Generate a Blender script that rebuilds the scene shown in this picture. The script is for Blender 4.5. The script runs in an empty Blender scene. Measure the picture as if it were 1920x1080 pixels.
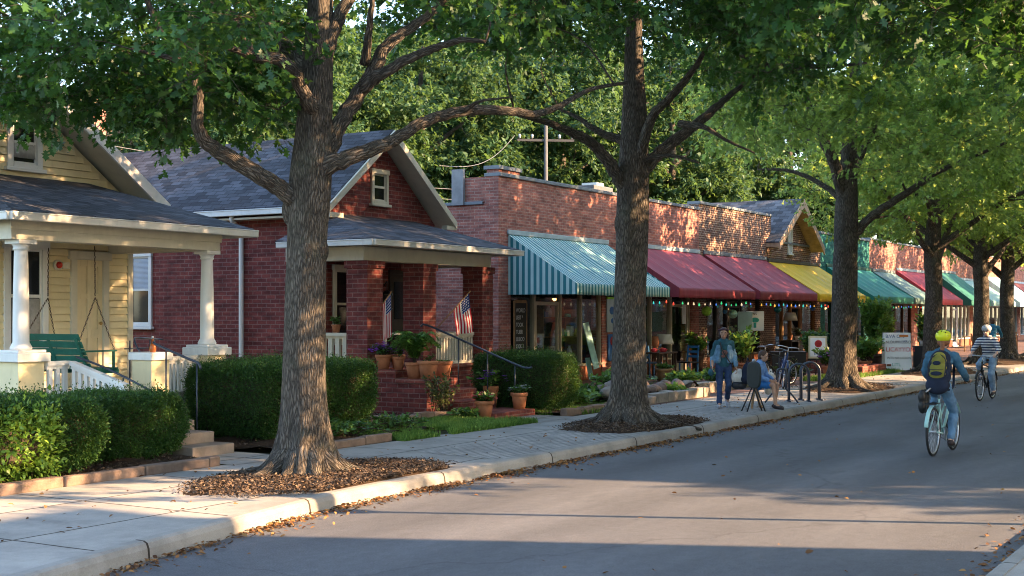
import bpy, math, random
import numpy as np
from mathutils import Vector, Matrix, noise as mnoise
R = math.radians
random.seed(7)
RNG = np.random.default_rng(7)
sc = bpy.context.scene
COL = sc.collection

# ------------------------------------------------------------------ camera
F, HZ, CAMZ, YAW = 2500.0, 590.0, 2.0, math.atan2(1490, 2500)
cd = bpy.data.cameras.new('camera'); cam = bpy.data.objects.new('camera', cd); COL.objects.link(cam)
cd.sensor_width = 36; cd.lens = F / 1920 * 36; cd.shift_y = (HZ - 540) / 1920
cd.clip_start = .1; cd.clip_end = 2000
cam.location = (0, 0, CAMZ); cam.rotation_euler = (R(90), 0, YAW - R(90))
sc.camera = cam
FW = np.array([math.cos(YAW), math.sin(YAW), 0]); RT = np.array([math.sin(YAW), -math.cos(YAW), 0])

# ------------------------------------------------------------------ light
SUN_AZ, SUN_EL = (.40, -.917), R(23)          # horizontal direction to the sun, elevation
w = bpy.data.worlds.new('World'); sc.world = w; w.use_nodes = True
nt = w.node_tree; nt.nodes.clear()
sky = nt.nodes.new('ShaderNodeTexSky'); sky.sky_type = 'NISHITA'; sky.sun_disc = False
sky.sun_elevation = SUN_EL; sky.sun_rotation = math.atan2(SUN_AZ[0], SUN_AZ[1])
sky.air_density = 1.0; sky.dust_density = 1.2; sky.ozone_density = 1.0
bg = nt.nodes.new('ShaderNodeBackground'); bg.inputs[1].default_value = .15
out = nt.nodes.new('ShaderNodeOutputWorld')
nt.links.new(sky.outputs[0], bg.inputs[0]); nt.links.new(bg.outputs[0], out.inputs[0])
sl = bpy.data.lights.new('sun', 'SUN'); sl.energy = 5.0; sl.angle = R(.5); sl.color = (1, .64, .35)
so = bpy.data.objects.new('sun', sl); COL.objects.link(so)
so.rotation_euler = Vector((-SUN_AZ[0] * math.cos(SUN_EL), -SUN_AZ[1] * math.cos(SUN_EL), -math.sin(SUN_EL))).to_track_quat('-Z', 'Y').to_euler()
sc.view_settings.view_transform = 'Standard'; sc.view_settings.look = 'None'
sc.view_settings.exposure = 2.55; sc.view_settings.gamma = 1
try:
    sc.cycles.max_bounces = 7; sc.cycles.transparent_max_bounces = 8
    sc.cycles.diffuse_bounces = 4; sc.cycles.transmission_bounces = 4
    sc.cycles.use_denoising = True; sc.cycles.filter_width = 1.05; sc.cycles.sample_clamp_indirect = 6
except Exception: pass
# ------------------------------------------------------------------ helpers
def at(px, py, Z):                       # photograph pixel at a depth -> world point
    X = (px - 960) / F * Z
    return np.array([FW[0]*Z + RT[0]*X, FW[1]*Z + RT[1]*X, CAMZ + (HZ - py) / F * Z])
def G(px, py, z=.15):                    # photograph pixel on a level of height z
    return at(px, py, F * (CAMZ - z) / (py - HZ))
def Wy(px, py, y):                       # photograph pixel on the plane Y = y
    u = px - 960; dx = FW[0]*F + RT[0]*u; dy = FW[1]*F + RT[1]*u; t = y / dy
    return np.array([dx*t, y, CAMZ + (HZ - py)*t])

def tag(o, label=None, cat=None, group=None, kind=None):
    if label: o['label'] = label
    if cat: o['category'] = cat
    if group: o['group'] = group
    if kind: o['kind'] = kind
    return o
def thing(name, label, cat, loc=(0, 0, 0), rz=0, group=None):
    o = bpy.data.objects.new(name, None); COL.objects.link(o)
    o.location = [float(c) for c in loc]; o.rotation_euler = (0, 0, rz); o.empty_display_size = .2
    return tag(o, label, cat, group)
def dup(root, loc=None, rz=None, label=None, group=None, scale=None):
    r = root.copy(); COL.objects.link(r)
    if loc is not None: r.location = [float(c) for c in loc]
    if rz is not None: r.rotation_euler = (0, 0, rz)
    if scale is not None: r.scale = (scale,)*3 if np.isscalar(scale) else scale
    if label: r['label'] = label
    if group: r['group'] = group
    for ch in list(root.children):
        c = ch.copy(); COL.objects.link(c); c.parent = r
        for g in list(ch.children):
            d = g.copy(); COL.objects.link(d); d.parent = c
    return r
def offs(p):
    v = np.zeros(3)
    while p is not None:
        v += np.array(p.location); p = p.parent
    return v

def smooth(pts, n=4):                    # Catmull-Rom, works for any column count
    P = np.array(pts, float); P = np.vstack([2*P[0]-P[1], P, 2*P[-1]-P[-2]]); o = []
    for i in range(1, len(P)-2):
        for k in range(n):
            t = k/n; a, b, c, d = P[i-1], P[i], P[i+1], P[i+2]
            o.append(.5*((2*b)+(c-a)*t+(2*a-5*b+4*c-d)*t*t+(3*b-a-3*c+d)*t**3))
    o.append(P[-2]); return np.array(o)

class MB:
    def __init__(s): s.v = []; s.f = []; s.m = []; s.sm = []; s.fuv = {}
    def add(s, vs, fs, mi=0, smooth=False, uvs=None):
        b = len(s.v); s.v += [tuple(map(float, q)) for q in vs]
        for i, f in enumerate(fs):
            if uvs is not None: s.fuv[len(s.f)] = uvs[i]
            s.f.append([k+b for k in f]); s.m.append(mi); s.sm.append(smooth)
        return s
    def box(s, x0, y0, z0, x1, y1, z1, mi=0):
        if x1 < x0: x0, x1 = x1, x0
        if y1 < y0: y0, y1 = y1, y0
        if z1 < z0: z0, z1 = z1, z0
        return s.add([(x0,y0,z0),(x1,y0,z0),(x1,y1,z0),(x0,y1,z0),(x0,y0,z1),(x1,y0,z1),(x1,y1,z1),(x0,y1,z1)],
              [(0,3,2,1),(4,5,6,7),(0,1,5,4),(1,2,6,5),(2,3,7,6),(3,0,4,7)], mi)
    def obox(s, c, size, M3=None, mi=0):
        h = np.array(size)/2; vs = [np.array([a,b,d])*h for d in (-1,1) for a,b in ((-1,-1),(1,-1),(1,1),(-1,1))]
        if M3 is not None: vs = [np.array(M3) @ q for q in vs]
        return s.add([q+np.array(c) for q in vs], [(0,3,2,1),(4,5,6,7),(0,1,5,4),(1,2,6,5),(2,3,7,6),(3,0,4,7)], mi)
    def beam(s, p, q, w, h, up=(0,0,1), mi=0):
        p = np.array(p, float); q = np.array(q, float); d = q-p; L = np.linalg.norm(d); d /= L
        a = np.cross(d, up); a /= np.linalg.norm(a); b = np.cross(a, d)
        return s.obox((p+q)/2, (w, L, h), np.column_stack([a, d, b]), mi)
    def tube(s, pts, r, n=8, mi=0, caps=True, seam=0., mod=None):
        P = np.array(pts, float); k = len(P); r = np.full(k, r, float) if np.isscalar(r) else np.array(r, float)
        T = np.gradient(P, axis=0); T /= np.linalg.norm(T, axis=1)[:, None]+1e-12
        a = np.cross(T[0], (0, 0, 1) if abs(T[0][2]) < .9 else (math.cos(seam), math.sin(seam), 0)); a /= np.linalg.norm(a)
        vs = []; L = 0; ls = []
        for i in range(k):
            if i: L += np.linalg.norm(P[i]-P[i-1])
            ls.append(L); a = a - T[i]*a.dot(T[i]); a /= np.linalg.norm(a)+1e-12; b = np.cross(T[i], a)
            for j in range(n):
                th = 2*math.pi*j/n; rr = r[i]*(mod(th, L, i) if mod else 1)
                vs.append(P[i]+rr*(math.cos(th)*a+math.sin(th)*b))
        fs = []; uv = []; rm = max(r.mean(), .01)
        for i in range(k-1):
            for j in range(n):
                j2 = (j+1) % n
                fs.append((i*n+j, i*n+j2, (i+1)*n+j2, (i+1)*n+j))
                u0, u1 = 2*math.pi*j/n*rm, 2*math.pi*(j+1)/n*rm
                uv.append([(u0, ls[i]), (u1, ls[i]), (u1, ls[i+1]), (u0, ls[i+1])])
        s.add(vs, fs, mi, True, uv)
        if caps:
            b = len(s.v)-len(vs)
            s.f.append([b+j for j in range(n-1, -1, -1)]); s.m.append(mi); s.sm.append(False)
            s.f.append([b+(k-1)*n+j for j in range(n)]); s.m.append(mi); s.sm.append(False)
        return s
    def lathe(s, prof, c=(0, 0, 0), n=20, mi=0):
        vs = []; fs = []; k = len(prof)
        for r_, z in prof:
            for j in range(n):
                th = 2*math.pi*j/n; vs.append((c[0]+r_*math.cos(th), c[1]+r_*math.sin(th), c[2]+z))
        for i in range(k-1):
            for j in range(n): fs.append((i*n+j, i*n+(j+1) % n, (i+1)*n+(j+1) % n, (i+1)*n+j))
        b = len(s.v); s.add(vs, fs, mi, True)
        s.f.append([b+j for j in range(n-1, -1, -1)]); s.m.append(mi); s.sm.append(False)
        s.f.append([b+(k-1)*n+j for j in range(n)]); s.m.append(mi); s.sm.append(False)
        return s
    def ell(s, c, r, n=12, mi=0, M3=None):
        r = (r,)*3 if np.isscalar(r) else r; vs = [(0, 0, -1)]; m = max(4, n//2)
        for i in range(1, m):
            ph = -math.pi/2+math.pi*i/m
            for j in range(n): th = 2*math.pi*j/n; vs.append((math.cos(ph)*math.cos(th), math.cos(ph)*math.sin(th), math.sin(ph)))
        vs.append((0, 0, 1)); e = len(vs)-1
        fs = [(0, 1+(j+1) % n, 1+j) for j in range(n)]
        for i in range(m-2):
            for j in range(n): fs.append((1+i*n+j, 1+i*n+(j+1) % n, 1+(i+1)*n+(j+1) % n, 1+(i+1)*n+j))
        fs += [(e, 1+(m-2)*n+j, 1+(m-2)*n+(j+1) % n) for j in range(n)]
        vs = [np.array(q)*np.array(r) for q in vs]
        if M3 is not None: vs = [np.array(M3) @ q for q in vs]
        return s.add([q+np.array(c) for q in vs], fs, mi, True)
    def cap(s, p, q, r0, r1, n=12, mi=0):            # tapered capsule
        s.tube([p, q], [r0, r1], n, mi); s.ell(p, r0, n, mi); return s.ell(q, r1, n, mi)
    def prism(s, poly, vec, mi=0):                   # polygon of 3-D points pushed along vec
        k = len(poly); A = [np.array(q, float) for q in poly]; B = [q+np.array(vec, float) for q in A]
        nrm = sum((np.cross(A[i]-A[0], A[(i+1) % k]-A[0]) for i in range(1, k)), np.zeros(3))
        if nrm.dot(vec) > 0: A = A[::-1]; B = B[::-1]
        return s.add(A+B, [list(range(k)), list(range(2*k-1, k-1, -1))]+[(i, i+k, (i+1) % k+k, (i+1) % k) for i in range(k)], mi)
    def quad(s, a, b, c, d, mi=0): return s.add([a, b, c, d], [(0, 1, 2, 3)], mi)
    def build(s, name, mats, parent=None, bevel=0, solid=0, world=False, sub=0, remesh=0, jitter=0):
        me = bpy.data.meshes.new(name); V = np.array(s.v, float)
        if world and parent is not None: V = V-offs(parent)
        me.from_pydata([tuple(q) for q in V], [], s.f); me.validate()
        if len(me.polygons) == len(s.f):
            me.polygons.foreach_set('material_index', s.m); me.polygons.foreach_set('use_smooth', s.sm)
        uv = me.uv_layers.new(name='UVMap'); data = np.zeros((len(me.loops), 2)); Wv = np.array(s.v, float)
        for p in me.polygons:
            li = p.loop_indices
            if p.index in s.fuv: data[list(li)] = s.fuv[p.index]; continue
            n = np.array(p.normal)
            if abs(n[2]) > .985: t = np.array([1., 0, 0]); b = np.array([0, 1., 0])
            else:
                t = np.cross((0, 0, 1), n); t /= np.linalg.norm(t); b = np.cross(n, t)
            for ax in ((1., 0, 0), (0, 1., 0)):
                if abs(t.dot(ax)) > .93:
                    t = np.array(ax); b = b if b[2] >= 0 else -b
            Q = Wv[list(p.vertices)]; data[list(li), 0] = Q @ t; data[list(li), 1] = Q @ b
        uv.data.foreach_set('uv', data.ravel())
        if not isinstance(mats, (list, tuple)): mats = [mats]
        for m in mats: me.materials.append(m)
        o = bpy.data.objects.new(name, me); COL.objects.link(o)
        if parent is not None: o.parent = parent
        if bevel:
            m = o.modifiers.new('b', 'BEVEL'); m.width = bevel; m.segments = 2; m.limit_method = 'ANGLE'; m.angle_limit = R(40)
        if solid: m = o.modifiers.new('s', 'SOLIDIFY'); m.thickness = solid; m.offset = 0
        if remesh:
            m = o.modifiers.new('r', 'REMESH'); m.mode = 'VOXEL'; m.voxel_size = remesh; m.use_smooth_shade = True
            m = o.modifiers.new('sm', 'SMOOTH'); m.iterations = 6; m.factor = .5
        if sub: m = o.modifiers.new('u', 'SUBSURF'); m.levels = sub; m.render_levels = sub
        return o

# ------------------------------------------------------------------ materials
def nd(nt, typ, inp=None, **kw):
    n = nt.nodes.new(typ)
    for k, v in kw.items(): setattr(n, k, v)
    for k, v in (inp or {}).items():
        if isinstance(v, bpy.types.NodeSocket): nt.links.new(v, n.inputs[k])
        else: n.inputs[k].default_value = v
    return n
def mth(nt, op, a, b=0., c=0.): return nd(nt, 'ShaderNodeMath', {0: a, 1: b, 2: c}, operation=op).outputs[0]
def mixc(nt, f, a, b, blend='MIX'):
    n = nt.nodes.new('ShaderNodeMix'); n.data_type = 'RGBA'; n.blend_type = blend
    for k, v in ((0, f), (6, a), (7, b)):
        if isinstance(v, bpy.types.NodeSocket): nt.links.new(v, n.inputs[k])
        else: n.inputs[k].default_value = (*v, 1) if k and len(v) == 3 else v
    return n.outputs[2]
def ramp(nt, f, stops, interp='LINEAR'):
    n = nd(nt, 'ShaderNodeValToRGB', {0: f}); e = n.color_ramp.elements; n.color_ramp.interpolation = interp
    while len(e) < len(stops): e.new(.5)
    for i, (p, c) in enumerate(stops): e[i].position = p; e[i].color = (*c, 1) if len(c) == 3 else c
    return n.outputs[0]
def newmat(name):
    m = bpy.data.materials.new(name); m.use_nodes = True; nt = m.node_tree; nt.nodes.clear()
    o = nt.nodes.new('ShaderNodeOutputMaterial'); b = nt.nodes.new('ShaderNodeBsdfPrincipled')
    nt.links.new(b.outputs[0], o.inputs[0]); return m, nt, b, o
def objc(nt): return nd(nt, 'ShaderNodeTexCoord').outputs['Object']
def uvc(nt): return nd(nt, 'ShaderNodeTexCoord').outputs['UV']
def scl(nt, v, s): return nd(nt, 'ShaderNodeMapping', {0: v, 3: s}).outputs[0]
def noi(nt, v, s, d=4, r=.6): return nd(nt, 'ShaderNodeTexNoise', {'Vector': v, 'Scale': s, 'Detail': d, 'Roughness': r}).outputs[0]
def bump(nt, h, st, dist, b): nt.links.new(nd(nt, 'ShaderNodeBump', {'Height': h, 'Strength': st, 'Distance': dist}).outputs[0], b.inputs['Normal'])
def lin(nt, b, k, s): nt.links.new(s, b.inputs[k])
_mc = {}
def M(name, col, rough=.6, var=.2, vs=4, bmp=.15, bs=60, metal=0, spec=.4, grime=.0):
    if name in _mc: return _mc[name]
    m, nt, b, o = newmat(name); v = objc(nt)
    n1 = noi(nt, v, vs, 5); c = np.array(col)
    cc = ramp(nt, n1, [(.3, c*(1-var)), (.7, np.minimum(c*(1+var), .95))])
    if grime:
        n2 = noi(nt, scl(nt, v, (3, 3, .8)), 2.2, 6, .7)
        cc = mixc(nt, ramp(nt, n2, [(.52, (0, 0, 0)), (.75, (grime,)*3)]), cc, c*.35+np.array([.02, .015, .01]))
    lin(nt, b, 'Base Color', cc); b.inputs['Roughness'].default_value = rough; b.inputs['Metallic'].default_value = metal
    b.inputs['Specular IOR Level'].default_value = spec
    if bmp: bump(nt, noi(nt, v, bs, 3), bmp, .01, b)
    _mc[name] = m; return m
def emis(name, col, st):
    if name in _mc: return _mc[name]
    m, nt, b, o = newmat(name); b.inputs['Base Color'].default_value = (*col, 1)
    b.inputs['Emission Color'].default_value = (*col, 1); b.inputs['Emission Strength'].default_value = st
    _mc[name] = m; return m
def brick(name, c1, c2, mort, bw=.225, rh=.078, ms=.009, stain=.25, painted=0):
    m, nt, b, o = newmat(name); u = uvc(nt)
    wob = nd(nt, 'ShaderNodeVectorMath', {0: u, 1: nd(nt, 'ShaderNodeVectorMath', {0: nd(nt, 'ShaderNodeTexNoise', {'Vector': u, 'Scale': 5., 'Detail': 3.}).outputs[1], 1: (.012, .012, 0)}, operation='MULTIPLY').outputs[0]}).outputs[0]
    t = nd(nt, 'ShaderNodeTexBrick', {'Vector': wob, 'Color1': (*c1, 1), 'Color2': (*c2, 1), 'Mortar': (*mort, 1), 'Scale': 1., 'Mortar Size': ms,
           'Mortar Smooth': .3, 'Bias': -.1, 'Brick Width': bw, 'Row Height': rh})
    c = t.outputs[0]
    c = mixc(nt, 1., c, ramp(nt, noi(nt, u, 1.1, 6, .65), [(.3, (1-stain,)*3), (.7, (1+stain*.6,)*3)]), 'MULTIPLY')
    c = mixc(nt, 1., c, ramp(nt, noi(nt, u, 26, 3), [(.25, (.78,)*3), (.75, (1.2,)*3)]), 'MULTIPLY')
    c = mixc(nt, 1., c, ramp(nt, noi(nt, scl(nt, u, (2.6, 7.5, 1)), 1., 2, .5), [(.3, (.62, .6, .62)), (.5, (1, 1, 1)), (.7, (1.32, 1.25, 1.15))]), 'MULTIPLY')
    soot = noi(nt, scl(nt, u, (.8, .18, 1)), 1.4, 5, .65); c = mixc(nt, ramp(nt, soot, [(.55, (0, 0, 0)), (.78, (.45,)*3)]), c, tuple(np.array(c2)*.35+.008))
    lime = noi(nt, scl(nt, u, (1, .35, 1)), 2.3, 6, .7)
    c = mixc(nt, ramp(nt, lime, [(.6, (0, 0, 0)), (.8, (.3,)*3)]), c, tuple(np.array(mort)*.8+.05))
    lin(nt, b, 'Base Color', c); b.inputs['Roughness'].default_value = .85; b.inputs['Specular IOR Level'].default_value = .25
    h = mth(nt, 'ADD', mth(nt, 'MULTIPLY', t.outputs[1], -1.), mth(nt, 'MULTIPLY', noi(nt, u, 60, 3), .35))
    bump(nt, h, .7, .008, b); return m
def shingles(name, c, bw=.28, rh=.13):
    m, nt, b, o = newmat(name); u = uvc(nt); c = np.array(c)
    t = nd(nt, 'ShaderNodeTexBrick', {'Vector': u, 'Color1': (*(c*.55), 1), 'Color2': (*(c*1.55), 1), 'Mortar': (*(c*.25), 1), 'Scale': 1., 'Mortar Size': .007, 'Mortar Smooth': .2, 'Bias': 0., 'Brick Width': bw, 'Row Height': rh})
    cc = mixc(nt, 1., t.outputs[0], ramp(nt, noi(nt, u, 1.3, 6, .7), [(.3, (.65,)*3), (.7, (1.3,)*3)]), 'MULTIPLY')
    cc = mixc(nt, 1., cc, ramp(nt, noi(nt, u, 90, 2), [(.3, (.7,)*3), (.7, (1.3,)*3)]), 'MULTIPLY')
    lin(nt, b, 'Base Color', cc); b.inputs['Roughness'].default_value = .9; b.inputs['Specular IOR Level'].default_value = .2
    s = nd(nt, 'ShaderNodeSeparateXYZ', {0: u}).outputs[1]
    saw = mth(nt, 'FRACT', mth(nt, 'DIVIDE', s, rh))
    bump(nt, mth(nt, 'ADD', mth(nt, 'MULTIPLY', saw, -.8), mth(nt, 'MULTIPLY', noi(nt, u, 70, 2), .3)), .8, .015, b); return m
def leafmat(name, dark, mid, light, trans=(.30, .42, .05), tf=.35, rough=.42):
    m, nt, b, o = newmat(name)
    r = nd(nt, 'ShaderNodeNewGeometry').outputs['Random Per Island']
    cc = ramp(nt, r, [(0, dark), (.5, mid), (.95, light)])
    n1 = noi(nt, objc(nt), .9, 3)
    cc = mixc(nt, 1., cc, ramp(nt, n1, [(.3, (.75, .8, .8)), (.7, (1.2, 1.15, 1.0))]), 'MULTIPLY')
    lin(nt, b, 'Base Color', cc); b.inputs['Roughness'].default_value = rough; b.inputs['Specular IOR Level'].default_value = .35
    tr = nd(nt, 'ShaderNodeBsdfTranslucent', {0: mixc(nt, r, tuple(np.array(trans)*.6), trans)})
    mx = nd(nt, 'ShaderNodeMixShader', {0: tf, 1: b.outputs[0], 2: tr.outputs[0]})
    nt.links.new(mx.outputs[0], o.inputs[0]); return m
def glassmat(name, tint=(.85, .9, .9), refl=.12):
    m, nt, b, o = newmat(name)
    t = nd(nt, 'ShaderNodeBsdfTransparent', {0: (*tint, 1)}); g = nd(nt, 'ShaderNodeBsdfGlossy', {0: (1, 1, 1, 1), 1: .03})
    f = nd(nt, 'ShaderNodeFresnel', {0: 1.5}).outputs[0]
    mx = nd(nt, 'ShaderNodeMixShader', {0: mth(nt, 'ADD', mth(nt, 'MULTIPLY', f, .28), refl*.05), 1: t.outputs[0], 2: g.outputs[0]})
    nt.links.new(mx.outputs[0], o.inputs[0]); return m
def barkmat(name, c, d):
    m, nt, b, o = newmat(name); u = uvc(nt)
    wv = nd(nt, 'ShaderNodeVectorMath', {0: u, 1: nd(nt, 'ShaderNodeVectorMath', {0: nd(nt, 'ShaderNodeTexNoise', {'Vector': scl(nt, u, (1, .5, 1)), 'Scale': 9., 'Detail': 4.}).outputs[1], 1: (.05, .09, 0)}, operation='MULTIPLY').outputs[0]}).outputs[0]
    vor = nd(nt, 'ShaderNodeTexVoronoi', {'Vector': scl(nt, wv, (52, 7.5, 1)), 'Scale': 1.}, feature='DISTANCE_TO_EDGE').outputs[0]
    fine = noi(nt, scl(nt, wv, (75, 9, 1)), 1., 6, .75)
    h = mth(nt, 'ADD', mth(nt, 'MINIMUM', mth(nt, 'MULTIPLY', vor, 1.9), .55), mth(nt, 'MULTIPLY', fine, .8))
    cc = ramp(nt, h, [(.26, tuple(np.array(d)*.6)), (.55, tuple(np.array(c)*.6)), (.9, tuple(np.array(c)*1.25))])
    cc = mixc(nt, 1., cc, ramp(nt, noi(nt, u, 3.1, 5, .65), [(.3, (.62,)*3), (.7, (1.35,)*3)]), 'MULTIPLY'); cc = mixc(nt, ramp(nt, noi(nt, u, 2.2, 5, .7), [(.52, (0, 0, 0)), (.72, (.55,)*3)]), cc, (.125, .135, .095))
    lin(nt, b, 'Base Color', cc); b.inputs['Roughness'].default_value = .9; b.inputs['Specular IOR Level'].default_value = .2
    bump(nt, h, 1., .05, b); return m

BRK_HOUSE = brick('house_brick', (.20, .048, .042), (.13, .030, .028), (.22, .125, .112), rh=.086, bw=.24)
BRK_STORE = brick('store_brick', (.40, .155, .12), (.29, .105, .082), (.40, .27, .22), stain=.35)
BRK_DARK = brick('brown_brick', (.16, .072, .05), (.10, .052, .04), (.42, .33, .26), ms=.012)
BRK_FAR = brick('tan_brick', (.36, .14, .09), (.26, .09, .06), (.33, .24, .19), stain=.35)
BRK_TEAL = brick('teal_painted_brick', (.035, .21, .18), (.03, .18, .155), (.03, .15, .13), stain=.4)
BRK_STEP = brick('step_brick', (.25, .065, .05), (.19, .05, .04), (.27, .14, .11), bw=.21, rh=.07)
SHING = shingles('grey_shingles', (.058, .060, .070))
SLATE = shingles('slate', (.085, .09, .10), .35, .22)
WHITE = M('white_paint', (.70, .69, .66), .5, .06, 3, .1, 30, grime=.25)
CREAM = M('cream_paint', (.58, .54, .43), .5, .08, 3, .1, 30, grime=.25)
YELLOW = M('yellow_paint', (.71, .60, .36), .55, .08, 2, .1, 30, grime=.2)
YEDOOR = M('yellow_door_paint', (.67, .56, .35), .45, .08, 2, .1, 30, grime=.3)
DARKM = M('black_metal', (.015, .016, .018), .4, .2, 8, .05, 50)
BLUEM = M('dark_blue_metal', (.03, .04, .06), .35, .2, 8, .05, 50)
GREYM = M('grey_metal', (.35, .36, .37), .45, .1, 4, .05, 40, metal=.6)
WOODD = M('dark_wood', (.045, .025, .016), .55, .3, 8, .2, 30)
WOODT = M('tan_wood', (.30, .17, .075), .55, .3, 8, .2, 30)
DGLASS = M('dark_glass', (.012, .014, .016), .06, .3, 3, 0, 1, spec=.6)
TERRA = M('terracotta', (.44, .165, .075), .8, .18, 9, .2, 50, grime=.35)
SOIL = M('soil', (.035, .024, .017), .95, .4, 20, .8, 60)
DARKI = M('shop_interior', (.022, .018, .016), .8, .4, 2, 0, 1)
STONE = M('field_stone', (.22, .16, .13), .85, .35, 5, .5, 18)
BLOCK = M('stone_block', (.28, .24, .20), .85, .3, 5, .5, 25)
GLASS = glassmat('shop_glass')
# ------------------------------------------------------------------ ground, road, kerbs, pavement
def asphaltmat():
    m, nt, b, o = newmat('asphalt'); v = objc(nt)
    c = ramp(nt, noi(nt, v, 240, 2, .8), [(.3, (.066, .069, .077)), (.55, (.112, .115, .124)), (.8, (.20, .20, .20))])
    c = mixc(nt, 1., c, ramp(nt, noi(nt, v, 62, 3, .75), [(.3, (.68,)*3), (.5, (1,)*3), (.68, (1.35,)*3)]), 'MULTIPLY')
    c = mixc(nt, 1., c, ramp(nt, noi(nt, scl(nt, v, (.25, 1.1, 1)), 1.0, 6, .6), [(.3, (.78,)*3), (.7, (1.22,)*3)]), 'MULTIPLY')
    wy_ = nd(nt, 'ShaderNodeSeparateXYZ', {0: v}).outputs[1]; lane = mth(nt, 'SINE', mth(nt, 'ADD', mth(nt, 'MULTIPLY', wy_, 3.9), mth(nt, 'MULTIPLY', noi(nt, scl(nt, v, (.15, .6, 1)), 1.2, 3), 1.5)))
    c = mixc(nt, 1., c, ramp(nt, mth(nt, 'ADD', mth(nt, 'MULTIPLY', lane, .5), .5), [(0, (.90,)*3), (1, (1.08,)*3)]), 'MULTIPLY')
    c = mixc(nt, ramp(nt, noi(nt, scl(nt, v, (.9, 1.4, 1)), 2.6, 4, .6), [(.68, (0, 0, 0)), (.76, (.5,)*3)]), c, (.045, .046, .05))
    c = mixc(nt, 1., c, ramp(nt, noi(nt, v, 9, 5, .7), [(.3, (.86,)*3), (.7, (1.12,)*3)]), 'MULTIPLY')
    cr = nd(nt, 'ShaderNodeTexVoronoi', {'Vector': nd(nt, 'ShaderNodeVectorMath', {0: v, 1: nd(nt, 'ShaderNodeTexNoise', {'Vector': v, 'Scale': 1.4, 'Detail': 6.}).outputs[1]}, operation='ADD').outputs[0], 'Scale': .12}, feature='DISTANCE_TO_EDGE').outputs[0]
    c = mixc(nt, ramp(nt, cr, [(.0, (.35,)*3), (.0018, (0, 0, 0))]), c, (.03, .03, .032))
    c = mixc(nt, ramp(nt, noi(nt, scl(nt, v, (.35, .9, 1)), 1.6, 3, .5), [(.66, (0, 0, 0)), (.74, (.35,)*3)]), c, (.05, .053, .06))
    lin(nt, b, 'Base Color', c); b.inputs['Roughness'].default_value = .8; b.inputs['Specular IOR Level'].default_value = .3
    bump(nt, mth(nt, 'ADD', noi(nt, v, 200, 2, .8), noi(nt, v, 55, 3, .7)), .6, .01, b); return m
def concretemat(name, col, jw, jh, off=(0, 0, 0)):
    m, nt, b, o = newmat(name); v = objc(nt); c = np.array(col)
    cc = ramp(nt, noi(nt, v, 1.7, 7, .68), [(.28, c*.66), (.55, c), (.8, c*1.15)])
    cc = mixc(nt, 1., cc, ramp(nt, noi(nt, v, 120, 2), [(.3, (.86,)*3), (.7, (1.12,)*3)]), 'MULTIPLY')
    st = noi(nt, scl(nt, v, (1, 1, 1)), .7, 7, .75)
    cc = mixc(nt, ramp(nt, st, [(.55, (0, 0, 0)), (.7, (.35,)*3)]), cc, c*.42)
    wob = nd(nt, 'ShaderNodeVectorMath', {0: nd(nt, 'ShaderNodeMapping', {0: v, 1: off}).outputs[0], 1: nd(nt, 'ShaderNodeVectorMath', {0: nd(nt, 'ShaderNodeTexNoise', {'Vector': v, 'Scale': 3.}).outputs[1], 1: (.02, .02, 0)}, operation='MULTIPLY').outputs[0]}, operation='ADD').outputs[0]
    t = nd(nt, 'ShaderNodeTexBrick', {'Vector': wob, 'Color1': (1, 1, 1, 1), 'Color2': (.86, .87, .88, 1), 'Mortar': (.12, .1, .08, 1), 'Scale': 1., 'Mortar Size': .016, 'Mortar Smooth': .4, 'Bias': 0., 'Brick Width': jw, 'Row Height': jh}, offset=0.)
    cc = mixc(nt, 1., cc, t.outputs[0], 'MULTIPLY')
    lin(nt, b, 'Base Color', cc); b.inputs['Roughness'].default_value = .85; b.inputs['Specular IOR Level'].default_value = .25
    bump(nt, mth(nt, 'ADD', mth(nt, 'MULTIPLY', t.outputs[1], -1.), mth(nt, 'MULTIPLY', noi(nt, v, 90, 4), .3)), .6, .008, b); return m
def pavermat(name, c1, c2, bw=.21, rh=.105):
    m, nt, b, o = newmat(name); v = objc(nt)
    t = nd(nt, 'ShaderNodeTexBrick', {'Vector': v, 'Color1': (*c1, 1), 'Color2': (*c2, 1), 'Mortar': (.05, .045, .04, 1), 'Scale': 1., 'Mortar Size': .008, 'Mortar Smooth': .3, 'Bias': 0., 'Brick Width': bw, 'Row Height': rh})
    c = mixc(nt, 1., t.outputs[0], ramp(nt, noi(nt, v, 2.3, 6, .65), [(.3, (.7,)*3), (.7, (1.2,)*3)]), 'MULTIPLY')
    lin(nt, b, 'Base Color', c); b.inputs['Roughness'].default_value = .85
    bump(nt, mth(nt, 'ADD', mth(nt, 'MULTIPLY', t.outputs[1], -1.), mth(nt, 'MULTIPLY', noi(nt, v, 50, 3), .3)), .7, .008, b); return m
def earthmat(name, stops, s=9):
    m, nt, b, o = newmat(name); v = objc(nt)
    n = mth(nt, 'ADD', mth(nt, 'MULTIPLY', noi(nt, v, s, 6, .7), .6), mth(nt, 'MULTIPLY', noi(nt, v, s*.13, 3), .4))
    lin(nt, b, 'Base Color', ramp(nt, n, stops)); b.inputs['Roughness'].default_value = .95; b.inputs['Specular IOR Level'].default_value = .1
    bump(nt, noi(nt, v, s*6, 4, .7), 1., .03, b); return m
ASPH = asphaltmat(); CONC = concretemat('concrete_walk', (.345, .325, .295), 1.9, 1.32, (.3, .12, 0)); KERB = concretemat('kerb_concrete', (.29, .275, .25), 2.6, 9)
PAVER = pavermat('grey_pavers', (.25, .24, .225), (.33, .31, .28)); PATIO = pavermat('red_pavers', (.15, .075, .06), (.11, .055, .048))
EARTH = earthmat('yard_earth', [(.3, (.03, .022, .014)), (.5, (.055, .05, .022)), (.7, (.05, .075, .022))])
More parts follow.
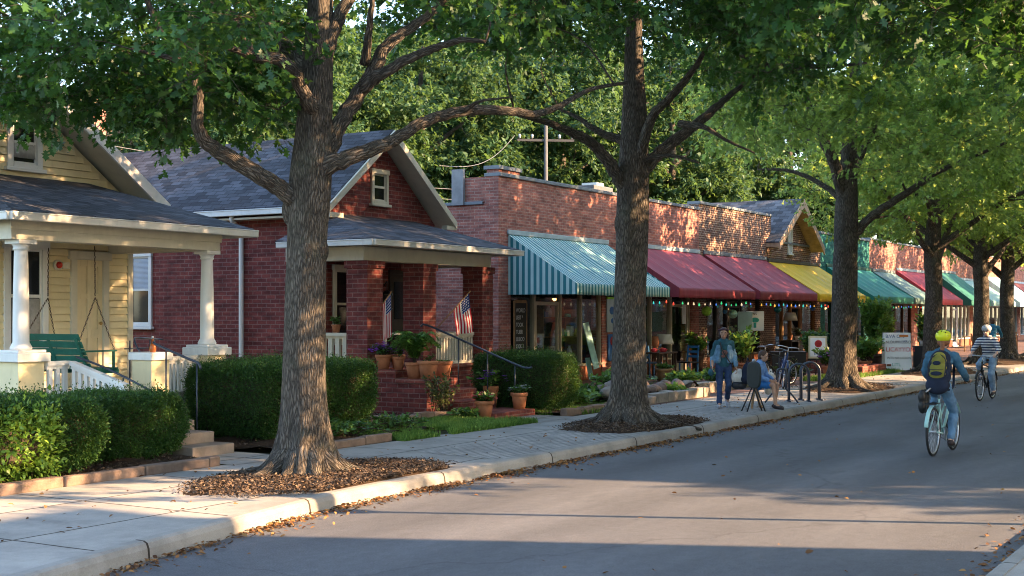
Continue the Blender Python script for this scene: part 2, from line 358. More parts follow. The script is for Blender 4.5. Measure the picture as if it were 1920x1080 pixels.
MULCH = earthmat('bark_mulch', [(.3, (.022, .014, .010)), (.5, (.065, .042, .028)), (.72, (.13, .085, .055))], 26)

def sheet(name, poly, z, m): 
    b = MB(); b.add([(x, y, z) for x, y in poly], [list(range(len(poly)))]); return tag(b.build(name, m), kind='structure')
XK = [-60, -25, -10, -4, 0, 2.5, 5, 6.2, 7.25, 8.1, 8.87, 9.5, 10, 10.5, 11, 12] + [12+2.*i for i in range(1, 75)] + [260]
def yk(x): return float(np.interp(x, [-60, -10, 0, 5, 7.25, 8.87, 10, 11, 12.2, 400], [-14, 3.6, 6.1, 7.42, 7.96, 8.27, 8.48, 8.6, 8.65, 8.65]))
YN = 2.0
sheet('ground', [(-500, -500), (900, -500), (900, 500), (-500, 500)], -.03, EARTH)
b = MB()
for i in range(len(XK)-1):
    a, c = XK[i], XK[i+1]; b.add([(a, min(YN-.02, yk(a)-4), 0), (c, min(YN-.02, yk(c)-4), 0), (c, yk(c)+.02, 0), (a, yk(a)+.02, 0)], [(0, 1, 2, 3)])
tag(b.build('road', ASPH), kind='structure')
def kerb(name, side):
    b = MB(); prof = [(0, -.02), (.015, .10), (.035, .142), (.07, .158), (.16, .16), (.16, -.02)]; vs = []; xs = [x for x in XK if x > -30]
    for x in xs:
        for d, z in prof: vs.append((x, (yk(x)+d) if side > 0 else YN-d, z))
    k = len(prof); fs = []
    for i in range(len(xs)-1):
        for j in range(k-1):
            q = (i*k+j, (i+1)*k+j, (i+1)*k+j+1, i*k+j+1); fs.append(q if side < 0 else q[::-1])
    b.add(vs, fs); return tag(b.build(name, KERB), kind='structure')
kerb('kerb', 1); kerb('kerb', -1)
b = MB()
for i in range(len(XK)-1):
    a, c = XK[i], XK[i+1]; b.add([(a, yk(a)+.16, .152), (c, yk(c)+.16, .152), (c, 11.45, .152), (a, 11.45, .152)], [(0, 1, 2, 3)])
tag(b.build('sidewalk', CONC), kind='structure')
sheet('near_sidewalk', [(-60, -3), (260, -3), (260, YN-.16), (-60, YN-.16)], .152, CONC)
sheet('paver_strip', [(14.5, 8.83), (19.2, 8.83), (19.2, 10.25), (14.7, 10.25)], .157, PAVER)
sheet('paver_strip', [(21.6, 8.83), (120, 8.83), (120, 10.25), (21.6, 10.25)], .157, PAVER)
sheet('front_yard', [(-60, 11.45), (24.6, 11.45), (24.6, 60), (-60, 60)], .145, EARTH)
sheet('shop_forecourt', [(24.6, 11.45), (140, 11.45), (140, 60), (24.6, 60)], .150, PATIO)
sheet('garden_path', [(19.8, 11.3), (21.3, 11.3), (21.3, 12.5), (19.8, 12.5)], .158, CONC)
sheet('garden_path', [(12.3, 11.3), (13.5, 11.3), (13.5, 12.4), (12.3, 12.4)], .158, CONC)

def mound(name, cx, cy, rx, ry, h, seed, n=40, ymin=None):
    rr = np.random.default_rng(seed); ph = rr.uniform(0, 6.28, 5); b = MB(); vs = [(cx, cy, .16+h)]; fs = []; K = 6
    for k in range(1, K+1):
        t = k/K
        for j in range(n):
            th = 2*math.pi*j/n; w_ = 1+.10*math.sin(2*th+ph[0])+.07*math.sin(5*th+ph[1])+.05*math.sin(11*th+ph[2])
            x = cx+rx*t*w_*math.cos(th); y = cy+ry*t*w_*math.sin(th)
            if ymin is not None: y = max(y, yk(x)+.17)
            z = .156+h*(1-t*t)+(.025*mnoise.noise((x*5, y*5, seed)) if k < K else -.01)
            vs.append((x, y, z))
    fs += [(0, 1+j, 1+(j+1) % n) for j in range(n)]
    for k in range(K-1):
        for j in range(n): fs.append((1+k*n+j, 1+(k+1)*n+j, 1+(k+1)*n+(j+1) % n, 1+k*n+(j+1) % n))
    b.add(vs, fs, 0, True); return tag(b.build(name, MULCH), kind='structure')
mound('mulch_bed', 11.95, 9.6, 1.8, 1.05, .05, 1, ymin=1)
mound('mulch_bed', 20.3, 9.65, 1.75, 1.0, .09, 2, ymin=1)
mound('mulch_bed', 33.0, 9.75, 2.2, 1.0, .10, 3, ymin=1)
mound('mulch_bed', 43.5, 10.0, 3.0, 1.1, .10, 4, ymin=1)
mound('mulch_bed', 54.5, 10.2, 5.0, 1.2, .10, 5, ymin=1)
b = MB()                                          # planted strips behind the front edging
def strip(x0, x1, y0, y1, seed, h=.05):
    b = MB(); nx = max(4, int((x1-x0)/.25)); ny = max(3, int((y1-y0)/.25)); vs = []
    for i in range(nx+1):
        for j in range(ny+1):
            x = x0+(x1-x0)*i/nx; y = y0+(y1-y0)*j/ny; vs.append((x, y, .165+h*(.5+mnoise.noise((x*2.3, y*2.3, seed)))))
    b.add(vs, [(i*(ny+1)+j, (i+1)*(ny+1)+j, (i+1)*(ny+1)+j+1, i*(ny+1)+j+1) for i in range(nx) for j in range(ny)], 0, True)
    return tag(b.build('mulch_bed', MULCH), kind='structure')
strip(4, 12.25, 11.62, 15, 1, .1); strip(13.55, 17.4, 11.75, 15, 2, .1); strip(17.4, 19.5, 13.35, 15, 3, .1); strip(21.35, 24.4, 11.75, 15, 4, .06)
def edging(name, label, p, q, hgt, wid, seed, mat, L=.55, group=None):
    rr = np.random.default_rng(seed); p = np.array(p, float); q = np.array(q, float); D = np.linalg.norm(q-p); d = (q-p)/D; nrm = np.array([-d[1], d[0]]); b = MB(); s = 0
    while s < D-.05:
        l = min(L*rr.uniform(.7, 1.35), D-s); c = p+d*(s+l/2); a = math.atan2(d[1], d[0])+rr.normal(0, .025); hh = hgt*rr.uniform(.85, 1.15)
        M3 = Matrix.Rotation(a, 3, 'Z') @ Matrix.Rotation(rr.normal(0, .03), 3, 'X')
        b.obox((c[0], c[1], .14+hh/2), (l-.012, wid*rr.uniform(.9, 1.1), hh), M3); s += l
    o = b.build(name, mat, bevel=.02); return tag(o, label, 'edging', group)
EDG = M('edging_stone', (.20, .135, .10), .9, .3, 4, .5, 25, grime=.3)
edging('garden_edging', 'worn brown stone edging in front of the yellow house hedges', (3, 11.5), (12.2, 11.5), .12, .15, 1, EDG, .9)
edging('garden_edging', 'low stone edging below the hedge behind the nearest tree trunk', (13.6, 11.55), (15.9, 11.58), .13, .14, 2, EDG, .8)
edging('garden_edging', 'rough stone edging right of the red porch steps', (21.3, 11.6), (24.0, 11.7), .14, .16, 3, EDG, .4)
edging('garden_edging', 'dark stone row under the brick porch beside the potted shrub', (17.6, 13.3), (19.6, 13.0), .16, .2, 4, EDG, .35)

def fastmesh(name, V, nper, parent=None, mats=(), faces=None, smooth=False):
    n = len(V)//nper; me = bpy.data.meshes.new(name); me.vertices.add(len(V)); me.vertices.foreach_set('co', np.asarray(V, np.float32).ravel())
    if faces is None: faces = [list(range(nper))]
    idx = []; st = []
    fl = np.concatenate([np.array(f) for f in faces]); ln = [len(f) for f in faces]
    li = (np.arange(n)[:, None]*nper+fl[None, :]).ravel(); starts = (np.arange(n)[:, None]*len(fl)+np.concatenate([[0], np.cumsum(ln)[:-1]])[None, :]).ravel()
    me.loops.add(len(li)); me.loops.foreach_set('vertex_index', li.astype(np.int32)); me.polygons.add(len(starts)); me.polygons.foreach_set('loop_start', starts.astype(np.int32))
    me.update(calc_edges=True); me.validate()
    for m in mats: me.materials.append(m)
    o = bpy.data.objects.new(name, me); COL.objects.link(o)
    if parent is not None: o.parent = parent
    return o
def frames(D, UPH, rng, tilt=.5):
    D = D/np.linalg.norm(D, axis=1)[:, None]; N = UPH+rng.normal(0, tilt, D.shape); N -= D*(N*D).sum(1)[:, None]; N /= np.linalg.norm(N, axis=1)[:, None]+1e-9
    return D, N, np.cross(N, D)
# leaf outline: along the midrib u, half width v (lobed oak leaf), droop and fold
OAK = np.array([(0, 0), (.14, .05), (.24, .24), (.36, .10), (.50, .40), (.60, .15), (.78, .30), (.84, .10), (1, 0), (.84, -.10), (.78, -.30), (.60, -.15), (.50, -.40), (.36, -.10), (.24, -.24), (.14, -.05)])
OVAL = np.array([(0, 0), (.3, .24), (.65, .22), (1, 0), (.65, -.22), (.3, -.24)])
def leaves(P, D, size, rng, shape, up=(0, 0, 1), tilt=.55):
    n = len(P); D, N, S = frames(D, np.tile(np.array(up, float), (n, 1)), rng, tilt)
    sz = size*rng.uniform(.65, 1.25, n)[:, None, None]; u = shape[:, 0][None, :, None]; v = shape[:, 1][None, :, None]
    fold = rng.uniform(.1, .5, n)[:, None, None]
    return (P[:, None, :]+sz*(u*D[:, None, :]+v*S[:, None, :]+(np.abs(v)*fold-.22*u*u)*N[:, None, :])).reshape(-1, 3)
LITTER = leafmat('fallen_leaves', (.06, .025, .012), (.20, .085, .03), (.36, .19, .07), (.2, .1, .03), .15, .8)
CHIPS = leafmat('mulch_chips', (.035, .02, .013), (.085, .056, .040), (.18, .125, .09), (.1, .05, .02), .05, .9)
def flat(name, P, size, rng, mat, label, cat, tilt=.35):
    th = rng.uniform(0, 6.28, len(P)); D = np.column_stack([np.cos(th), np.sin(th), rng.normal(0, .2, len(P))])
    V = leaves(np.asarray(P), D, size, rng, OVAL, tilt=tilt); return tag(fastmesh(name, V, 6, mats=[mat]), label, cat, kind='stuff')
rg = np.random.default_rng(11)
xs = 6+rg.gamma(1.6, 12, 9000); xs = xs[xs < 90]; ys = np.array([yk(x) for x in xs])-np.abs(rg.exponential(.09, len(xs)))-.01
dn = np.array([.5+.9*mnoise.noise((x*1.3, 0, 3)) for x in xs]); k = rg.uniform(0, 1, len(xs)) < dn+.05
flat('gutter_leaves', np.column_stack([xs, ys, rg.uniform(.008, .035, len(xs))])[k], .055, rg, LITTER, 'dry brown leaves gathered along the kerb gutter', 'fallen leaves')
P = []
for cx, cy, rx, ry, h, n in ((11.95, 9.6, 1.8, 1.05, .05, 15000), (20.3, 9.65, 1.75, 1.0, .09, 8000), (33, 9.75, 2.2, 1., .1, 1800), (43.5, 10, 3, 1.1, .1, 900)):
    t = np.sqrt(rg.uniform(0, 1.0, n))+np.abs(rg.normal(0, .07, n)); th = rg.uniform(0, 6.28, n); x = cx+rx*t*np.cos(th); y = cy+ry*t*np.sin(th)
    y = np.maximum(y, np.array([yk(a) for a in x])+.2); P.append(np.column_stack([x, y, .175+h*np.maximum(0, 1-t*t)+rg.uniform(0, .02, n)]))
for x0, x1, y0, y1, n in ((4, 12.2, 11.6, 13, 5000), (13.6, 17.4, 11.7, 12.8, 900), (17.4, 19.4, 13.3, 14.7, 900), (21.3, 24, 11.8, 13, 500)):
    P.append(np.column_stack([rg.uniform(x0, x1, n), rg.uniform(y0, y1, n), rg.uniform(.2, .25, n)]))
flat('mulch_chips', np.vstack(P), .036, rg, CHIPS, 'brown bark chips and leaves covering the mulch beds', 'mulch', .6)
n = 420; x = rg.uniform(5, 40, n); y = rg.uniform(8.9, 11.4, n)
A = np.column_stack([x, y, np.full(n, .168)]); n = 90; x = rg.uniform(7, 40, n); A2 = np.column_stack([x, rg.uniform(2.3, 8.4, n), np.full(n, .012)])
n = 500; x = rg.uniform(8, 16, n); A3 = np.column_stack([x, YN+rg.exponential(.12, n), np.full(n, .014)])
flat('scattered_leaves', np.vstack([A, A2, A3]), .06, rg, LITTER, 'single fallen leaves scattered over the pavement and road', 'fallen leaves')
# grass
GRASS = leafmat('grass_blades', (.07, .16, .03), (.13, .26, .045), (.2, .33, .07), (.2, .3, .05), .3, .5)
BLADE = np.array([(0, .06), (.5, .05), (1, 0), (.5, -.05), (0, -.06)])
def grass(x0, x1, y0, y1, n, h, label, seed, hole=None):
    r = np.random.default_rng(seed); x = r.uniform(x0, x1, n); y = r.uniform(y0, y1, n)
    k = np.array([mnoise.noise((a*1.5, c*1.5, seed)) > -.28 for a, c in zip(x, y)]); 
    P = np.column_stack([x, y, np.full(n, .15)])[k]; D = np.column_stack([r.normal(0, .35, len(P)), r.normal(0, .35, len(P)), np.ones(len(P))])
    V = leaves(P, D, h, r, BLADE, up=(1, 0, 0), tilt=1.); return tag(fastmesh('lawn_grass', V, 5, mats=[GRASS]), label, 'grass', kind='stuff')
grass(15.9, 19.85, 11.3, 13.2, 36000, .10, 'short green lawn in front of the brick porch', 5)
grass(21.4, 24.5, 11.5, 12.6, 7000, .10, 'small grass patch beside the hedge right of the red steps', 6)
grass(36, 44, 11.2, 12.2, 7000, .14, 'grass strip behind the third street tree', 8)
# ------------------------------------------------------------------ houses
class Wl:                                 # wall frame: a along the wall, z up, n outwards
    def __init__(s, face, plane): s.f, s.p = face, plane
    def box(s, b, a0, a1, z0, z1, n0, n1, mi=0):
        if s.f == '-y': b.box(a0, s.p-n1, z0, a1, s.p-n0, z1, mi)
        elif s.f == '+y': b.box(a0, s.p+n0, z0, a1, s.p+n1, z1, mi)
        elif s.f == '-x': b.box(s.p-n1, a0, z0, s.p-n0, a1, z1, mi)
        else: b.box(s.p+n0, a0, z0, s.p+n1, a1, z1, mi)
CURT = M('pale_curtain', (.35, .34, .32), .9, .2, 12, 0); BLIND = M('window_blind', (.42, .47, .55), .7, .05, 3, 0)
def window(par, W, a0, a1, z0, z1, frame=WHITE, t=.09, sash=True, sill=True, blind=0, name='window', glass=None):
    b = MB(); n = .05
    W.box(b, a0, a0+t, z0, z1, 0, n); W.box(b, a1-t, a1, z0, z1, 0, n); W.box(b, a0-.02, a1+.02, z1-t, z1+.02, 0, n+.015); W.box(b, a0+t, a1-t, z0, z0+.06, 0, n)
    s = .035
    zm = (z0+z1)/2; W.box(b, a0+t, a0+t+s, z0+.06, z1-t, -.03, .02); W.box(b, a1-t-s, a1-t, z0+.06, z1-t, -.03, .02)
    if sash: W.box(b, a0+t+s, a1-t-s, zm-.025, zm+.025, -.03, .025)
    W.box(b, a0+t+s, a1-t-s, z1-t-s, z1-t, -.03, .02); W.box(b, a0+t+s, a1-t-s, z0+.06, z0+.06+s, -.03, .02)
    o = b.build(name, frame, par, world=True, bevel=.006)
    g = MB(); W.box(g, a0+t+s-.004, a1-t-s+.004, z0+.06, z1-t, -.04, .003); g.build('pane', glass or DGLASS, o, world=True)
    if blind:
        c = MB(); zb = z0+.1+(z1-z0)*(1-blind); z = z1-t-.02
        while z > zb: W.box(c, a0+t+s+.012, a1-t-s-.012, z-.022, z, .005, .009); z -= .027
        c.build('blind', BLIND, o, world=True)
    if sill: s_ = MB(); W.box(s_, a0-.05, a1+.05, z0-.06, z0-.002, -.01, .09); s_.build('sill', frame, o, world=True, bevel=.008)
    return o
def gable_roof(par, xr, zr, x0, x1, z0, y0, y1, mat, th=.13, trim=WHITE, soff=None, board=.2, gut=None):
    """ridge at xr,zr along y; eaves at x0,x1 height z0 (tuple for two); front y0, back y1"""
    zl, zrr = z0 if isinstance(z0, tuple) else (z0, z0); b = MB(); b.prism([(x0, y0+.02, zl), (x0, y0+.02, zl-.05), (xr, y0+.02, zr-.06), (x1, y0+.02, zrr-.05), (x1, y0+.02, zrr), (xr, y0+.02, zr)][::-1], (0, y1-y0, 0))
    o = b.build('roof', mat, par, world=True)
    s = MB(); s.prism([(x0+.02, y0+.03, zl-.06), (x0+.02, y0+.03, zl-th), (xr, y0+.03, zr-th-.02), (x1-.02, y0+.03, zrr-th), (x1-.02, y0+.03, zrr-.06), (xr, y0+.03, zr-.07)][::-1], (0, y1-y0-.05, 0))
    s.build('soffit', soff or trim, o, world=True)
    f = MB(); d = .045
    for xe, ze in ((x0, zl), (x1, zrr)):
        f.prism([(xe, y0-d+.015, ze-.015), (xe, y0-d+.015, ze-board), (xr, y0-d+.015, zr-board*1.15), (xr, y0-d+.015, zr-.02)], (0, d, 0))
    f.build('bargeboard', trim, o, world=True)
    return o
def gutter(par, pts, s=.1, mat=WHITE, name='gutter'):
    b = MB()
    for p, q in zip(pts[:-1], pts[1:]):
        p = np.array(p, float); q = np.array(q, float); d = (q-p)/np.linalg.norm(q-p); b.beam(p-d*.0, q+d*0, s, s, mi=0); b.beam(p+(0, 0, s*.5), q+(0, 0, s*.5), s*1.25, .02)
    return b.build(name, mat, par, world=True, bevel=.012)
def hiproof(par, e, top, mat, name='porch_roof'):
    """e: four eave corners (front-left, front-right, back-right, back-left); top: two ridge points against the wall"""
    b = MB(); fl, fr, br, bl = e; tl, tr = top; d = np.array((0, 0, -.045))
    fs = [(fl, fr, tr, tl), (fr, br, tr), (bl, fl, tl)]
    for f in fs: f = [np.array(q, float) for q in f]; b.add(f, [list(range(len(f)))])
    b.add([np.array(q)+d for q in (fl, fr, br, bl)], [(3, 2, 1, 0)])
    ring = [fl, fr, br, bl]
    for i in range(3): a, c = np.array(ring[i]), np.array(ring[i+1]); b.quad(a+d, c+d, c, a)
    a, c = np.array(bl), np.array(fl); b.quad(a+d, c+d, c, a)
    return b.build(name, mat, par, world=True)
def balusters(par, p, q, z0, z1, mat, step=.11, w=.035, rail=.09, name='balustrade'):
    p = np.array([*p, 0.]); q = np.array([*q, 0.]); L = np.linalg.norm(q-p); d = (q-p)/L; b = MB()
    if np.isscalar(z1): z1 = (z1, z1)
    if np.isscalar(z0): z0 = (z0, z0)
    U = lambda t, z: p+d*t+np.array((0, 0, z))
    b.beam(U(0, z1[0]-.03), U(L, z1[1]-.03), rail, .06); b.beam(U(0, z1[0]-.085), U(L, z1[1]-.085), .045, .048); b.beam(U(0, z0[0]+.03), U(L, z0[1]+.03), .05, .06)
    n = int(L/step)
    for i in range(n):
        t = (i+.5)*L/n; a = z0[0]+(z0[1]-z0[0])*t/L+.055; c = z1[0]+(z1[1]-z1[0])*t/L-.10; b.beam(U(t, a), U(t, c), w, w*1.3, up=tuple(d))
    return b.build(name, mat, par, world=True)
def siding(par, x0, x1, y, z0, top, mat, name='wall', ex=.115, holes=()):
    """lapped boards; top(z) gives the x limits at height z, holes = (a0,a1,z0,z1) left out"""
    b = MB(); z = z0
    while True:
        a, c = top(z+ex*.5)
        if c-a < .12: break
        segs = [(max(a, x0), min(c, x1))]
        for h in holes:
            if h[2] < z+ex*.5 < h[3]: segs = [s for (u, v) in segs for s in ((u, min(v, h[0])), (max(u, h[1]), v)) if s[1]-s[0] > .01]
        for u, v in segs:
            if v-u > .02: b.prism([(u, y+.02, z+ex), (u, y-.012, z+ex), (u, y-.032, z+.011), (u, y+.02, z+.011)], (v-u, 0, 0))
        z += ex
    return b.build(name, mat, par, world=True)

# ---- yellow house
yh = thing('yellow_house', 'yellow clapboard house with white columned front porch and grey shingles', 'house', (13.7, 16.9, .15))
b = MB(); b.box(11.45, 16.96, .1, 15.9, 27, 3.9); b.prism([(11.45, 16.96, 3.9), (15.9, 16.96, 3.9), (13.72, 16.96, 5.42)], (0, 10, 0))
body = b.build('wall', YELLOW, yh, world=True)
siding(yh, 11.45, 15.85, 16.92, .85, lambda z: (11.45 if z < 3.8 else 11.45+(z-3.8)/.70, 15.85 if z < 3.8 else 15.85-(z-3.8)/.70), YELLOW, 'clapboards',
       holes=((14.62, 15.40, 0, 3.0), (13.36, 14.18, 1.45, 3.12), (13.42, 14.07, 4.25, 5.02)))
b = MB(); b.box(15.82, 16.87, .8, 15.92, 16.93, 3.95); b.build('corner_board', CREAM, yh, world=True)
gable_roof(yh, 13.72, 5.66, 11.1, 16.28, 3.86, 16.4, 27.3, SHING, board=.22, soff=CREAM)
wy = Wl('-y', 16.92)
window(yh, wy, 13.36, 14.18, 1.45, 3.12, t=.11); window(yh, wy, 13.42, 14.07, 4.25, 5.02, t=.10)
for (a0, a1, z0, z1) in ((13.52, 14.03, 1.6, 2.25), (13.55, 13.94, 4.4, 4.62)):
    b = MB(); n = 14
    vs = [(a0+(a1-a0)*i/n, 16.894+.006*math.sin(i*2.1), z) for i in range(n+1) for z in (z0, z1)]
    b.add(vs, [(2*i, 2*i+2, 2*i+3, 2*i+1) for i in range(n)], 0, True); b.build('curtain', CURT, yh, world=True, solid=.003)
# door
b = MB(); wy.box(b, 14.62, 14.74, .85, 2.98, 0, .06); wy.box(b, 15.28, 15.40, .85, 2.98, 0, .06); wy.box(b, 14.58, 15.44, 2.88, 3.02, 0, .08)
fr = b.build('door_frame', CREAM, yh, world=True, bevel=.008)
b = MB(); wy.box(b, 14.74, 15.28, .86, 2.88, -.02, .0)
for a0, a1 in ((14.74, 14.83), (14.97, 15.05), (15.19, 15.28)): wy.box(b, a0, a1, .86, 2.88, 0, .025)
for z0, z1 in ((.86, 1.05), (1.62, 1.76), (2.25, 2.34), (2.78, 2.88)):
    wy.box(b, 14.83, 14.97, z0, z1, 0, .024); wy.box(b, 15.05, 15.19, z0, z1, 0, .024)
dr = b.build('door', YEDOOR, yh, world=True, bevel=.005)
b = MB(); b.ell((15.22, 16.86, 1.86), .03, 10); b.build('handle', M('brass', (.45, .28, .09), .35, .1, 3, 0, 1, metal=.8), dr, world=True)
# porch
b = MB(); b.box(11.6, 14.45, .66, 15.85, 16.9, .85); b.build('porch_floor', M('porch_boards', (.30, .29, .26), .6, .2, 6, .2, 40), yh, world=True, bevel=.01)
b = MB(); b.box(11.7, 14.6, .1, 15.75, 16.85, .66); b.build('porch_base', YELLOW, yh, world=True)
b = MB(); b.box(11.72, 14.67, 3.0, 15.66, 14.93, 3.27); b.box(15.40, 14.93, 3.0, 15.66, 16.9, 3.27); b.box(11.72, 14.93, 3.0, 11.98, 16.9, 3.27); b.box(11.70, 14.655, 3.13, 15.68, 14.67, 3.27)
b.build('porch_beam', CREAM, yh, world=True, bevel=.006)
b = MB(); b.box(11.5, 14.5, 3.275, 15.95, 16.9, 3.30); b.build('porch_ceiling', CREAM, yh, world=True)
hiproof(yh, [(11.5, 14.38, 3.36), (16.12, 14.38, 3.36), (16.12, 16.9, 3.36), (11.5, 16.9, 3.36)], [(12.7, 16.9, 4.12), (15.0, 16.9, 4.12)], SHING)
gutter(yh, [(11.45, 16.8, 3.28), (11.45, 14.36, 3.28), (16.15, 14.36, 3.28), (16.15, 16.8, 3.28)])
for cx in (11.98, 15.5):
    b = MB(); b.box(cx-.21, 14.59, .12, cx+.21, 15.01, 1.37); p = b.build('pedestal', YELLOW, yh, world=True, bevel=.006)
    b = MB(); b.box(cx-.27, 14.53, 1.37, cx+.27, 15.07, 1.49); b.box(cx-.23, 14.57, 1.49, cx+.23, 15.03, 1.53); b.build('cap', WHITE, p, world=True, bevel=.012)
    b = MB(); b.lathe([(.14, 1.53), (.145, 1.56), (.125, 1.6), (.108, 1.63), (.107, 1.9), (.10, 2.4), (.088, 2.84), (.088, 2.86), (.105, 2.87), (.105, 2.89), (.095, 2.90), (.12, 2.94), (.125, 2.945)], (cx, 14.8, 0), 28)
    b.box(cx-.145, 14.655, 2.945, cx+.145, 14.945, 2.998); b.build('column', WHITE, yh, world=True)
balusters(yh, (13.76, 14.25), (15.27, 14.78), .80, 1.38, WHITE, .115, .05)
balusters(yh, (12.22, 14.6), (12.6, 14.6), .80, 1.37, WHITE, .11, .05); balusters(yh, (12.58, 14.5), (12.58, 13.45), (.80, .45), (1.37, 1.08), WHITE, .11, .05)
b = MB(); b.box(13.41, 13.85, .12, 13.75, 14.23, 1.36); p = b.build('newel', YELLOW, yh, world=True, bevel=.006)
b = MB(); b.box(13.37, 13.81, 1.36, 13.79, 14.27, 1.47); b.build('cap', WHITE, p, world=True, bevel=.012)
b = MB()
for i in range(5): b.box(12.62, 12.3+.36*i, .12, 13.40, 12.3+.36*(i+1)+(.9 if i == 4 else .02), .15+.14*(i+1)-.0)
b.build('steps', M('step_concrete', (.27, .21, .165), .85, .25, 3, .4, 40, grime=.3), yh, world=True, bevel=.015)
b = MB(); b.tube(smooth([(13.9, 14.3, 1.62), (13.5, 13.9, 1.61), (13.44, 13.75, 1.57), (13.44, 13.2, 1.40), (13.44, 13.0, 1.34), (13.44, 12.95, 1.26)], 4), .018, 8)
for y, z in ((13.02, 1.33), (13.6, 1.52)): b.tube([(13.44, y, .25), (13.44, y, z)], .012, 6)
b.build('handrail', BLUEM, yh, world=True)
b = MB(); b.tube(smooth([(12.66, 14.5, 1.42), (12.66, 13.9, 1.27), (12.66, 13.1, 1.0), (12.66, 12.95, .9)], 4), .016, 8); b.tube([(12.66, 13.6, .6), (12.66, 13.6, 1.15)], .013, 6)
b.build('handrail', BLUEM, yh, world=True)
b = MB(); b.tube(smooth([(13.75, 14.3, 1.30), (13.8, 14.6, 1.63), (14.3, 14.95, 1.65), (14.75, 15.0, 1.62)], 5), .013, 6)
for x in (13.95, 14.35): b.tube([(x, 14.85, .85), (x, 14.85, 1.62)], .012, 6)
b.tube([(13.85, 14.85, 1.5), (14.5, 14.95, 1.5)], .01, 6); b.build('porch_rail', BLUEM, yh, world=True)
# alarm lamp by the door
pl = thing('porch_lamp', 'round red lamp on a white box fixed beside the yellow door', 'lamp', (14.35, 16.88, 2.78))
b = MB(); b.lathe([(.085, 0), (.085, .03), (.07, .04)], n=18); o = b.build('base', CREAM, pl); o.rotation_euler = (R(90), 0, 0)
b = MB(); b.ell((0, -.05, 0), (.055, .05, .055), 14); b.build('lens', M('red_lens', (.35, .02, .01), .15, .2, 3, 0), pl)
b = MB(); b.box(.07, -.045, -.055, .22, -.005, .05); b.build('housing', CREAM, pl, bevel=.01)

# ---- brick house
bh = thing('brick_house', 'dark red brick house with grey gable roof and brick pillared porch', 'house', (22.6, 16.7, .15))
b = MB(); b.box(20.8, 16.7, .1, 24.65, 27, 4.0); b.prism([(20.8, 16.7, 4.0), (24.65, 16.7, 4.0), (22.6, 16.7, 5.66)], (0, 10.2, 0))
b.build('wall', BRK_HOUSE, bh, world=True)
gable_roof(bh, 22.6, 5.86, 20.42, 24.95, (4.16, 4.08), 16.32, 27.4, SHING, board=.17, trim=CREAM)
gutter(bh, [(20.40, 16.5, 4.06), (20.40, 27.3, 4.06)], .11)
b = MB(); b.box(20.45, 16.5, 3.93, 20.8, 27.3, 3.97); b.build('eave_soffit', CREAM, bh, world=True)
b = MB(); b.beam((20.42, 16.35, 3.95), (20.85, 16.35, 3.95), .12, .1); b.beam((24.6, 16.4, 3.93), (24.98, 16.4, 3.93), .14, .09); b.build('eave_return', CREAM, bh, world=True)
wy = Wl('-y', 16.7)
window(bh, wy, 22.28, 22.86, 4.32, 5.02, CREAM, .08)
wx = Wl('-x', 20.8)
window(bh, wx, 21.45, 22.15, 1.74, 3.34, WHITE, .08, blind=.55)
b = MB(); b.tube(smooth([(20.45, 18.85, 4.02), (20.46, 18.85, 3.92), (20.62, 18.85, 3.8), (20.73, 18.85, 3.7), (20.735, 18.85, 3.4), (20.735, 18.85, .3)], 4), .05, 10); b.build('downspout', WHITE, bh, world=True)
# chimney at the back
b = MB(); b.box(21.3, 24.2, 4.4, 22.0, 24.9, 7.0); b.box(21.25, 24.15, 7.0, 22.05, 24.95, 7.12); b.build('chimney', BRK_STORE, bh, world=True)
# porch
b = MB(); b.box(19.5, 14.8, .1, 24.15, 16.7, .93); b.build('porch_base', BRK_HOUSE, bh, world=True)
b = MB(); b.box(19.45, 14.75, .935, 24.2, 16.69, 1.0); b.build('porch_floor', BRK_STEP, bh, world=True, bevel=.01)
for x0, x1 in ((19.62, 20.10), (21.42, 21.86), (23.58, 24.02)):
    b = MB(); b.box(x0, 14.78, .1 if x0 < 20 else 1.0, x1, 15.26, 2.94); b.box(x0-.03, 14.75, 2.86, x1+.03, 15.29, 2.995); b.build('pillar', BRK_HOUSE, bh, world=True)
b = MB(); b.box(19.6, 14.85, 3.0, 24.05, 15.17, 3.26); b.box(19.6, 15.17, 3.0, 19.9, 16.7, 3.26); b.box(23.75, 15.17, 3.0, 24.05, 16.7, 3.26); b.build('porch_beam', CREAM, bh, world=True, bevel=.006)
b = MB(); b.box(19.4, 14.5, 3.27, 24.3, 16.69, 3.295); b.build('porch_ceiling', CREAM, bh, world=True)
hiproof(bh, [(19.28, 14.38, 3.38), (24.5, 14.38, 3.38), (24.5, 16.69, 3.38), (19.28, 16.69, 3.38)], [(20.9, 16.69, 4.02), (23.9, 16.69, 4.02)], SHING)
gutter(bh, [(19.25, 16.6, 3.30), (19.25, 14.36, 3.30), (24.53, 14.36, 3.30), (24.53, 16.6, 3.30)])
balusters(bh, (21.9, 15.0), (23.55, 15.0), 1.0, 1.64, CREAM, .10, .04); balusters(bh, (19.75, 15.3), (19.75, 16.65), 1.05, 1.66, CREAM, .16, .07, .14)
balusters(bh, (23.8, 15.3), (23.8, 16.65), 1.0, 1.64, CREAM, .12, .04)
window(bh, wy, 21.02, 21.62, 1.45, 2.98, CREAM, .09); window(bh, wy, 21.98, 22.5, 1.3, 3.0, CREAM, .09)
b = MB(); wy.box(b, 22.9, 23.0, 1.0, 2.95, 0, .05); wy.box(b, 23.6, 23.7, 1.0, 2.95, 0, .05); wy.box(b, 23.0, 23.6, 2.86, 2.95, 0, .05); fr = b.build('door_frame', WOODD, bh, world=True)
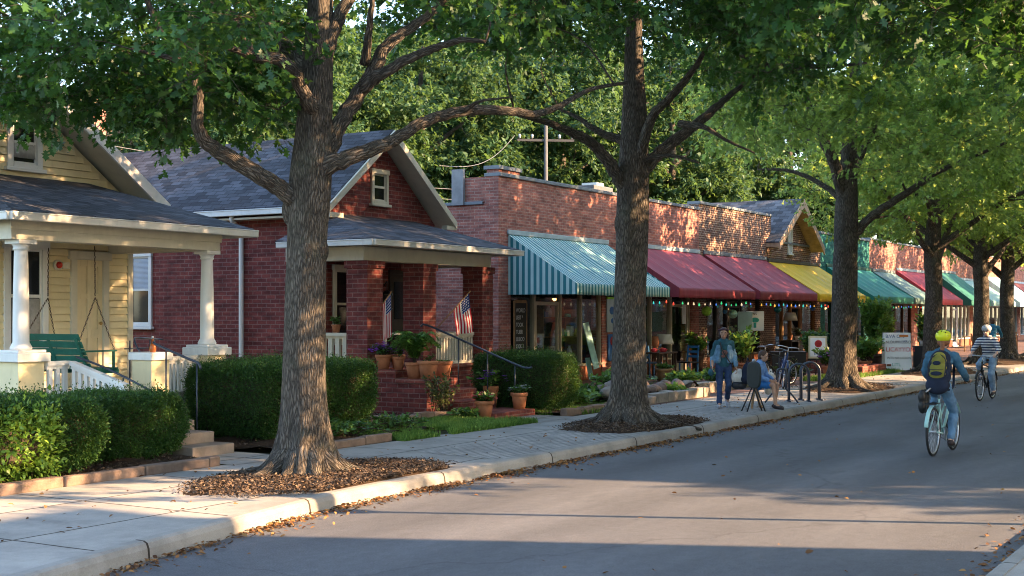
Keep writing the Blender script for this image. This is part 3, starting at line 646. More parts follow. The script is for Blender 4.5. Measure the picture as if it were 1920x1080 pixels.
b = MB(); wy.box(b, 23.0, 23.6, 1.0, 2.86, -.01, .02); wy.box(b, 23.08, 23.52, 1.9, 2.7, .02, .03, 1); wy.box(b, 23.08, 23.52, 1.15, 1.7, .02, .03); b.build('door', [WOODD, DGLASS], bh, world=True)
# steps
b = MB(); b.box(19.9, 12.2, .12, 21.3, 12.95, .27)
for i, z in enumerate((.45, .63, .81)): b.box(19.96, 12.95+.42*i, .12, 21.15, 12.95+.42*(i+1)+.01, z)
b.box(19.96, 14.21, .12, 21.15, 14.80, .985); b.build('steps', BRK_STEP, bh, world=True, bevel=.012)
b = MB(); b.box(19.53, 14.1, .1, 19.955, 14.79, .93); b.box(19.53, 13.4, .1, 19.955, 14.1, .78); b.box(19.50, 14.07, .935, 19.98, 14.80, 1.0, 1); b.box(19.50, 13.36, .782, 19.98, 14.07, .85, 1); b.build('cheek_wall', [BRK_HOUSE, BRK_STEP], bh, world=True)
b = MB(); b.tube(smooth([(21.25, 14.72, 1.78), (21.25, 14.45, 1.76), (21.25, 12.65, 1.10), (21.25, 12.35, 1.02), (21.27, 12.25, 1.03)], 5), .02, 8)
for y, z in ((12.6, 1.08), (13.2, 1.30), (13.85, 1.53)): b.tube([(21.25, y, .25), (21.25, y, z)], .013, 6)
b.build('handrail', BLUEM, bh, world=True)
b = MB(); wy.box(b, 22.62, 22.80, 2.25, 2.36, 0, .02); b.build('house_number_plate', CREAM, bh, world=True)

# ---- unseen brick houses added across the street to shade the road
def across(x0, x1, y0, y1, h, label):
    t = thing('brick_house', label, 'house', ((x0+x1)/2, y1, 0)); xm = (x0+x1)/2
    b = MB(); b.box(x0, y0, 0, x1, y1, h); b.build('wall', BRK_FAR, t, world=True)
    b = MB(); b.prism([(x0-.4, y0-.4, h), (x0-.4, y1+.4, h), (x0-.4, (y0+y1)/2, h+2.2)], (x1-x0+.8, 0, 0)); b.build('roof', SHING, t, world=True)
    W = Wl('+y', y1); n = max(2, int((x1-x0)/2.6))
    for k in range(n):
        for z in (1.2, 4.1):
            a = x0+(k+.5)*(x1-x0)/n; window(t, W, a-.5, a+.5, z, z+1.6)
    return t
across(2, 16.85, -19, -9.4, 9.0, 'long brick house across the street behind the camera')
across(24.0, 35, -14.4, -9.4, 9.0, 'second brick house across the street, nearer the shops')
across(37, 53, -16, -9.4, 8, 'third brick house across the street facing the teal shop')
across(55, 80, -18, -9.4, 8, 'last brick house far along the opposite side of the street')
across(83, 118, -18, -9.4, 8, 'long brick house at the far end of the opposite side')  # this row and the next keep bright sky out of the shop windows
across(121, 180, -18, -9.4, 8, 'farthest brick house on the opposite side')

t = thing('brick_house', 'pale sunlit house far behind the yellow house roof', 'house', (41, 46, 0)); TANB = brick('pale_brick', (.52, .36, .25), (.44, .29, .19), (.5, .42, .34))
b = MB(); b.box(36.5, 46, 0, 46, 55, 8.4); b.prism([(36.5, 46.01, 8.4), (46, 46.01, 8.4), (41.2, 46.01, 11.6)], (0, 8.9, 0)); b.build('wall', TANB, t, world=True); gable_roof(t, 41.2, 12.0, 36, 46.5, 8.5, 45.5, 55.4, SLATE)
for x in (38, 40.5, 43): window(t, Wl('-y', 46), x, x+1.0, 5.4, 7.2); window(t, Wl('-y', 46), x, x+1.0, 2, 3.8)
# ------------------------------------------------------------------ shops
YF = 17.5
POSTC = M('cream_post', (.50, .44, .33), .5, .12, 4, .1, 30, grime=.3); POSTD = M('dark_post', (.05, .045, .04), .5, .2, 4, .1, 30); POSTG = M('green_post', (.03, .12, .10), .5, .2, 4, .1, 30)
COPE = M('grey_coping', (.16, .18, .20), .6, .2, 3, .2, 20); BULK = M('orange_bulkhead', (.28, .09, .04), .6, .2, 3, .1, 30); LBLUE = M('pale_blue_board', (.38, .46, .48), .6, .12, 3, .1, 30, grime=.3)
def shop(label, x0, x1, top, mat, bays, post=POSTC, zt=2.95, deep=27, left=False, name='shop', bulk=BULK, cope=COPE):
    t = thing(name, label, 'shop', ((x0+x1)/2, YF, .15)); b = MB()
    b.box(x0, YF, zt, x1, YF+.35, top)
    for a, c, k in bays:
        if k == 'p': b.box(a, YF, .1, c, YF+.35, zt)
    b.box(x1-.3, YF+.35, .1, x1-.005, deep, top-.45)
    if left: b.box(x0, YF+.35, .1, x0+.3, deep, 4.80); b.box(x0, YF+.35, 4.80, x0+.35, YF+1.0, top)
    else: b.box(x0+.005, YF+.35, .1, x0+.3, deep, top-.45)
    b.box(x0+.3, deep-.3, .1, x1-.3, deep, top-.45); b.build('wall', mat, t, world=True)
    b = MB(); b.box(x0+.3, YF+.35, 4.2, x1-.3, deep-.3, 4.35); b.build('roof', M('tar_roof', (.08, .08, .08), .9, .2, 2, .2, 20), t, world=True)
    b = MB(); b.box(x0-.02, YF-.05, top, x1+.02, YF+.42, top+.09); 
    if left: b.box(x0-.06, YF+.45, 4.80, x0+.4, deep, 4.88)
    b.build('coping', cope, t, world=True, bevel=.01)
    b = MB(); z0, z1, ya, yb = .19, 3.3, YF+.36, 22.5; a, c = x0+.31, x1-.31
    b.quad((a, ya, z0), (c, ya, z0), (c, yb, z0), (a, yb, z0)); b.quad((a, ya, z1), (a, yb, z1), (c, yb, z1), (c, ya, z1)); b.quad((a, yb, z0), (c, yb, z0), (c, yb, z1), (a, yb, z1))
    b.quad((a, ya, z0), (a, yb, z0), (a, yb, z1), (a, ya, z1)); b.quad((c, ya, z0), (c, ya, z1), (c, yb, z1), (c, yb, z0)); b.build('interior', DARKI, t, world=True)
    W = Wl('-y', YF)
    for a, c, k in bays:
        if k == 'p': continue
        zb = .62 if k == 'w' else .2
        if k == 'w':
            b = MB(); W.box(b, a, c, .1, zb-.06, -.15, -.04); b.build('bulkhead', bulk, t, world=True)
        n = max(1, round((c-a)/1.25)) if k == 'w' else 1; b = MB(); pw = .07
        for i in range(n+1): x = a+(c-a)*i/n; W.box(b, max(a, x-pw/2), min(c, x+pw/2), zb, zt-.002, -.17, -.03)
        W.box(b, a, c, zb-.06, zb, -.19, .02); W.box(b, a, c, zt-.14, zt-.003, -.16, -.035)
        if k == 'd': W.box(b, a+pw, a+pw+.08, zb, zt-.6, -.14, -.06); W.box(b, c-pw-.08, c-pw, zb, zt-.6, -.14, -.06); W.box(b, a+pw, c-pw, zb, zb+.22, -.139, -.061); W.box(b, a+pw, c-pw, zt-.7, zt-.6, -.139, -.061)
        o = b.build('shop_door' if k == 'd' else 'shop_window', post, t, world=True, bevel=.006)
        g = MB(); W.box(g, a+.01, c-.01, zb+.01, zt-.05, -.105, -.098); g.build('pane', GLASS, o, world=True)
    return t
S1 = shop('red brick corner shop with striped and burgundy awnings', 28.7, 41.6, 5.50, BRK_STORE, [(28.7, 29.3, 'p'), (29.3, 30.6, 'w'), (30.6, 32.05, 'd'), (32.05, 34.45, 'w'), (34.45, 35.6, 'p'), (35.6, 36.4, 'w'), (36.4, 39.4, 'w'), (39.4, 40.9, 'd'), (40.9, 41.6, 'p')], left=True)
b = MB(); b.box(28.7, YF, 5.59, 29.75, YF+.35, 5.68); b.box(28.66, YF-.05, 5.68, 29.8, YF+.42, 5.77, 1); b.build('corner_block', [BRK_STORE, COPE], S1, world=True)
b = MB(); b.box(28.60, YF+1.0, 4.80, 28.69, YF+1.35, 5.72); b.build('flashing', M('dull_flashing', (.22, .22, .23), .6, .2, 4, 0), S1, world=True)
b = MB(); b.box(43.5, 24, 4.4, 49, 26.5, 6.35); b.box(43.4, 23.9, 6.35, 49.1, 26.6, 6.47, 1); b.build('roof_parapet', [BRK_STORE, COPE], S1, world=True)
S2 = shop('dark brown brick shop with pale mortar beside the gabled shop', 41.6, 48.6, 5.72, BRK_DARK, [(41.6, 42.3, 'p'), (42.3, 44.2, 'w'), (44.2, 45.6, 'd'), (45.6, 47.4, 'w'), (47.4, 48.6, 'p')], POSTD)
S3 = shop('brown brick shop with steep slate gable above the yellow awning', 48.6, 54.6, 4.75, BRK_DARK, [(48.6, 49.1, 'p'), (49.1, 51, 'w'), (51, 52.3, 'd'), (52.3, 53.9, 'w'), (53.9, 54.6, 'p')], WOODT)
b = MB(); b.prism([(48.7, YF+.001, 4.84), (52.9, YF+.001, 4.84), (50.8, YF+.001, 6.3)], (0, .3, 0)); b.build('gable_wall', BRK_DARK, S3, world=True)
gable_roof(S3, 50.8, 6.55, 48.0, 53.4, 4.75, 16.95, 27, SLATE, board=.3, trim=M('peeling_tan_trim', (.42, .29, .19), .7, .3, 4, .2, 20, grime=.5), th=.2)
window(S3, Wl('-y', YF), 50.45, 50.95, 4.4, 5.5, WHITE, .08, glass=M('white_shutter', (.6, .6, .58), .6, .1, 5, 0))
S4 = shop('shop with teal painted brick front behind the third oak', 54.6, 61.9, 5.4, BRK_TEAL, [(54.6, 55.2, 'p'), (55.2, 57.2, 'w'), (57.2, 58.5, 'd'), (58.5, 61.2, 'w'), (61.2, 61.9, 'p')], POSTG, bulk=POSTG)
S5 = shop('plain red brick shop with the small red awning', 61.9, 75, 5.5, BRK_STORE, [(61.9, 62.6, 'p'), (62.6, 65.4, 'w'), (65.4, 66.6, 'd'), (66.6, 69.6, 'w'), (69.6, 70.8, 'p'), (70.8, 74.2, 'w'), (74.2, 75, 'p')], WOODD)
S6 = shop('sunlit brick shop with the dark green awning', 75, 88, 5.9, BRK_FAR, [(75, 76, 'p'), (76, 79, 'w'), (79, 80.3, 'd'), (80.3, 83.5, 'w'), (83.5, 84.4, 'p'), (84.4, 87.2, 'w'), (87.2, 88, 'p')], WHITE)
S7 = shop('last brick shop of the row with the pale blue awning', 88, 108, 5.7, BRK_FAR, [(88, 89, 'p'), (89, 93, 'w'), (93, 94.5, 'd'), (94.5, 99, 'w'), (99, 100, 'p'), (100, 107, 'w'), (107, 108, 'p')], LBLUE)
def stripemat(name, c1, c2, per):
    m, nt, b, o = newmat(name); u = uvc(nt); x = nd(nt, 'ShaderNodeSeparateXYZ', {0: u}).outputs[0]
    f = mth(nt, 'GREATER_THAN', mth(nt, 'FRACT', mth(nt, 'DIVIDE', x, per)), .5); c = mixc(nt, f, c1, c2)
    c = mixc(nt, 1., c, ramp(nt, noi(nt, scl(nt, u, (1, .3, 1)), 3, 5, .6), [(.3, (.8,)*3), (.7, (1.12,)*3)]), 'MULTIPLY')
    lin(nt, b, 'Base Color', c); b.inputs['Roughness'].default_value = .75; bump(nt, noi(nt, u, 6, 3), .2, .02, b); return m
def canvas(name, c, var=.18):
    m, nt, b, o = newmat(name); u = uvc(nt); c = np.array(c)
    x = nd(nt, 'ShaderNodeSeparateXYZ', {0: u}).outputs[0]; seam = mth(nt, 'LESS_THAN', mth(nt, 'FRACT', mth(nt, 'DIVIDE', x, 1.02)), .02)
    cc = ramp(nt, noi(nt, scl(nt, u, (1.4, .35, 1)), 2.2, 6, .65), [(.3, c*(1-var)), (.7, np.minimum(c*(1+var), .9))])
    cc = mixc(nt, ramp(nt, noi(nt, scl(nt, u, (2.5, .22, 1)), 2.4, 6, .7), [(.5, (0, 0, 0)), (.72, (.55,)*3)]), cc, tuple(c*.5+.02)); cc = mixc(nt, ramp(nt, noi(nt, scl(nt, u, (1, .6, 1)), .9, 5, .6), [(.5, (0, 0, 0)), (.75, (.3,)*3)]), cc, tuple(np.minimum(c*1.12+.025, .9))); cc = mixc(nt, mth(nt, 'MULTIPLY', seam, .45), cc, tuple(c*.4)); lin(nt, b, 'Base Color', cc); b.inputs['Roughness'].default_value = .7; b.inputs['Specular IOR Level'].default_value = .3
    bump(nt, mth(nt, 'ADD', noi(nt, scl(nt, u, (2, .5, 1)), 3, 3), mth(nt, 'MULTIPLY', seam, .4)), .3, .03, b); return m
def awning(label, x0, x1, mat, zt=4.04, proj=2.0, zv=2.77, zb=2.50, board=LBLUE, seed=0, sag=.06):
    t = thing('shop_awning', label, 'awning', ((x0+x1)/2, YF, zb)); yw, yf = YF-.01, YF-proj; r = np.random.default_rng(seed); n = max(6, int((x1-x0)/.25)); m = 8
    b = MB(); vs = []
    for i in range(n+1):
        for j in range(m+1):
            x = x0+(x1-x0)*i/n; s = j/m; ribs = abs(math.sin(math.pi*(x-x0)/1.02)); z = zt+(zv-zt)*s-sag*ribs*math.sin(math.pi*s); vs.append((x, yw+(yf-yw)*s, z))
    b.add(vs, [(i*(m+1)+j, i*(m+1)+j+1, (i+1)*(m+1)+j+1, (i+1)*(m+1)+j) for i in range(n) for j in range(m)], 0, False)
    for x in (x0, x1): b.add([(x, yw, zt), (x, yf, zv), (x, yf, zb+.01), (x, yw, zb+.01)], [(0, 1, 2, 3)] if x == x0 else [(3, 2, 1, 0)])
    b.build('canopy', mat, t, world=True, solid=.008)
    b = MB(); vs = []; n2 = n*3
    for i in range(n2+1):
        x = x0+(x1-x0)*i/n2; w_ = .012*math.sin(x*9)+.01*mnoise.noise((x*2, 0, seed)); zz = zb-.012*abs(math.sin(x*math.pi/.34))
        for q in range(4): s = q/3; vs.append((x, yf-.004-w_*s, zv+(zz-zv)*s))
    b.add(vs, [(i*4+q, i*4+q+1, (i+1)*4+q+1, (i+1)*4+q) for i in range(n2) for q in range(3)], 0, True); b.build('valance', mat, t, world=True, solid=.006)
    b = MB()
    for z, y in ((zv-.03, yf+.03), (zb+.02, yf+.03)): b.tube([(x0+.02, y, z), (x1-.02, y, z)], .016, 6)
    k = max(2, int((x1-x0)/1.02))
    for i in range(k+1): x = x0+.02+(x1-x0-.04)*i/k; b.tube([(x, yw-.02, zt-.06), (x, yf+.03, zv-.05)], .012, 5)
    for x in (x0+.03, x1-.03): b.tube([(x, yf+.03, zb+.02), (x, yw, zb+.02)], .014, 6)
    b.build('frame', GREYM, t, world=True)
    b = MB(); b.box(x0-.05, YF-.05, zt+.005, x1+.05, YF-.003, zt+.13); b.build('head_board', board, t, world=True, bevel=.008); return t
MAROON = canvas('burgundy_canvas', (.27, .042, .058)); YELC = canvas('yellow_canvas', (.90, .545, .025), .1); GRNC = canvas('green_canvas', (.025, .23, .17)); DGRN = canvas('dark_green_canvas', (.01, .115, .085))
awning('teal and white striped awning on the corner brick shop', 29.16, 34.75, stripemat('striped_canvas', (.02, .19, .21), (.42, .60, .57), .17))
awning('burgundy awning half hidden by the second oak', 35.4, 41.55, MAROON, seed=2); awning('burgundy awning beside the yellow awning', 42.0, 48.0, MAROON, seed=3, board=COPE)
awning('bright yellow awning under the gable', 48.25, 54.25, YELC, zt=4.0, seed=4, board=POSTD); awning('long green awning under the teal wall', 55.4, 62.0, GRNC, seed=5, board=POSTG)
awning('faded grey green awning right of the long green one', 62.3, 66.2, canvas('grey_green_canvas', (.13, .22, .20), .25), seed=6, board=COPE); awning('small bright red awning right of the fourth oak', 66.6, 72.2, canvas('red_canvas', (.42, .05, .06)), zt=4.2, seed=7)
awning('dark green awning near the striped shirt cyclist', 74.3, 79.5, DGRN, zt=4.35, seed=8, board=COPE); awning('pale mint awning far down the row', 80.2, 87, canvas('mint_canvas', (.30, .48, .42), .15), seed=9)
awning('light blue awning at the far end', 88.5, 95.5, canvas('sky_canvas', (.28, .50, .58), .15), zt=4.3, seed=10); awning('dull red awning beyond the light blue one', 96.5, 104, canvas('brick_canvas', (.28, .08, .06), .2), zt=4.2, seed=11)

# strings of coloured bulbs under the awning edges
BULBS = [emis('bulb_'+n, c, .15) for n, c in (('red', (.9, .08, .04)), ('green', (.05, .7, .25)), ('amber', (1., .5, .08)), ('blue', (.08, .25, .9)), ('teal', (.05, .65, .6)), ('warm', (1., .75, .45)))]
WIREM = M('black_wire', (.012, .012, .012), .6, .1, 3, 0)
_bm = {}
def bulbmesh(i):
    if i not in _bm:
        b = MB(); b.lathe([(.004, .045), (.018, .04), (.018, .01), (.024, .0), (.040, -.04), (.036, -.065), (.018, -.085), (.003, -.09)], n=10); o = b.build('bulb', BULBS[i]); _bm[i] = o.data; bpy.data.objects.remove(o)
    return _bm[i]
r = np.random.default_rng(5)
for x0, x1, lb in ((33.5, 35.3, 'coloured bulbs at the right end of the striped awning'), (35.5, 41.5, 'coloured bulbs under the first burgundy awning'), (42.1, 48, 'coloured bulbs under the second burgundy awning'), (48.4, 54.2, 'coloured bulbs under the yellow awning'), (55.5, 62, 'coloured bulbs under the long green awning'), (62.4, 66.1, 'coloured bulbs under the grey green awning')):
    t = thing('light_string', lb, 'string lights', (x0, YF-1.95, 2.42)); n = max(4, int((x1-x0)/.42)); pts = []
    for i in range(n*4+1): s = i/4; pts.append((x0+(x1-x0)*s/n, YF-1.95, 2.46-.05*math.sin(math.pi*(s % 1))))
    b = MB(); b.tube(pts, .006, 4, caps=False); b.build('wire', WIREM, t, world=True)
    for i in range(n):
        o = bpy.data.objects.new('bulb', bulbmesh(int(r.integers(6)))); COL.objects.link(o); o.parent = t; o.location = ((x1-x0)*(i+.5)/n, r.normal(0, .01), -.07+r.normal(0, .02)); o.scale = (r.uniform(.5, .75),)*3
# roof unit and utility pole
t = thing('roof_air_unit', 'pale grey air unit on the corner shop roof', 'air unit', (42.5, 22, 4.35)); b = MB(); b.box(-1.0, -.6, 0, .5, .6, 2.2); b.build('housing', M('dull_grey_paint', (.085, .083, .085), .7, .2, 3, .1, 20, grime=.4), t, bevel=.03)
b = MB(); b.box(-.2, -.3, 2.2, .35, .3, 2.36); b.tube(smooth([(.5, .1, 2.0), (.9, .1, 2.1), (1.1, .1, 1.6), (1.15, .1, 0)], 4), .14, 10); b.build('duct', GREYM, t)
mats_pole = M('weathered_arm', (.06, .055, .05), .8, .2, 3, 0)
t = thing('utility_pole', 'tall grey utility pole with crossarm behind the corner shop', 'utility pole', (50.7, 28.5, 0)); b = MB(); b.tube([(0, 0, 0), (0, 0, 10.4)], [.10, .08], 12); b.build('pole', M('grey_pole', (.075, .075, .075), .8, .2, 3, .2, 20), t)
b = MB(); d = np.array((.6, -.8, 0)); b.beam(d*-1.25+(0, 0, 9.6), d*1.25+(0, 0, 9.6), .08, .10); b.beam(d*-.7+(0, 0, 7.2), d*.7+(0, 0, 7.2), .1, .1); b.build('crossarm', mats_pole, t)
for s in (-1.15, -.6, .6, 1.15): b = MB(); b.lathe([(.03, 0), (.06, .05), (.05, .1), (.07, .14), (.02, .2)], tuple(d*s+(0, 0, 9.67)), 10); b.build('insulator', GREYM, t)
WIRE = M('pale_wire', (.14, .14, .14), .5, .1, 3, 0)
for k, (p, q, lb) in enumerate((((50.7-.8, 28.5+1.1, 9.8), (29, 19.5, 5.9), 'wire sloping down from the pole to the corner parapet'), ((50.7, 28.5, 7.3), (20, 29, 7.0), 'upper of two wires running left from the utility pole'), ((50.7, 28.5, 6.9), (20, 29, 6.6), 'lower of two wires running left from the utility pole'), ((50.7, 28.5, 7.3), (46, 22, 6.6), 'wire from the pole to the roof air unit'))):
    p, q = np.array(p), np.array(q); b = MB(); b.tube([p+(q-p)*s-np.array((0, 0, .5*math.sin(math.pi*s))) for s in np.linspace(0, 1, 14)], .010, 5); tag(b.build('overhead_wire', WIRE), lb, 'wire', 'wires on the utility pole')
t = thing('lamp_post', 'slender lamp post on the near pavement beyond the right edge', 'lamp post', (14.35, .2, .15)); b = MB(); b.lathe([(.12, 0), (.12, .3), (.07, .36), (.055, .5), (.045, 3.4), (.06, 3.45), (.05, 3.5)], n=14); b.build('post', BLUEM if False else M('lamp_iron', (.02, .03, .03), .5, .2, 8, .05, 50), t); b = MB(); b.lathe([(.06, 3.5), (.16, 3.6), (.19, 3.95), (.15, 4.0), (.03, 4.2)], n=14); b.build('lantern', M('frosted_glass', (.6, .6, .58), .3, .05, 4, 0), t)  # unseen post, added to draw a narrow shadow over the sunlit road
# ------------------------------------------------------------------ trees
BARK = barkmat('oak_bark', (.17, .143, .117), (.026, .021, .017)); BARK2 = barkmat('oak_bark_grey', (.15, .125, .10), (.03, .024, .02))
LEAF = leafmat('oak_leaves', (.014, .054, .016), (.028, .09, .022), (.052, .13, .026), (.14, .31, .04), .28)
LEAF2 = leafmat('oak_leaves_far', (.055, .15, .05), (.115, .25, .064), (.24, .37, .08), (.50, .66, .14), .48)  # same oak foliage with sunlight put into a paler, yellower colour
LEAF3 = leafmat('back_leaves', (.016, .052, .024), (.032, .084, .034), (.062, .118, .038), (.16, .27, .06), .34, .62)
class Tree:
    def __init__(s, seed): s.b = MB(); s.rng = np.random.default_rng(seed); s.sk = []; s.P = []; s.D = []; s.seed = seed
    def trunk(s, pts, radii, flare=.55, n=32):
        T = smooth(np.column_stack([np.array(pts, float), radii]), 7); base = T[0, 2]; rr = s.rng.uniform(0, 6.28, 6)
        # denser rings at the foot
        def mod(th, L, i):
            h = L; f = math.exp(-h/.30)
            m = 1+flare*f*(.75+.55*math.sin(4*th+rr[0])+.35*math.sin(7*th+rr[1]))
            m += .035*math.sin(3*th+rr[2]+h*.6)+.028*math.sin(5*th+rr[3]-h*1.1)+.05*mnoise.noise((math.cos(th)*1.5+s.seed, math.sin(th)*1.5, h*1.3))
            return m
        z = [0, .04, .09, .15, .22, .3, .4, .52]; extra = []
        d = T[1]-T[0]
        ext = [T[0]+d*(q/np.linalg.norm(d[:3])) for q in z if q < np.linalg.norm((T[2]-T[0])[:3])]
        T2 = np.array(ext+[q for q in T[1:] if q[2]-base > (ext[-1][2]-base+.08)])
        s.b.tube(T2[:, :3], T2[:, 3], n, seam=1.0, mod=mod); s.reg(T2); return s
    def roots(s, n=8, spread=.62, r0=.085):
        T = s.sk[0]; c = T[0, :3].copy(); r = T[0, 3]
        for k in range(n):
            a = 2*math.pi*(k+s.rng.uniform(-.25, .25))/n; d = np.array([math.cos(a), math.sin(a), 0]); p = np.array([-d[1], d[0], 0])*s.rng.uniform(-.12, .12); l = spread*s.rng.uniform(.6, 1.2); q = s.rng.uniform(.75, 1.2)
            C = smooth([np.array([*(c+d*r*.55)]) + (0, 0, .55), c+d*r*1.0+(0, 0, .26), c+d*(r*1.25+l*.3)+p*.5+(0, 0, .08), c+d*(r*1.3+l*.7)+p+(0, 0, .03), c+d*(r*1.3+l)+p*1.5+(0, 0, -.03)], 5)
            s.b.tube(C, np.interp(np.linspace(0, 1, len(C)), [0, .3, .6, 1], [r0*.7*q, r0*1.25*q, r0*.7*q, .02]), 9, seam=1., mod=lambda th, L, i: 1+.12*math.sin(3*th+L*9))
        return s
    def burl(s, p, r): s.b.ell(p, r, 14); return s
    def reg(s, T): s.sk.append(T)
    def limb(s, pts, r0, r1, n=12, k=6):
        pts = np.array(pts, float); r = np.interp(np.linspace(0, 1, len(pts)), [0, .12, 1], [r0*1.25, r0, r1]); T = smooth(np.column_stack([pts, r]), k)
        ph = s.rng.uniform(0, 6, 2)
        T[1:-1, :3] += .09*T[1:-1, 3:4]*s.rng.normal(0, 1, (len(T)-2, 3))
        s.b.tube(T[:, :3], T[:, 3], n, seam=1., mod=lambda th, L, i: 1+.06*math.sin(2*th+L*2+ph[0])+.05*math.sin(3*th-L*3+ph[1])); s.reg(T); return s
    def grow(s, A, ntw=6, tl=.7, nl=12, rmax=.032, twig=True, flatten=.6, sides=5, minr=.005):
        A = np.array(A); sk = np.vstack([t[::2] for t in s.sk]); c0 = np.vstack([t[0] for t in s.sk])[0, :3]
        d0 = np.linalg.norm(A[:, None, :]-sk[None, :, :3], axis=2).min(1); rng = s.rng
        for a in A[np.argsort(d0)]:
            dv = np.linalg.norm(sk[:, :3]-a, axis=1)+np.where(sk[:, 2] > a[2]+.6, .8, 0); i = dv.argmin(); p = sk[i, :3]; L = np.linalg.norm(a-p)
            if L > .05:
                r0 = min(sk[i, 3]*.7, .008+.012*L, rmax); mid = (p+a)/2+rng.normal(0, .10*L, 3)+(0, 0, .12*L)
                T = smooth(np.column_stack([np.array([p, mid, a]), [r0, r0*.75, minr]]), 4); s.b.tube(T[:, :3], T[:, 3], sides, caps=False); sk = np.vstack([sk, T[2::2]])
            out = a-c0; out[2] *= .3; out /= np.linalg.norm(out)+1e-6
            for _ in range(ntw):
                d = rng.normal(0, 1, 3); d[2] *= flatten; d += out*.55+(0, 0, -.12); d /= np.linalg.norm(d); l = tl*rng.uniform(.5, 1.25)
                e = a+d*l+(0, 0, -.12*l); m = a+d*l*.55+rng.normal(0, .05, 3)
                if twig: T = np.array([a, m, e]); s.b.tube(T, [minr, minr*.7, minr*.35], 3, caps=False)
                t = rng.uniform(.2, 1.05, nl); Q = a[None]+(e-a)[None]*t[:, None]+rng.normal(0, .045*tl/.7, (nl, 3)); dd = d[None]+rng.normal(0, .75, (nl, 3)); dd[:, 2] -= .25
                s.P.append(Q); s.D.append(dd)
        return s
    def fin(s, name, label, loc, leafm, size, shape, bark=BARK, group=None, cull=None):
        t = thing(name, label, 'tree', loc, 0, group); s.b.build('trunk', bark, t, world=True)
        P = np.vstack(s.P); D = np.vstack(s.D)
        if cull is not None: k = cull(P); P, D = P[k], D[k]
        V = leaves(P, D, size, s.rng, shape)-np.array(loc); fastmesh('crown', V, len(shape), t, [leafm]); return t
def lobes(rng, L, n):                     # points inside a list of (centre, radii) lobes, more towards the shell
    vol = np.array([np.prod(r) for c, r in L]); ks = rng.choice(len(L), n, p=vol/vol.sum()); o = []
    for k in ks:
        d = rng.normal(0, 1, 3); d /= np.linalg.norm(d); o.append(np.array(L[k][0])+d*np.array(L[k][1])*rng.uniform(.25, 1)**.5)
    return np.array(o)
def pxs(rng, x0, x1, y0, Z0, Z1, bottom, n, c, rad, fringe=0):   # points over a range of view directions, kept inside the crown radius
    o = []; bx, by = zip(*bottom)
    while len(o) < n:
        px, py, Z = rng.uniform(x0, x1), rng.uniform(y0, 340), rng.uniform(Z0, Z1); lim = np.interp(px, bx, by)
        if py > lim or (fringe and rng.uniform() > 1 if py < lim-fringe else False): continue
        p = at(px, py, Z)
        if math.hypot(p[0]-c[0], p[1]-c[1]) < rad: o.append(p)
    return o
def L3(Z0, *pp):                          # limb through (px, py, depth offset) stations
    return [at(x, y, Z0+d) for x, y, d in pp]

# nearest tree
Z1 = 15.3; c1 = (11.9, 9.9); T = Tree(1)
tp = L3(Z1, (570, 893, 0), (571, 700, 0), (575, 560, 0), (578, 450, 0), (583, 350, .0), (590, 230, .05), (597, 90, .1), (602, -60, .1), (606, -260, .2))
T.trunk(tp, [.25, .243, .232, .23, .245, .205, .17, .125, .07], .95, 44); T.roots(9, .5, .085); T.burl(at(548, 395, Z1), (.12, .12, .2)); T.burl(at(600, 470, Z1-.08), (.10, .10, .16)); T.burl(at(575, 470, Z1-.16), (.10, .09, .14))
T.limb(L3(Z1, (578, 392, 0), (540, 365, -.1), (500, 338, -.25), (430, 295, -.4), (388, 268, -.5), (370, 235, -.6), (371, 180, -.7), (350, 120, -.8), (318, 80, -.9), (290, 35, -1.0), (262, -40, -1.2)), .10, .025, 16)
T.limb(L3(Z1, (348, 118, -.8), (318, 108, -.9), (285, 100, -1.0), (245, 92, -1.3)), .038, .012)
T.limb(L3(Z1, (352, 110, -.8), (345, 70, -.7), (340, 20, -.6)), .03, .01)
T.limb(L3(Z1, (588, 205, -.1), (565, 165, -.3), (548, 130, -.5), (520, 110, -.6), (485, 108, -.7), (468, 98, -.75), (452, 60, -.8), (425, 25, -.9), (385, -5, -1), (340, -50, -1.2)), .08, .025, 14)
T.limb(L3(Z1, (470, 102, -.75), (430, 90, -1.0), (380, 84, -1.3)), .04, .012)
T.limb(L3(Z1, (585, 140, .1), (560, 105, .5), (525, 75, .9), (498, 40, 1.2), (478, 0, 1.5), (455, -60, 1.9)), .10, .04, 14)
T.limb(L3(Z1, (588, 330, .0), (622, 265, .15), (655, 200, .3), (690, 150, .4), (720, 95, .5), (755, 62, .6), (800, 30, .7), (838, -10, .8), (880, -70, 1)), .10, .035, 16)
T.limb(L3(Z1, (680, 162, .35), (715, 140, .2), (770, 108, .0), (820, 88, -.2), (865, 75, -.4), (910, 78, -.5)), .075, .02)
T.limb(L3(Z1, (684, 120, .4), (690, 70, .2), (697, 10, .0), (702, -40, 0)), .05, .02)
T.limb(L3(Z1, (600, 130, .1), (622, 60, .1), (645, 15, .15), (672, -40, .2)), .10, .06, 14)
T.limb(L3(Z1, (598, 322, -.05), (640, 300, -.1), (690, 282, .0), (740, 262, .2), (800, 226, .5), (870, 208, .9), (950, 207, 1.3), (1010, 213, 1.7), (1055, 196, 2.0), (1105, 168, 2.3), (1175, 155, 2.8)), .092, .022, 14)
T.limb(L3(Z1, (870, 209, .9), (900, 190, .6), (960, 182, .3)), .025, .008)
bot1 = [(-200, 230), (0, 200), (60, 212), (110, 198), (160, 185), (215, 195), (270, 228), (330, 250), (400, 225), (470, 250), (520, 235), (548, 140), (575, -30), (630, -40), (680, -10), (760, 0), (830, 15), (900, 70), (960, 95), (1010, 100), (1060, 70), (1200, 40)]
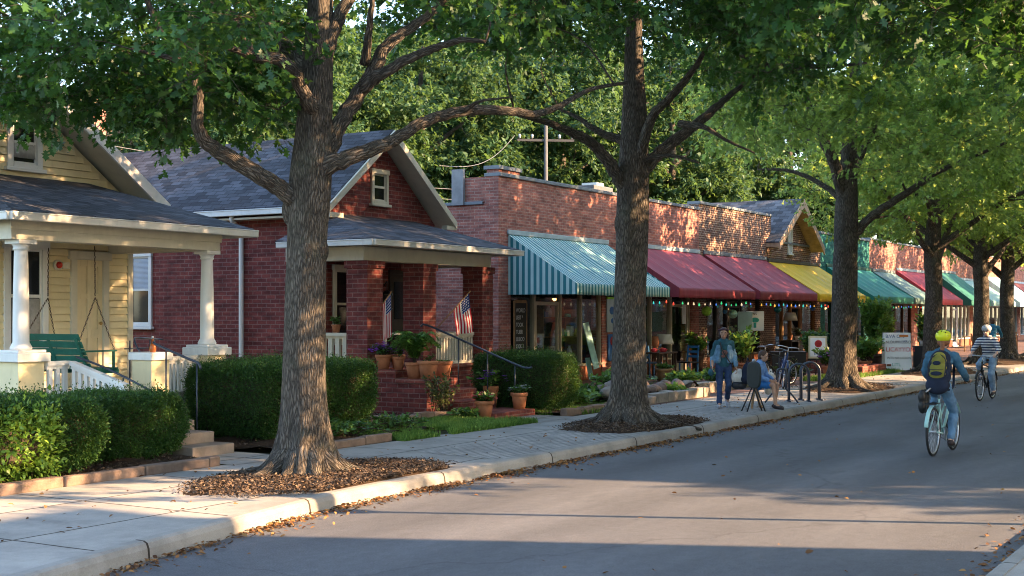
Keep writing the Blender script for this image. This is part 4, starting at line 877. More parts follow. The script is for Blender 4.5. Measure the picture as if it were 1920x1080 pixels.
A = pxs(T.rng, -200, 1050, -420, 14.6, 20.5, bot1, 350, c1, 6.6)+pxs(T.rng, -200, 1050, -420, 12.2, 14.6, [(a, c-90) for a, c in bot1], 70, c1, 6.6)
A += [at(px, T.rng.uniform(np.interp(px, *zip(*bot1))-90, np.interp(px, *zip(*bot1))-15), T.rng.uniform(14.9, 17)) for px in np.linspace(-20, 530, 34)]
A += list(lobes(T.rng, [((12.3, 10.2, 9.5), (5.5, 5.5, 2.6)), ((10, 6.5, 8.2), (3.2, 2.5, 1.8)), ((14.5, 7.2, 8.2), (3, 2.5, 1.8))], 60))
T.grow(A, 6, .72, 19)
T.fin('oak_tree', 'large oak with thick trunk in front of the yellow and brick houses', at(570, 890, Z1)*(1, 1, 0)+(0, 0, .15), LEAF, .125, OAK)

# second tree
Z2 = 22.2; c2 = (20.0, 9.6); T = Tree(2)
T.trunk(L3(Z2, (1176, 801, 0), (1178, 700, 0), (1181, 560, 0), (1184, 450, 0), (1187, 340, 0), (1189, 240, .05), (1189, 130, .1), (1190, 0, .1), (1194, -160, .1)), [.29, .28, .265, .267, .26, .225, .17, .12, .06], .95, 40); T.roots(10, .75, .095)
T.burl(at(1165, 420, Z2-.05), (.12, .12, .22)); T.burl(at(1201, 480, Z2-.05), (.11, .11, .2))
T.limb(L3(Z2, (1185, 372, 0), (1160, 335, -.1), (1138, 298, -.2), (1105, 265, -.3), (1065, 245, -.4), (1020, 228, -.5), (965, 213, -.7)), .12, .035, 14)
T.limb(L3(Z2, (1180, 265, 0), (1150, 257, .1), (1118, 244, .2), (1085, 222, .4), (1050, 205, .6)), .075, .02)
T.limb(L3(Z2, (1192, 335, 0), (1225, 298, .1), (1265, 262, .2), (1310, 230, .4), (1350, 195, .6), (1385, 165, .8), (1440, 120, 1)), .115, .03, 14)
T.limb(L3(Z2, (1190, 330, 0), (1208, 262, -.2), (1226, 215, -.3), (1260, 180, -.5), (1300, 130, -.8), (1330, 80, -1)), .105, .03, 14)
T.limb(L3(Z2, (1196, 310, 0), (1230, 294, -.3), (1268, 293, -.5), (1310, 305, -.8)), .05, .015)
T.limb(L3(Z2, (1275, 232, -.5), (1320, 238, -1.0), (1360, 262, -1.2), (1415, 287, -1.4)), .05, .014)
T.limb(L3(Z2, (1390, 100, .8), (1440, 122, .3), (1500, 124, -.2), (1560, 124, -.6), (1625, 118, -1)), .06, .018)
bot2 = [(700, 45), (780, 70), (850, 60), (930, 100), (1000, 120), (1080, 110), (1140, 60), (1200, 115), (1250, 110), (1320, 150), (1400, 165), (1470, 155), (1540, 110), (1620, 80), (1700, 50)]
A = pxs(T.rng, 700, 1700, -300, 21, 28, bot2, 380, c2, 6.8); A += pxs(T.rng, 1000, 1500, -200, 17.5, 21, [(a, c-70) for a, c in bot2], 140, c2, 6.8)
A += list(lobes(T.rng, [((20, 9.4, 9.6), (5.2, 5.2, 2.4))], 45))
T.grow(A, 6, .78, 19)
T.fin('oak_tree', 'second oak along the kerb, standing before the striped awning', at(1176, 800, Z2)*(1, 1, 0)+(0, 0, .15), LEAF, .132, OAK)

# third tree
Z3 = 32.8; T = Tree(3)
T.trunk(L3(Z3, (1580, 733, 0), (1581, 640, 0), (1583, 540, 0), (1586, 440, 0), (1588, 370, 0), (1592, 290, 0), (1598, 180, 0), (1606, 40, 0)), [.34, .315, .30, .29, .26, .19, .12, .05], .9, 32); T.roots(9, .8, .10)
T.limb(L3(Z3, (1586, 385, 0), (1570, 325, -.2), (1545, 262, -.4), (1520, 205, -.6), (1490, 140, -1), (1470, 60, -1.2)), .15, .04)
T.limb(L3(Z3, (1588, 462, 0), (1615, 425, -.1), (1645, 398, -.2), (1700, 362, -.4), (1760, 322, -.6), (1820, 296, -.8), (1890, 266, -1)), .12, .03)
T.limb(L3(Z3, (1590, 350, 0), (1615, 290, .3), (1645, 230, .6), (1680, 150, 1)), .11, .03); T.limb(L3(Z3, (1598, 440, .1), (1630, 412, .5), (1665, 405, .9)), .07, .02)
T.limb(L3(Z3, (1582, 380, 0), (1540, 345, .4), (1480, 320, .8), (1420, 318, 1.2)), .08, .02)
bot3 = [(1340, 250), (1400, 280), (1460, 285), (1520, 290), (1560, 240), (1600, 250), (1650, 330), (1700, 350), (1760, 340), (1850, 310), (1950, 270)]
A = pxs(T.rng, 1300, 2000, -60, 27, 39, bot3, 400, (32, 9.8), 6.2); A += list(lobes(T.rng, [((32, 9.8, 10.5), (5, 5, 2.5))], 40))
T.grow(A, 7, .8, 17)
third = T.fin('oak_tree', 'third oak beside the black bicycle racks and yellow awning', at(1580, 731, Z3)*(1, 1, 0)+(0, 0, .15), LEAF2, .145, OAK, BARK2)

# street tree used for the farther and the opposite row
def street(seed, h0=4.2, leafm=LEAF2, size=.2, na=330, shape=OAK):
    T = Tree(seed); g = T.rng
    T.trunk([(0, 0, 0), (.02, .03, 1.2), (.05, 0, 2.6), (.02, .05, 3.9), (.1, 0, 5.4), (0, .1, 7.6), (.1, 0, 10)], [.31, .28, .265, .26, .19, .11, .03], .8, 26); T.roots(7, .6, .09)
    for k in range(7):
        a = k*2.4+g.uniform(-.4, .4); z = 3.2+.35*k; l = g.uniform(3.2, 4.8); d = np.array([math.cos(a), math.sin(a), 0])
        T.limb([(0, 0, z), d*l*.2+(0, 0, z+.6), d*l*.5+(0, 0, z+1.5), d*l*.8+(0, 0, z+2.1), d*l+(0, 0, z+2.6)], .12-.008*k, .025)
    L = [((0, 0, 7.4), (4.2, 4.2, 3.0))]+[((2.9*math.cos(k*1.25+seed), 2.9*math.sin(k*1.25+seed), 5.6+.5*(k % 3)), (2.1, 2.1, 1.5)) for k in range(5)]
    T.grow(lobes(g, L, na), 6, .85, 17, twig=False); return T
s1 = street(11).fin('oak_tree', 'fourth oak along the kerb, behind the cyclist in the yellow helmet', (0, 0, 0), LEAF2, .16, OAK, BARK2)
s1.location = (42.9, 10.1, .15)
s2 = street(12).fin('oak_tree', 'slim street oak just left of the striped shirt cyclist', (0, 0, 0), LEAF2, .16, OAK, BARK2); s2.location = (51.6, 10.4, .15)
dup(s1, (56.2, 10.3, .15), 2.0, 'slim street oak rising directly behind the striped shirt cyclist')
dup(s2, (63.5, 10.4, .15), 4.0, 'street oak at the right edge beside the seated person in blue')
dup(s1, (73, 10.4, .15), 1.0, 'faraway street oak at the far end of the shop row'); dup(s2, (84, 10.4, .15), 5.0, 'last visible street oak past the final awning')
# the row on the near side of the road: crowns hang over the road and shade it
T = Tree(21); g = T.rng
T.trunk([(10.5, -.4, .1), (10.5, -.38, 1.6), (10.52, -.3, 3.0), (10.5, -.3, 4.6), (10.6, -.2, 6.4), (10.6, 0, 9.4)], [.30, .27, .26, .22, .15, .04], .6, 26)
for l in ([(10.5, -.3, 3.6), (11.4, .6, 4.5), (12.4, 1.8, 5.2), (13.4, 2.9, 5.5), (14.4, 3.8, 5.6)], [(10.5, -.3, 4.0), (10.6, .9, 5.4), (10.8, 2.3, 6.4), (11, 3.8, 7)], [(10.5, -.3, 3.8), (11.8, -.6, 5), (13.4, -.4, 6), (15, .2, 6.5)], [(10.5, -.3, 3.9), (9.2, .4, 5.2), (8, 1, 6.4), (6.8, 1.6, 7)], [(10.5, -.3, 4), (9.6, -1.6, 5.5), (8.6, -3, 6.6)]): T.limb(l, .10, .025)
A = pxs(g, 1430, 2100, -320, 11.5, 17, [(1400, -30), (1500, 5), (1560, 15), (1640, 50), (1720, 65), (1760, 15), (1840, 25), (1880, 95), (1950, 125), (2100, 140)], 140, (10.5, -.3), 6.5)
A += list(lobes(g, [((10.5, 0, 8.2), (4.6, 4.2, 2.6)), ((12.5, 1.5, 7), (2.5, 2.5, 1.6)), ((8, .6, 7), (2.5, 2.4, 1.6))], 170)); T.grow(A, 6, .75, 18)
T.fin('oak_tree', 'oak across the street whose dark leaves hang into the top right corner', (10.5, -.4, .15), LEAF, .13, OAK)
nl = ['oak on the near side of the street beyond the right edge', 'second oak on the near side of the street out of view', 'third oak on the near side of the street out of view', 'oak on the near side of the street behind the camera', 'oak on the near side of the street farthest from the camera', 'oak on the near side of the street midway along the shops']
for k, (x, y, r_, sc_) in enumerate(((21.5, -.6, .6, 1.05), (31.5, -.9, 2.2, 1.35), (40, -.9, 3.3, 1.38), (.5, -3.6, 1.1, 1.0), (63, -.5, 4.4, 1.0), (51, -.9, 5.0, 1.2))):  # unseen oaks put in for shade, sized to keep sun off the shops
    dup((s1, s2)[k % 2], (x, y, .1), r_, nl[k], scale=sc_)

# trees behind the houses and shops
def backtree(seed, na=300):
    T = Tree(seed); g = T.rng; T.trunk([(0, 0, 0), (.1, 0, 3), (0, .1, 7), (.2, 0, 12), (0, 0, 15)], [.36, .31, .26, .15, .05], .4, 14)
    for k in range(8):
        a = k*2.4+g.uniform(-.4, .4); z = 4.+.9*k; l = g.uniform(3, 4.6); d = np.array([math.cos(a), math.sin(a), 0]); T.limb([(0, 0, z), d*l*.4+(0, 0, z+1.), d*l+(0, 0, z+2.2)], .13, .03, 6, 3)
    L = [((0, 0, 11), (4.6, 4.6, 5.0))]+[((3.4*math.cos(k*1.3+seed), 3.4*math.sin(k*1.3+seed), 6+1.6*(k % 4)), (2.4, 2.4, 1.7)) for k in range(7)]
    T.grow(lobes(g, L, na), 7, 1.05, 24, twig=False, sides=4); return T
b1 = backtree(31).fin('leafy_tree', 'broad green tree behind the first red brick shop, left of the utility pole', (0, 0, 0), LEAF3, .25, OVAL, BARK2); b2 = backtree(32).fin('leafy_tree', 'tall leafy tree to the right behind the brick house', (0, 0, 0), LEAF3, .25, OVAL, BARK2)
b1.location = (45, 40, 0); b2.location = (48, 45, 0); bl = 'leafy trees rising behind the shops'
b1['group'] = bl; b2['group'] = bl
pos = [(52, 42, 1.2, 1.1), (58, 40, 2.9, 1.1), (66, 36, .4, 1.1), (74, 33, 4.1, 1.15), (83, 36, 1.7, 1.15), (93, 32, 3.1, 1.2), (103, 28, .9, 1.25), (116, 26, 5., 1.3), (118, 14, 2.2, 1.3), (126, 4, 3.7, 1.3), (39, 36, 5.3, .9), (58, 52, 1.9, 1.2), (66, 50, 3.3, 1.25), (72, 48, 2.6, 1.3), (96, 44, 1.3, 1.4), (140, -6, .6, 1.3), (110, -4, 4.6, 1.1), (71, 41, 2.2, 1.4), (82, 46, 4.4, 1.5), (94, 40, .9, 1.45)]
nm = ['behind the first shop roof', 'behind the brown brick shop', 'behind the gabled shop', 'behind the yellow awning shop', 'behind the teal shop', 'behind the far shops', 'beyond the far shops', 'at the end of the shop row', 'at the far end of the street', 'closing the far end of the street', 'behind the brick house', 'far behind the utility pole', 'far behind the gabled shop', 'far behind the teal shop', 'far behind the last shops', 'past the far bend of the road', 'on the far right past the shops', 'tall behind the teal shop', 'tall far behind the red awning shop', 'tall behind the last awnings']
for k, (x, y, r_, q) in enumerate(pos): dup((b1, b2)[k % 2], (x, y, 0), r_, 'green tree '+nm[k], bl, q)
# unseen trees added across the street to break up the sunlight
for k, (x, y, r_, q) in enumerate(((22.4, -11.2, 1.1, .5), (42, -24, .4, .95), (50, -26, 2.2, 1.), (59, -24, 4.1, .95))): dup((b1, b2)[k % 2], (x, y, 0), r_, 'tall tree behind the houses across the street, '+('smallest and first', 'second', 'third', 'fourth', 'fifth')[k]+' from the camera', 'tall trees behind the opposite houses', q)
# ------------------------------------------------------------------ hedges and plants
HLEAF = leafmat('hedge_leaves', (.010, .036, .009), (.024, .078, .014), (.055, .13, .024), (.16, .30, .04), .2, .55)
HLEAF2 = leafmat('hedge_new_leaves', (.06, .14, .018), (.13, .25, .035), (.22, .36, .05), (.3, .42, .06), .3, .4)  # hedge foliage with direct sun painted into a brighter green
TWIGM = M('hedge_twigs', (.05, .035, .022), .9, .4, 20, .4, 40)
def hedge(label, x0, x1, y0, y1, z0, z1, n, seed, size=.05, mat=HLEAF, rnd=.22, fringe=.035, group=None, name='hedge', shape=OVAL):
    r = np.random.default_rng(seed); c = np.array([(x0+x1)/2, (y0+y1)/2, (z0+z1)/2]); h = np.array([(x1-x0)/2, (y1-y0)/2, (z1-z0)/2])
    t = thing(name, label, 'hedge', (c[0], c[1], .15), 0, group)
    # rounded box surface points
    S = np.array([h[1]*h[2], h[0]*h[2], h[0]*h[1]]); pr = np.array([S[0], S[0], S[1], S[1], S[2]*.3, S[2]*1.2]); pr /= pr.sum(); fc = r.choice(6, n, p=pr)
    q = r.uniform(-1, 1, (n, 3)); ax = fc//2; q[np.arange(n), ax] = np.where(fc % 2 == 0, -1, 1)
    P = q*h; inner = h-rnd; K = np.clip(P, -inner, inner); d = P-K; L = np.linalg.norm(d, axis=1)[:, None]+1e-9; N = d/L; 
    P = K+N*rnd; bm = np.array([mnoise.noise(tuple(p*2.2+seed))*.065+mnoise.noise(tuple(p*6+seed))*.03 for p in P+c])[:, None]
    low = np.clip((P[:, 2:3]+h[2])/(2*h[2]), 0, 1); P[:, :2] *= .86+.14*np.minimum(1, low*2.2)
    Q = P+N*(bm+r.normal(0, fringe, (n, 1))-fringe*.6)+c; D = N+r.normal(0, .75, (n, 3))+(0, 0, .25); sh = r.uniform(0, 1, n) < .03; Q[sh] += (N*.6+(0, 0, .5))[sh]*r.uniform(.02, .13, (sh.sum(), 1))
    V = leaves(Q, D, size, r, shape, tilt=.9)-np.array((c[0], c[1], .15)); fastmesh('foliage', V, len(shape), t, [mat])
    b = MB(); g = 12; vs = []; fs = []                      # solid dark core added inside the hedge, thin stems at its foot
    for i in range(g+1):
        for j in range(2*g):
            ph = -math.pi/2+math.pi*i/g; th = math.pi*j/g; e = np.array([math.cos(ph)*math.cos(th), math.cos(ph)*math.sin(th), math.sin(ph)]); e = np.sign(e)*np.abs(e)**.35
            e /= max(abs(e)); pp = e*(h-.11); K = np.clip(pp, -(h-.11-rnd*.8), (h-.11-rnd*.8)); dd = pp-K; l = np.linalg.norm(dd)
            if l > rnd*.8: pp = K+dd/l*rnd*.8
            pp = pp.copy(); pp[:2] *= .84+.14*min(1, max(0, (pp[2]+h[2])/(2*h[2]))*2.2); vs.append(pp+c)
    for i in range(g):
        for j in range(2*g): fs.append((i*2*g+j, i*2*g+(j+1) % (2*g), (i+1)*2*g+(j+1) % (2*g), (i+1)*2*g+j))
    b.add(vs, fs, 0, True)
    for k in range(int((x1-x0)*7)):
        x = r.uniform(x0+.15, x1-.15); y = r.uniform(y0+.12, y1-.12); b.tube([(x, y, .15), (x+r.normal(0, .05), y+r.normal(0, .05), z0+.35)], [.012, .008], 5)
    b.build('twigs', TWIGM, t, world=True); return t
hedge('clipped dark green hedge left of the yellow house steps', 11.0, 12.60, 12.3, 13.4, .22, .98, 95000, 2, .027)
hedge('sunlit hedge at the left edge with bright new leaves', 8.2, 10.75, 11.75, 13.2, .25, 1.03, 125000, 1, .030)
hedge('bright loose new growth on the front of the leftmost hedge', 8.6, 9.95, 11.58, 12.15, .25, .95, 8500, 9, .06, HLEAF2, .2, .10, name='shrub')
hedge('long clipped hedge behind the nearest tree trunk', 14.2, 16.95, 12.5, 14.1, .22, 1.27, 160000, 3, .027)
hedge('square clipped hedge right of the red brick steps', 21.55, 22.65, 11.95, 13.8, .2, 1.24, 80000, 4, .028)
def stems(t, base, n, h, spread, leafm, size, seed, shape=OVAL, nl=14, name='foliage', stem=TWIGM, droop=.0):
    r = np.random.default_rng(seed); P = []; D = []; b = MB()
    for k in range(n):
        a = r.uniform(0, 6.28); s = spread*r.uniform(.15, 1)**.7; hh = h*r.uniform(.55, 1.05)
        p0 = np.array(base)+(r.normal(0, .03*spread/.2, 1)[0], r.normal(0, .03*spread/.2, 1)[0], 0); p1 = p0+(s*.4*math.cos(a), s*.4*math.sin(a), hh*.62); p2 = p0+(s*math.cos(a), s*math.sin(a), hh*(1-droop*s/spread))
        C = smooth([p0, p1, p2], 4); b.tube(C, [.006]*4+[.005]*4+[.003], 4, caps=False)
        u = r.uniform(.25, 1, nl)*(len(C)-1); i = np.minimum(u.astype(int), len(C)-2); f = (u-i)[:, None]; q = C[i]*(1-f)+C[i+1]*f
        P.append(q+r.normal(0, size*.25, (nl, 3))); dd = r.normal(0, 1, (nl, 3)); dd[:, 2] = np.abs(dd[:, 2])*.5; D.append(dd+(C[-1]-C[0])[None]*.6)
    V = leaves(np.vstack(P), np.vstack(D), size, r, shape, tilt=.6)-offs(t); b.build('stems', stem, t, world=True); return fastmesh(name, V, len(shape), t, [leafm])
FERN = leafmat('fern_leaves', (.04, .12, .025), (.08, .21, .04), (.15, .31, .06), (.3, .45, .08), .35); PLANT = leafmat('plant_leaves', (.02, .07, .018), (.05, .13, .03), (.10, .20, .05), (.2, .36, .05), .3)
PURP = leafmat('purple_petals', (.22, .03, .45), (.34, .06, .65), (.5, .16, .8), (.3, .05, .4), .2); REDF = leafmat('red_petals', (.25, .02, .03), (.4, .05, .06), (.5, .16, .12), (.4, .1, .1), .2); WHTF = leafmat('white_petals', (.45, .5, .6), (.6, .65, .7), (.75, .75, .75), (.5, .5, .5), .2)
BLUF = leafmat('blue_petals', (.03, .09, .3), (.06, .15, .45), (.12, .25, .6), (.1, .2, .5), .2)
gp = 'terracotta pots around the brick steps'
PETAL = np.array([(0, .1), (.4, .42), (1, .3), (1, -.3), (.4, -.42), (0, -.1)])
def pot(loc, r, h, label, seed, plant=None, flower=None, ph=.25, ps=.2, n=14, lsize=.06, mat=TERRA, group=None, name='potted_plant', droop=0., nl=14, shape=OVAL, nf=60):
    if group == gp: r *= 1.12; h *= 1.08
    t = thing(name, label, 'potted plant', loc, 0, group); b = MB()
    b.lathe([(r*.66, 0), (r*.90, h*.78), (r*.90, h*.79), (r*1.02, h*.80), (r*1.05, h*.98), (r*1.0, h), (r*.88, h), (r*.86, h*.86)], n=22); b.build('pot', mat, t)
    b = MB(); b.lathe([(r*.02, h*.88), (r*.87, h*.865), (r*.86, h*.80)], n=18); b.build('soil', SOIL, t)
    if plant is not None: stems(t, np.array(loc)+(0, 0, h*.86), n, ph, ps, plant, lsize, seed, shape, nl, droop=droop)
    if flower is not None:
        g = np.random.default_rng(seed+99); a = g.uniform(0, 6.28, nf); q = np.sqrt(g.uniform(0, 1, nf))*ps*1.05; z = h*.86+ph*(1.05-.45*(q/ps)**2)+g.normal(0, .025, nf)
        C = np.column_stack([q*np.cos(a), q*np.sin(a), z]); P = np.repeat(C, 5, 0); th = np.tile(np.arange(5)*1.2566, nf); D = np.column_stack([np.cos(th), np.sin(th), np.full(len(th), .25)])
        fastmesh('flowers', leaves(P, D, lsize*.55, g, PETAL, tilt=.25), 6, t, [flower])
    return t
pot((19.74, 14.50, 1.0), .135, .25, 'terracotta pot of purple flowers on the porch cheek wall', 1, PLANT, PURP, .22, .24, 26, .06, group=gp, nf=90)
pot((19.80, 14.20, 1.0), .105, .22, 'small bright orange pot beside the purple flowers', 2, PLANT, PURP, .16, .1, 6, .05, group=gp, nf=10)
def fern(loc, label, seed, n=60, h=.62, s=.44, potr=.15):
    t = pot(loc, potr, .27, label, seed, None, group=gp); r = np.random.default_rng(seed); P = []; D = []; b = MB(); base = np.array(loc)+(0, 0, .24)
    for k in range(n):
        a = r.uniform(0, 6.28); l = s*r.uniform(.4, 1.05); hh = h*r.uniform(.6, 1.05); d = np.array([math.cos(a), math.sin(a), 0])
        C = smooth([base, base+d*l*.3+(0, 0, hh*.7), base+d*l*.7+(0, 0, hh*.95), base+d*l*1.05+(0, 0, hh*.7)], 5); b.tube(C, np.linspace(.004, .0015, len(C)), 3, caps=False)
        sd = np.array([-d[1], d[0], 0])
        for i in range(3, len(C)):
            for sgn in (-1, 1):
                for o in (0, .5):
                    P.append(C[i]*(1-o)+C[i-1]*o); D.append(sd*sgn+d*.35+r.normal(0, .12, 3))
    b.build('stems', TWIGM, t, world=True); V = leaves(np.array(P), np.array(D), .095, r, np.array([(0, .12), (.5, .16), (1, 0), (.5, -.16), (0, -.12)]), tilt=.2)-offs(t); fastmesh('fronds', V, 5, t, [FERN]); return t
fern((19.72, 13.80, .85), 'large green fern in a terracotta pot at the head of the steps', 3)
pot((19.72, 13.50, .85), .17, .30, 'wide terracotta pot with dry stems on the low cheek wall', 4, PLANT, None, .15, .12, 6, .04, group=gp)
pot((20.12, 14.45, .985), .12, .26, 'dusty pink pot on the top porch step by the middle pillar', 5, None, None, group=gp)
pot((20.95, 14.0, .81), .16, .29, 'wide terracotta bowl on the upper step near the handrail', 6, PLANT, None, .07, .16, 10, .04, group=gp)
pot((19.86, 12.40, .155), .15, .31, 'terracotta pot of red and green leaves left of the bottom step', 7, PLANT, REDF, .17, .22, 20, .085, group=gp, nf=34)
pot((21.1, 12.42, .27), .14, .28, 'terracotta pot of white flowers on the bottom step slab', 8, PLANT, WHTF, .15, .18, 18, .075, group=gp, nf=30)
pot((21.45, 13.25, .2), .13, .42, 'pot of purple flowers behind the porch handrail', 10, FERN, PURP, .32, .30, 16, .10, group=gp, nf=22)
for k, (y, m, f, lb) in enumerate(((15.6, PLANT, None, 'small clay pot with green leaves on the porch railing'), (16.05, PLANT, BLUF, 'clay pot with blue flowers on the porch railing'), (16.45, PLANT, REDF, 'leafy pot with red buds on the porch railing by the wall'))):
    pot((19.75, y, 1.665), .09, .15, lb, 20+k, m, f, .17, .14, 12, .05, group='pots on the porch railing', nf=16)
def shrub(label, loc, n, h, s, m, size, seed, shape=OVAL, nl=16, droop=0, name='shrub', cat='shrub', group=None):
    t = thing(name, label, cat, loc, 0, group); stems(t, loc, n, h, s, m, size, seed, shape, nl, droop=droop); return t
OLIVE = leafmat('olive_leaves', (.03, .05, .02), (.06, .09, .03), (.13, .13, .05), (.2, .25, .06), .25)
shrub('scrubby olive shrub growing beside the porch cheek wall', (19.5, 13.05, .2), 34, .75, .34, OLIVE, .075, 31)
shrub('low leafy plants at the foot of the long hedge', (15.6, 12.15, .18), 40, .30, .62, PLANT, .08, 32, droop=.5); shrub('low leafy plants by the nearest trunk at the hedge end', (16.9, 12.2, .18), 40, .32, .6, PLANT, .08, 33, droop=.5)
shrub('low ground plant left of the bottom red step', (19.55, 12.55, .18), 14, .2, .3, PLANT, .10, 34, droop=.5)
# ------------------------------------------------------------------ objects
dgp = lambda: bpy.context.evaluated_depsgraph_get()
def apply_mods(o):
    bpy.context.view_layer.update(); me = bpy.data.meshes.new_from_object(o.evaluated_get(dgp())); o.modifiers.clear(); o.data = me; return o
def text(par, body, loc, size, mat, rz=0., rx=90., spacing=1., sx=1., name='lettering', align='LEFT'):
    cu = bpy.data.curves.new(name, 'FONT'); cu.body = body; cu.size = size; cu.extrude = .0015; cu.space_character = spacing; cu.align_x = align
    tmp = bpy.data.objects.new(name, cu); COL.objects.link(tmp); bpy.context.view_layer.update(); me = bpy.data.meshes.new_from_object(tmp.evaluated_get(dgp())); bpy.data.objects.remove(tmp)
    me.materials.clear(); me.materials.append(mat); o = bpy.data.objects.new(name, me); COL.objects.link(o); o.parent = par; o.location = loc; o.rotation_euler = (R(rx), 0, rz); o.scale = (sx, 1, 1); return o
BLACK = M('black_paint', (.012, .012, .013), .5, .1, 3, 0); CHALK = M('chalk', (.62, .64, .66), .9, .25, 40, 0); REDP = M('red_paint', (.55, .04, .05), .6, .15, 12, 0); TEALP = M('teal_paint', (.03, .38, .33), .6, .15, 12, 0); BLUEP = M('blue_paint', (.03, .12, .33), .55, .2, 8, 0)
NAVY = M('navy_cloth', (.009, .014, .032), .9, .25, 10, .3, 60); PAPER = M('white_board', (.84, .87, .90), .6, .05, 4, 0); ORANGEP = M('orange_paint', (.6, .2, .05), .6, .2, 9, 0)
# porch swing
sw = thing('porch_swing', 'green slatted wooden porch swing hanging on chains', 'porch swing', (13.65, 15.75, 1.2)); GW = M('green_slats', (.018, .13, .095), .45, .2, 5, .15, 30, grime=.2)
b = MB()
for k in range(5): b.box(-.22+.105*k, -.68, .0, -.22+.105*k+.09, .68, .025)
b.box(-.24, -.66, -.06, .32, -.60, 0); b.box(-.24, .60, -.06, .32, .66, 0); b.box(-.24, -.03, -.06, .32, .03, 0); b.build('seat', GW, sw, bevel=.006)
b = MB()
for k in range(5): a = np.array((-.23-.054*k, 0, .05+.106*k)); b.obox(a, (.022, 1.36, .102), Matrix.Rotation(R(-27), 3, 'Y'))
for y in (-.62, .62): b.beam((-.25, y, 0), (-.47, y, .46), .045, .03, up=(1, 0, 0))
b.beam((-.22, 0, 0), (-.44, 0, .46), .045, .03, up=(1, 0, 0)); b.build('backrest', GW, sw, bevel=.005)
for y in (-.65, .65):
    b = MB(); b.beam((-.38, y, .27), (.26, y, .27), .075, .025); b.beam((.22, y, 0), (.22, y, .27), .04, .03, up=(0, 1, 0)); b.build('armrest', GW, sw, bevel=.005)
CHAINM = M('rusty_chain', (.09, .06, .045), .6, .3, 30, 0, metal=.4)
def chain(b, p, q, s=.045):
    p, q = np.array(p, float), np.array(q, float); L = np.linalg.norm(q-p); d = (q-p)/L; n = int(L/s); a = np.cross(d, (0.3, .9, .1)); a /= np.linalg.norm(a); c = np.cross(d, a)
    for i in range(n):
        m = p+d*(i+.5)*s; e = a if i % 2 else c; b.tube([m+d*s*.62*math.cos(t)+e*.011*math.sin(t) for t in np.linspace(0, 2*math.pi, 7)], .0045, 4, caps=False)
for y in (-.62, .62):
    b = MB(); J = (0, y*.82, 1.05); chain(b, (0, y*.80, 1.80), J); chain(b, J, (-.42, y, .36)); chain(b, J, (.26, y, .29)); b.build('chain', CHAINM, sw)
t = thing('bottle', 'small amber glass bottle on the white newel cap', 'bottle', (13.55, 13.97, 1.47)); b = MB(); b.lathe([(.035, 0), (.045, .02), (.05, .06), (.035, .11), (.016, .13), (.014, .19)], n=16); b.build('body', M('amber_glass', (.32, .09, .02), .12, .2, 5, 0), t); b = MB(); b.lathe([(.017, .19), (.019, .2), (.019, .225), (.01, .23)], n=12); b.build('cap', GREYM, t)
# flags
def flagmat():
    m, nt, b, o = newmat('flag_cloth'); s = nd(nt, 'ShaderNodeSeparateXYZ', {0: uvc(nt)}); u, v = s.outputs[0], s.outputs[1]
    st = mth(nt, 'LESS_THAN', mth(nt, 'FRACT', mth(nt, 'MULTIPLY', mth(nt, 'SUBTRACT', 1., v), 6.5)), .5); c = mixc(nt, st, (.78, .76, .74), (.48, .012, .03))
    can = mth(nt, 'MULTIPLY', mth(nt, 'LESS_THAN', u, .40), mth(nt, 'GREATER_THAN', v, .4615)); gx = mth(nt, 'SUBTRACT', mth(nt, 'FRACT', mth(nt, 'MULTIPLY', u, 14.)), .5); gy = mth(nt, 'SUBTRACT', mth(nt, 'FRACT', mth(nt, 'MULTIPLY', v, 9.3)), .5)
    star = mth(nt, 'LESS_THAN', mth(nt, 'ADD', mth(nt, 'MULTIPLY', gx, gx), mth(nt, 'MULTIPLY', gy, gy)), .055); c = mixc(nt, can, c, mixc(nt, star, (.02, .045, .20), (.8, .8, .8)))
    lin(nt, b, 'Base Color', c); b.inputs['Roughness'].default_value = .8; tr = nd(nt, 'ShaderNodeBsdfTranslucent', {0: c}); mx = nd(nt, 'ShaderNodeMixShader', {0: .25, 1: b.outputs[0], 2: tr.outputs[0]}); nt.links.new(mx.outputs[0], o.inputs[0]); return m
FLAGM = flagmat()
def flag(label, P0, P1, top, bot, e0, e1, seed, amp=.03):     # pole P0->P1; cloth hoist top..bot, fly ends e0 (from top), e1 (from bot)
    t = thing('flag', label, 'flag', P0); b = MB(); b.tube([P0, P1], [.012, .010], 8); b.ell(P1, .018, 8); b.build('pole', WOODT, t, world=True); top, bot, e0, e1 = [np.array(q, float) for q in (top, bot, e0, e1)]
    b = MB(); n, m = 26, 14; vs = []; uv = []; nn = np.cross(e0-top, bot-top); nn /= np.linalg.norm(nn)
    for i in range(n+1):
        for j in range(m+1):
            s, q = i/n, j/m; p = (top*(1-q)+bot*q)*(1-s)+(e0*(1-q)+e1*q)*s; p = p+nn*amp*(.25+s)*math.sin(q*8+s*2.5+seed)+nn*amp*.5*math.sin(s*7+seed); vs.append(p); uv.append((s, 1-q))
    fs = [(i*(m+1)+j, (i+1)*(m+1)+j, (i+1)*(m+1)+j+1, i*(m+1)+j+1) for i in range(n) for j in range(m)]; b.add(vs, fs, 0, True, [[uv[k] for k in f] for f in fs]); b.build('cloth', FLAGM, t, world=True)
p0, p1 = np.array((21.84, 14.76, 1.72)), np.array((22.28, 14.25, 2.46)); d = p1-p0
flag('american flag on an angled pole by the middle porch pillar', p0, p1, p0+d*.97, p0+d*.52, np.array((22.50, 14.30, 1.66)), np.array((22.20, 14.52, 1.58)), 0)
p0, p1 = np.array((20.08, 14.9, 2.05)), np.array((20.28, 14.72, 2.42))
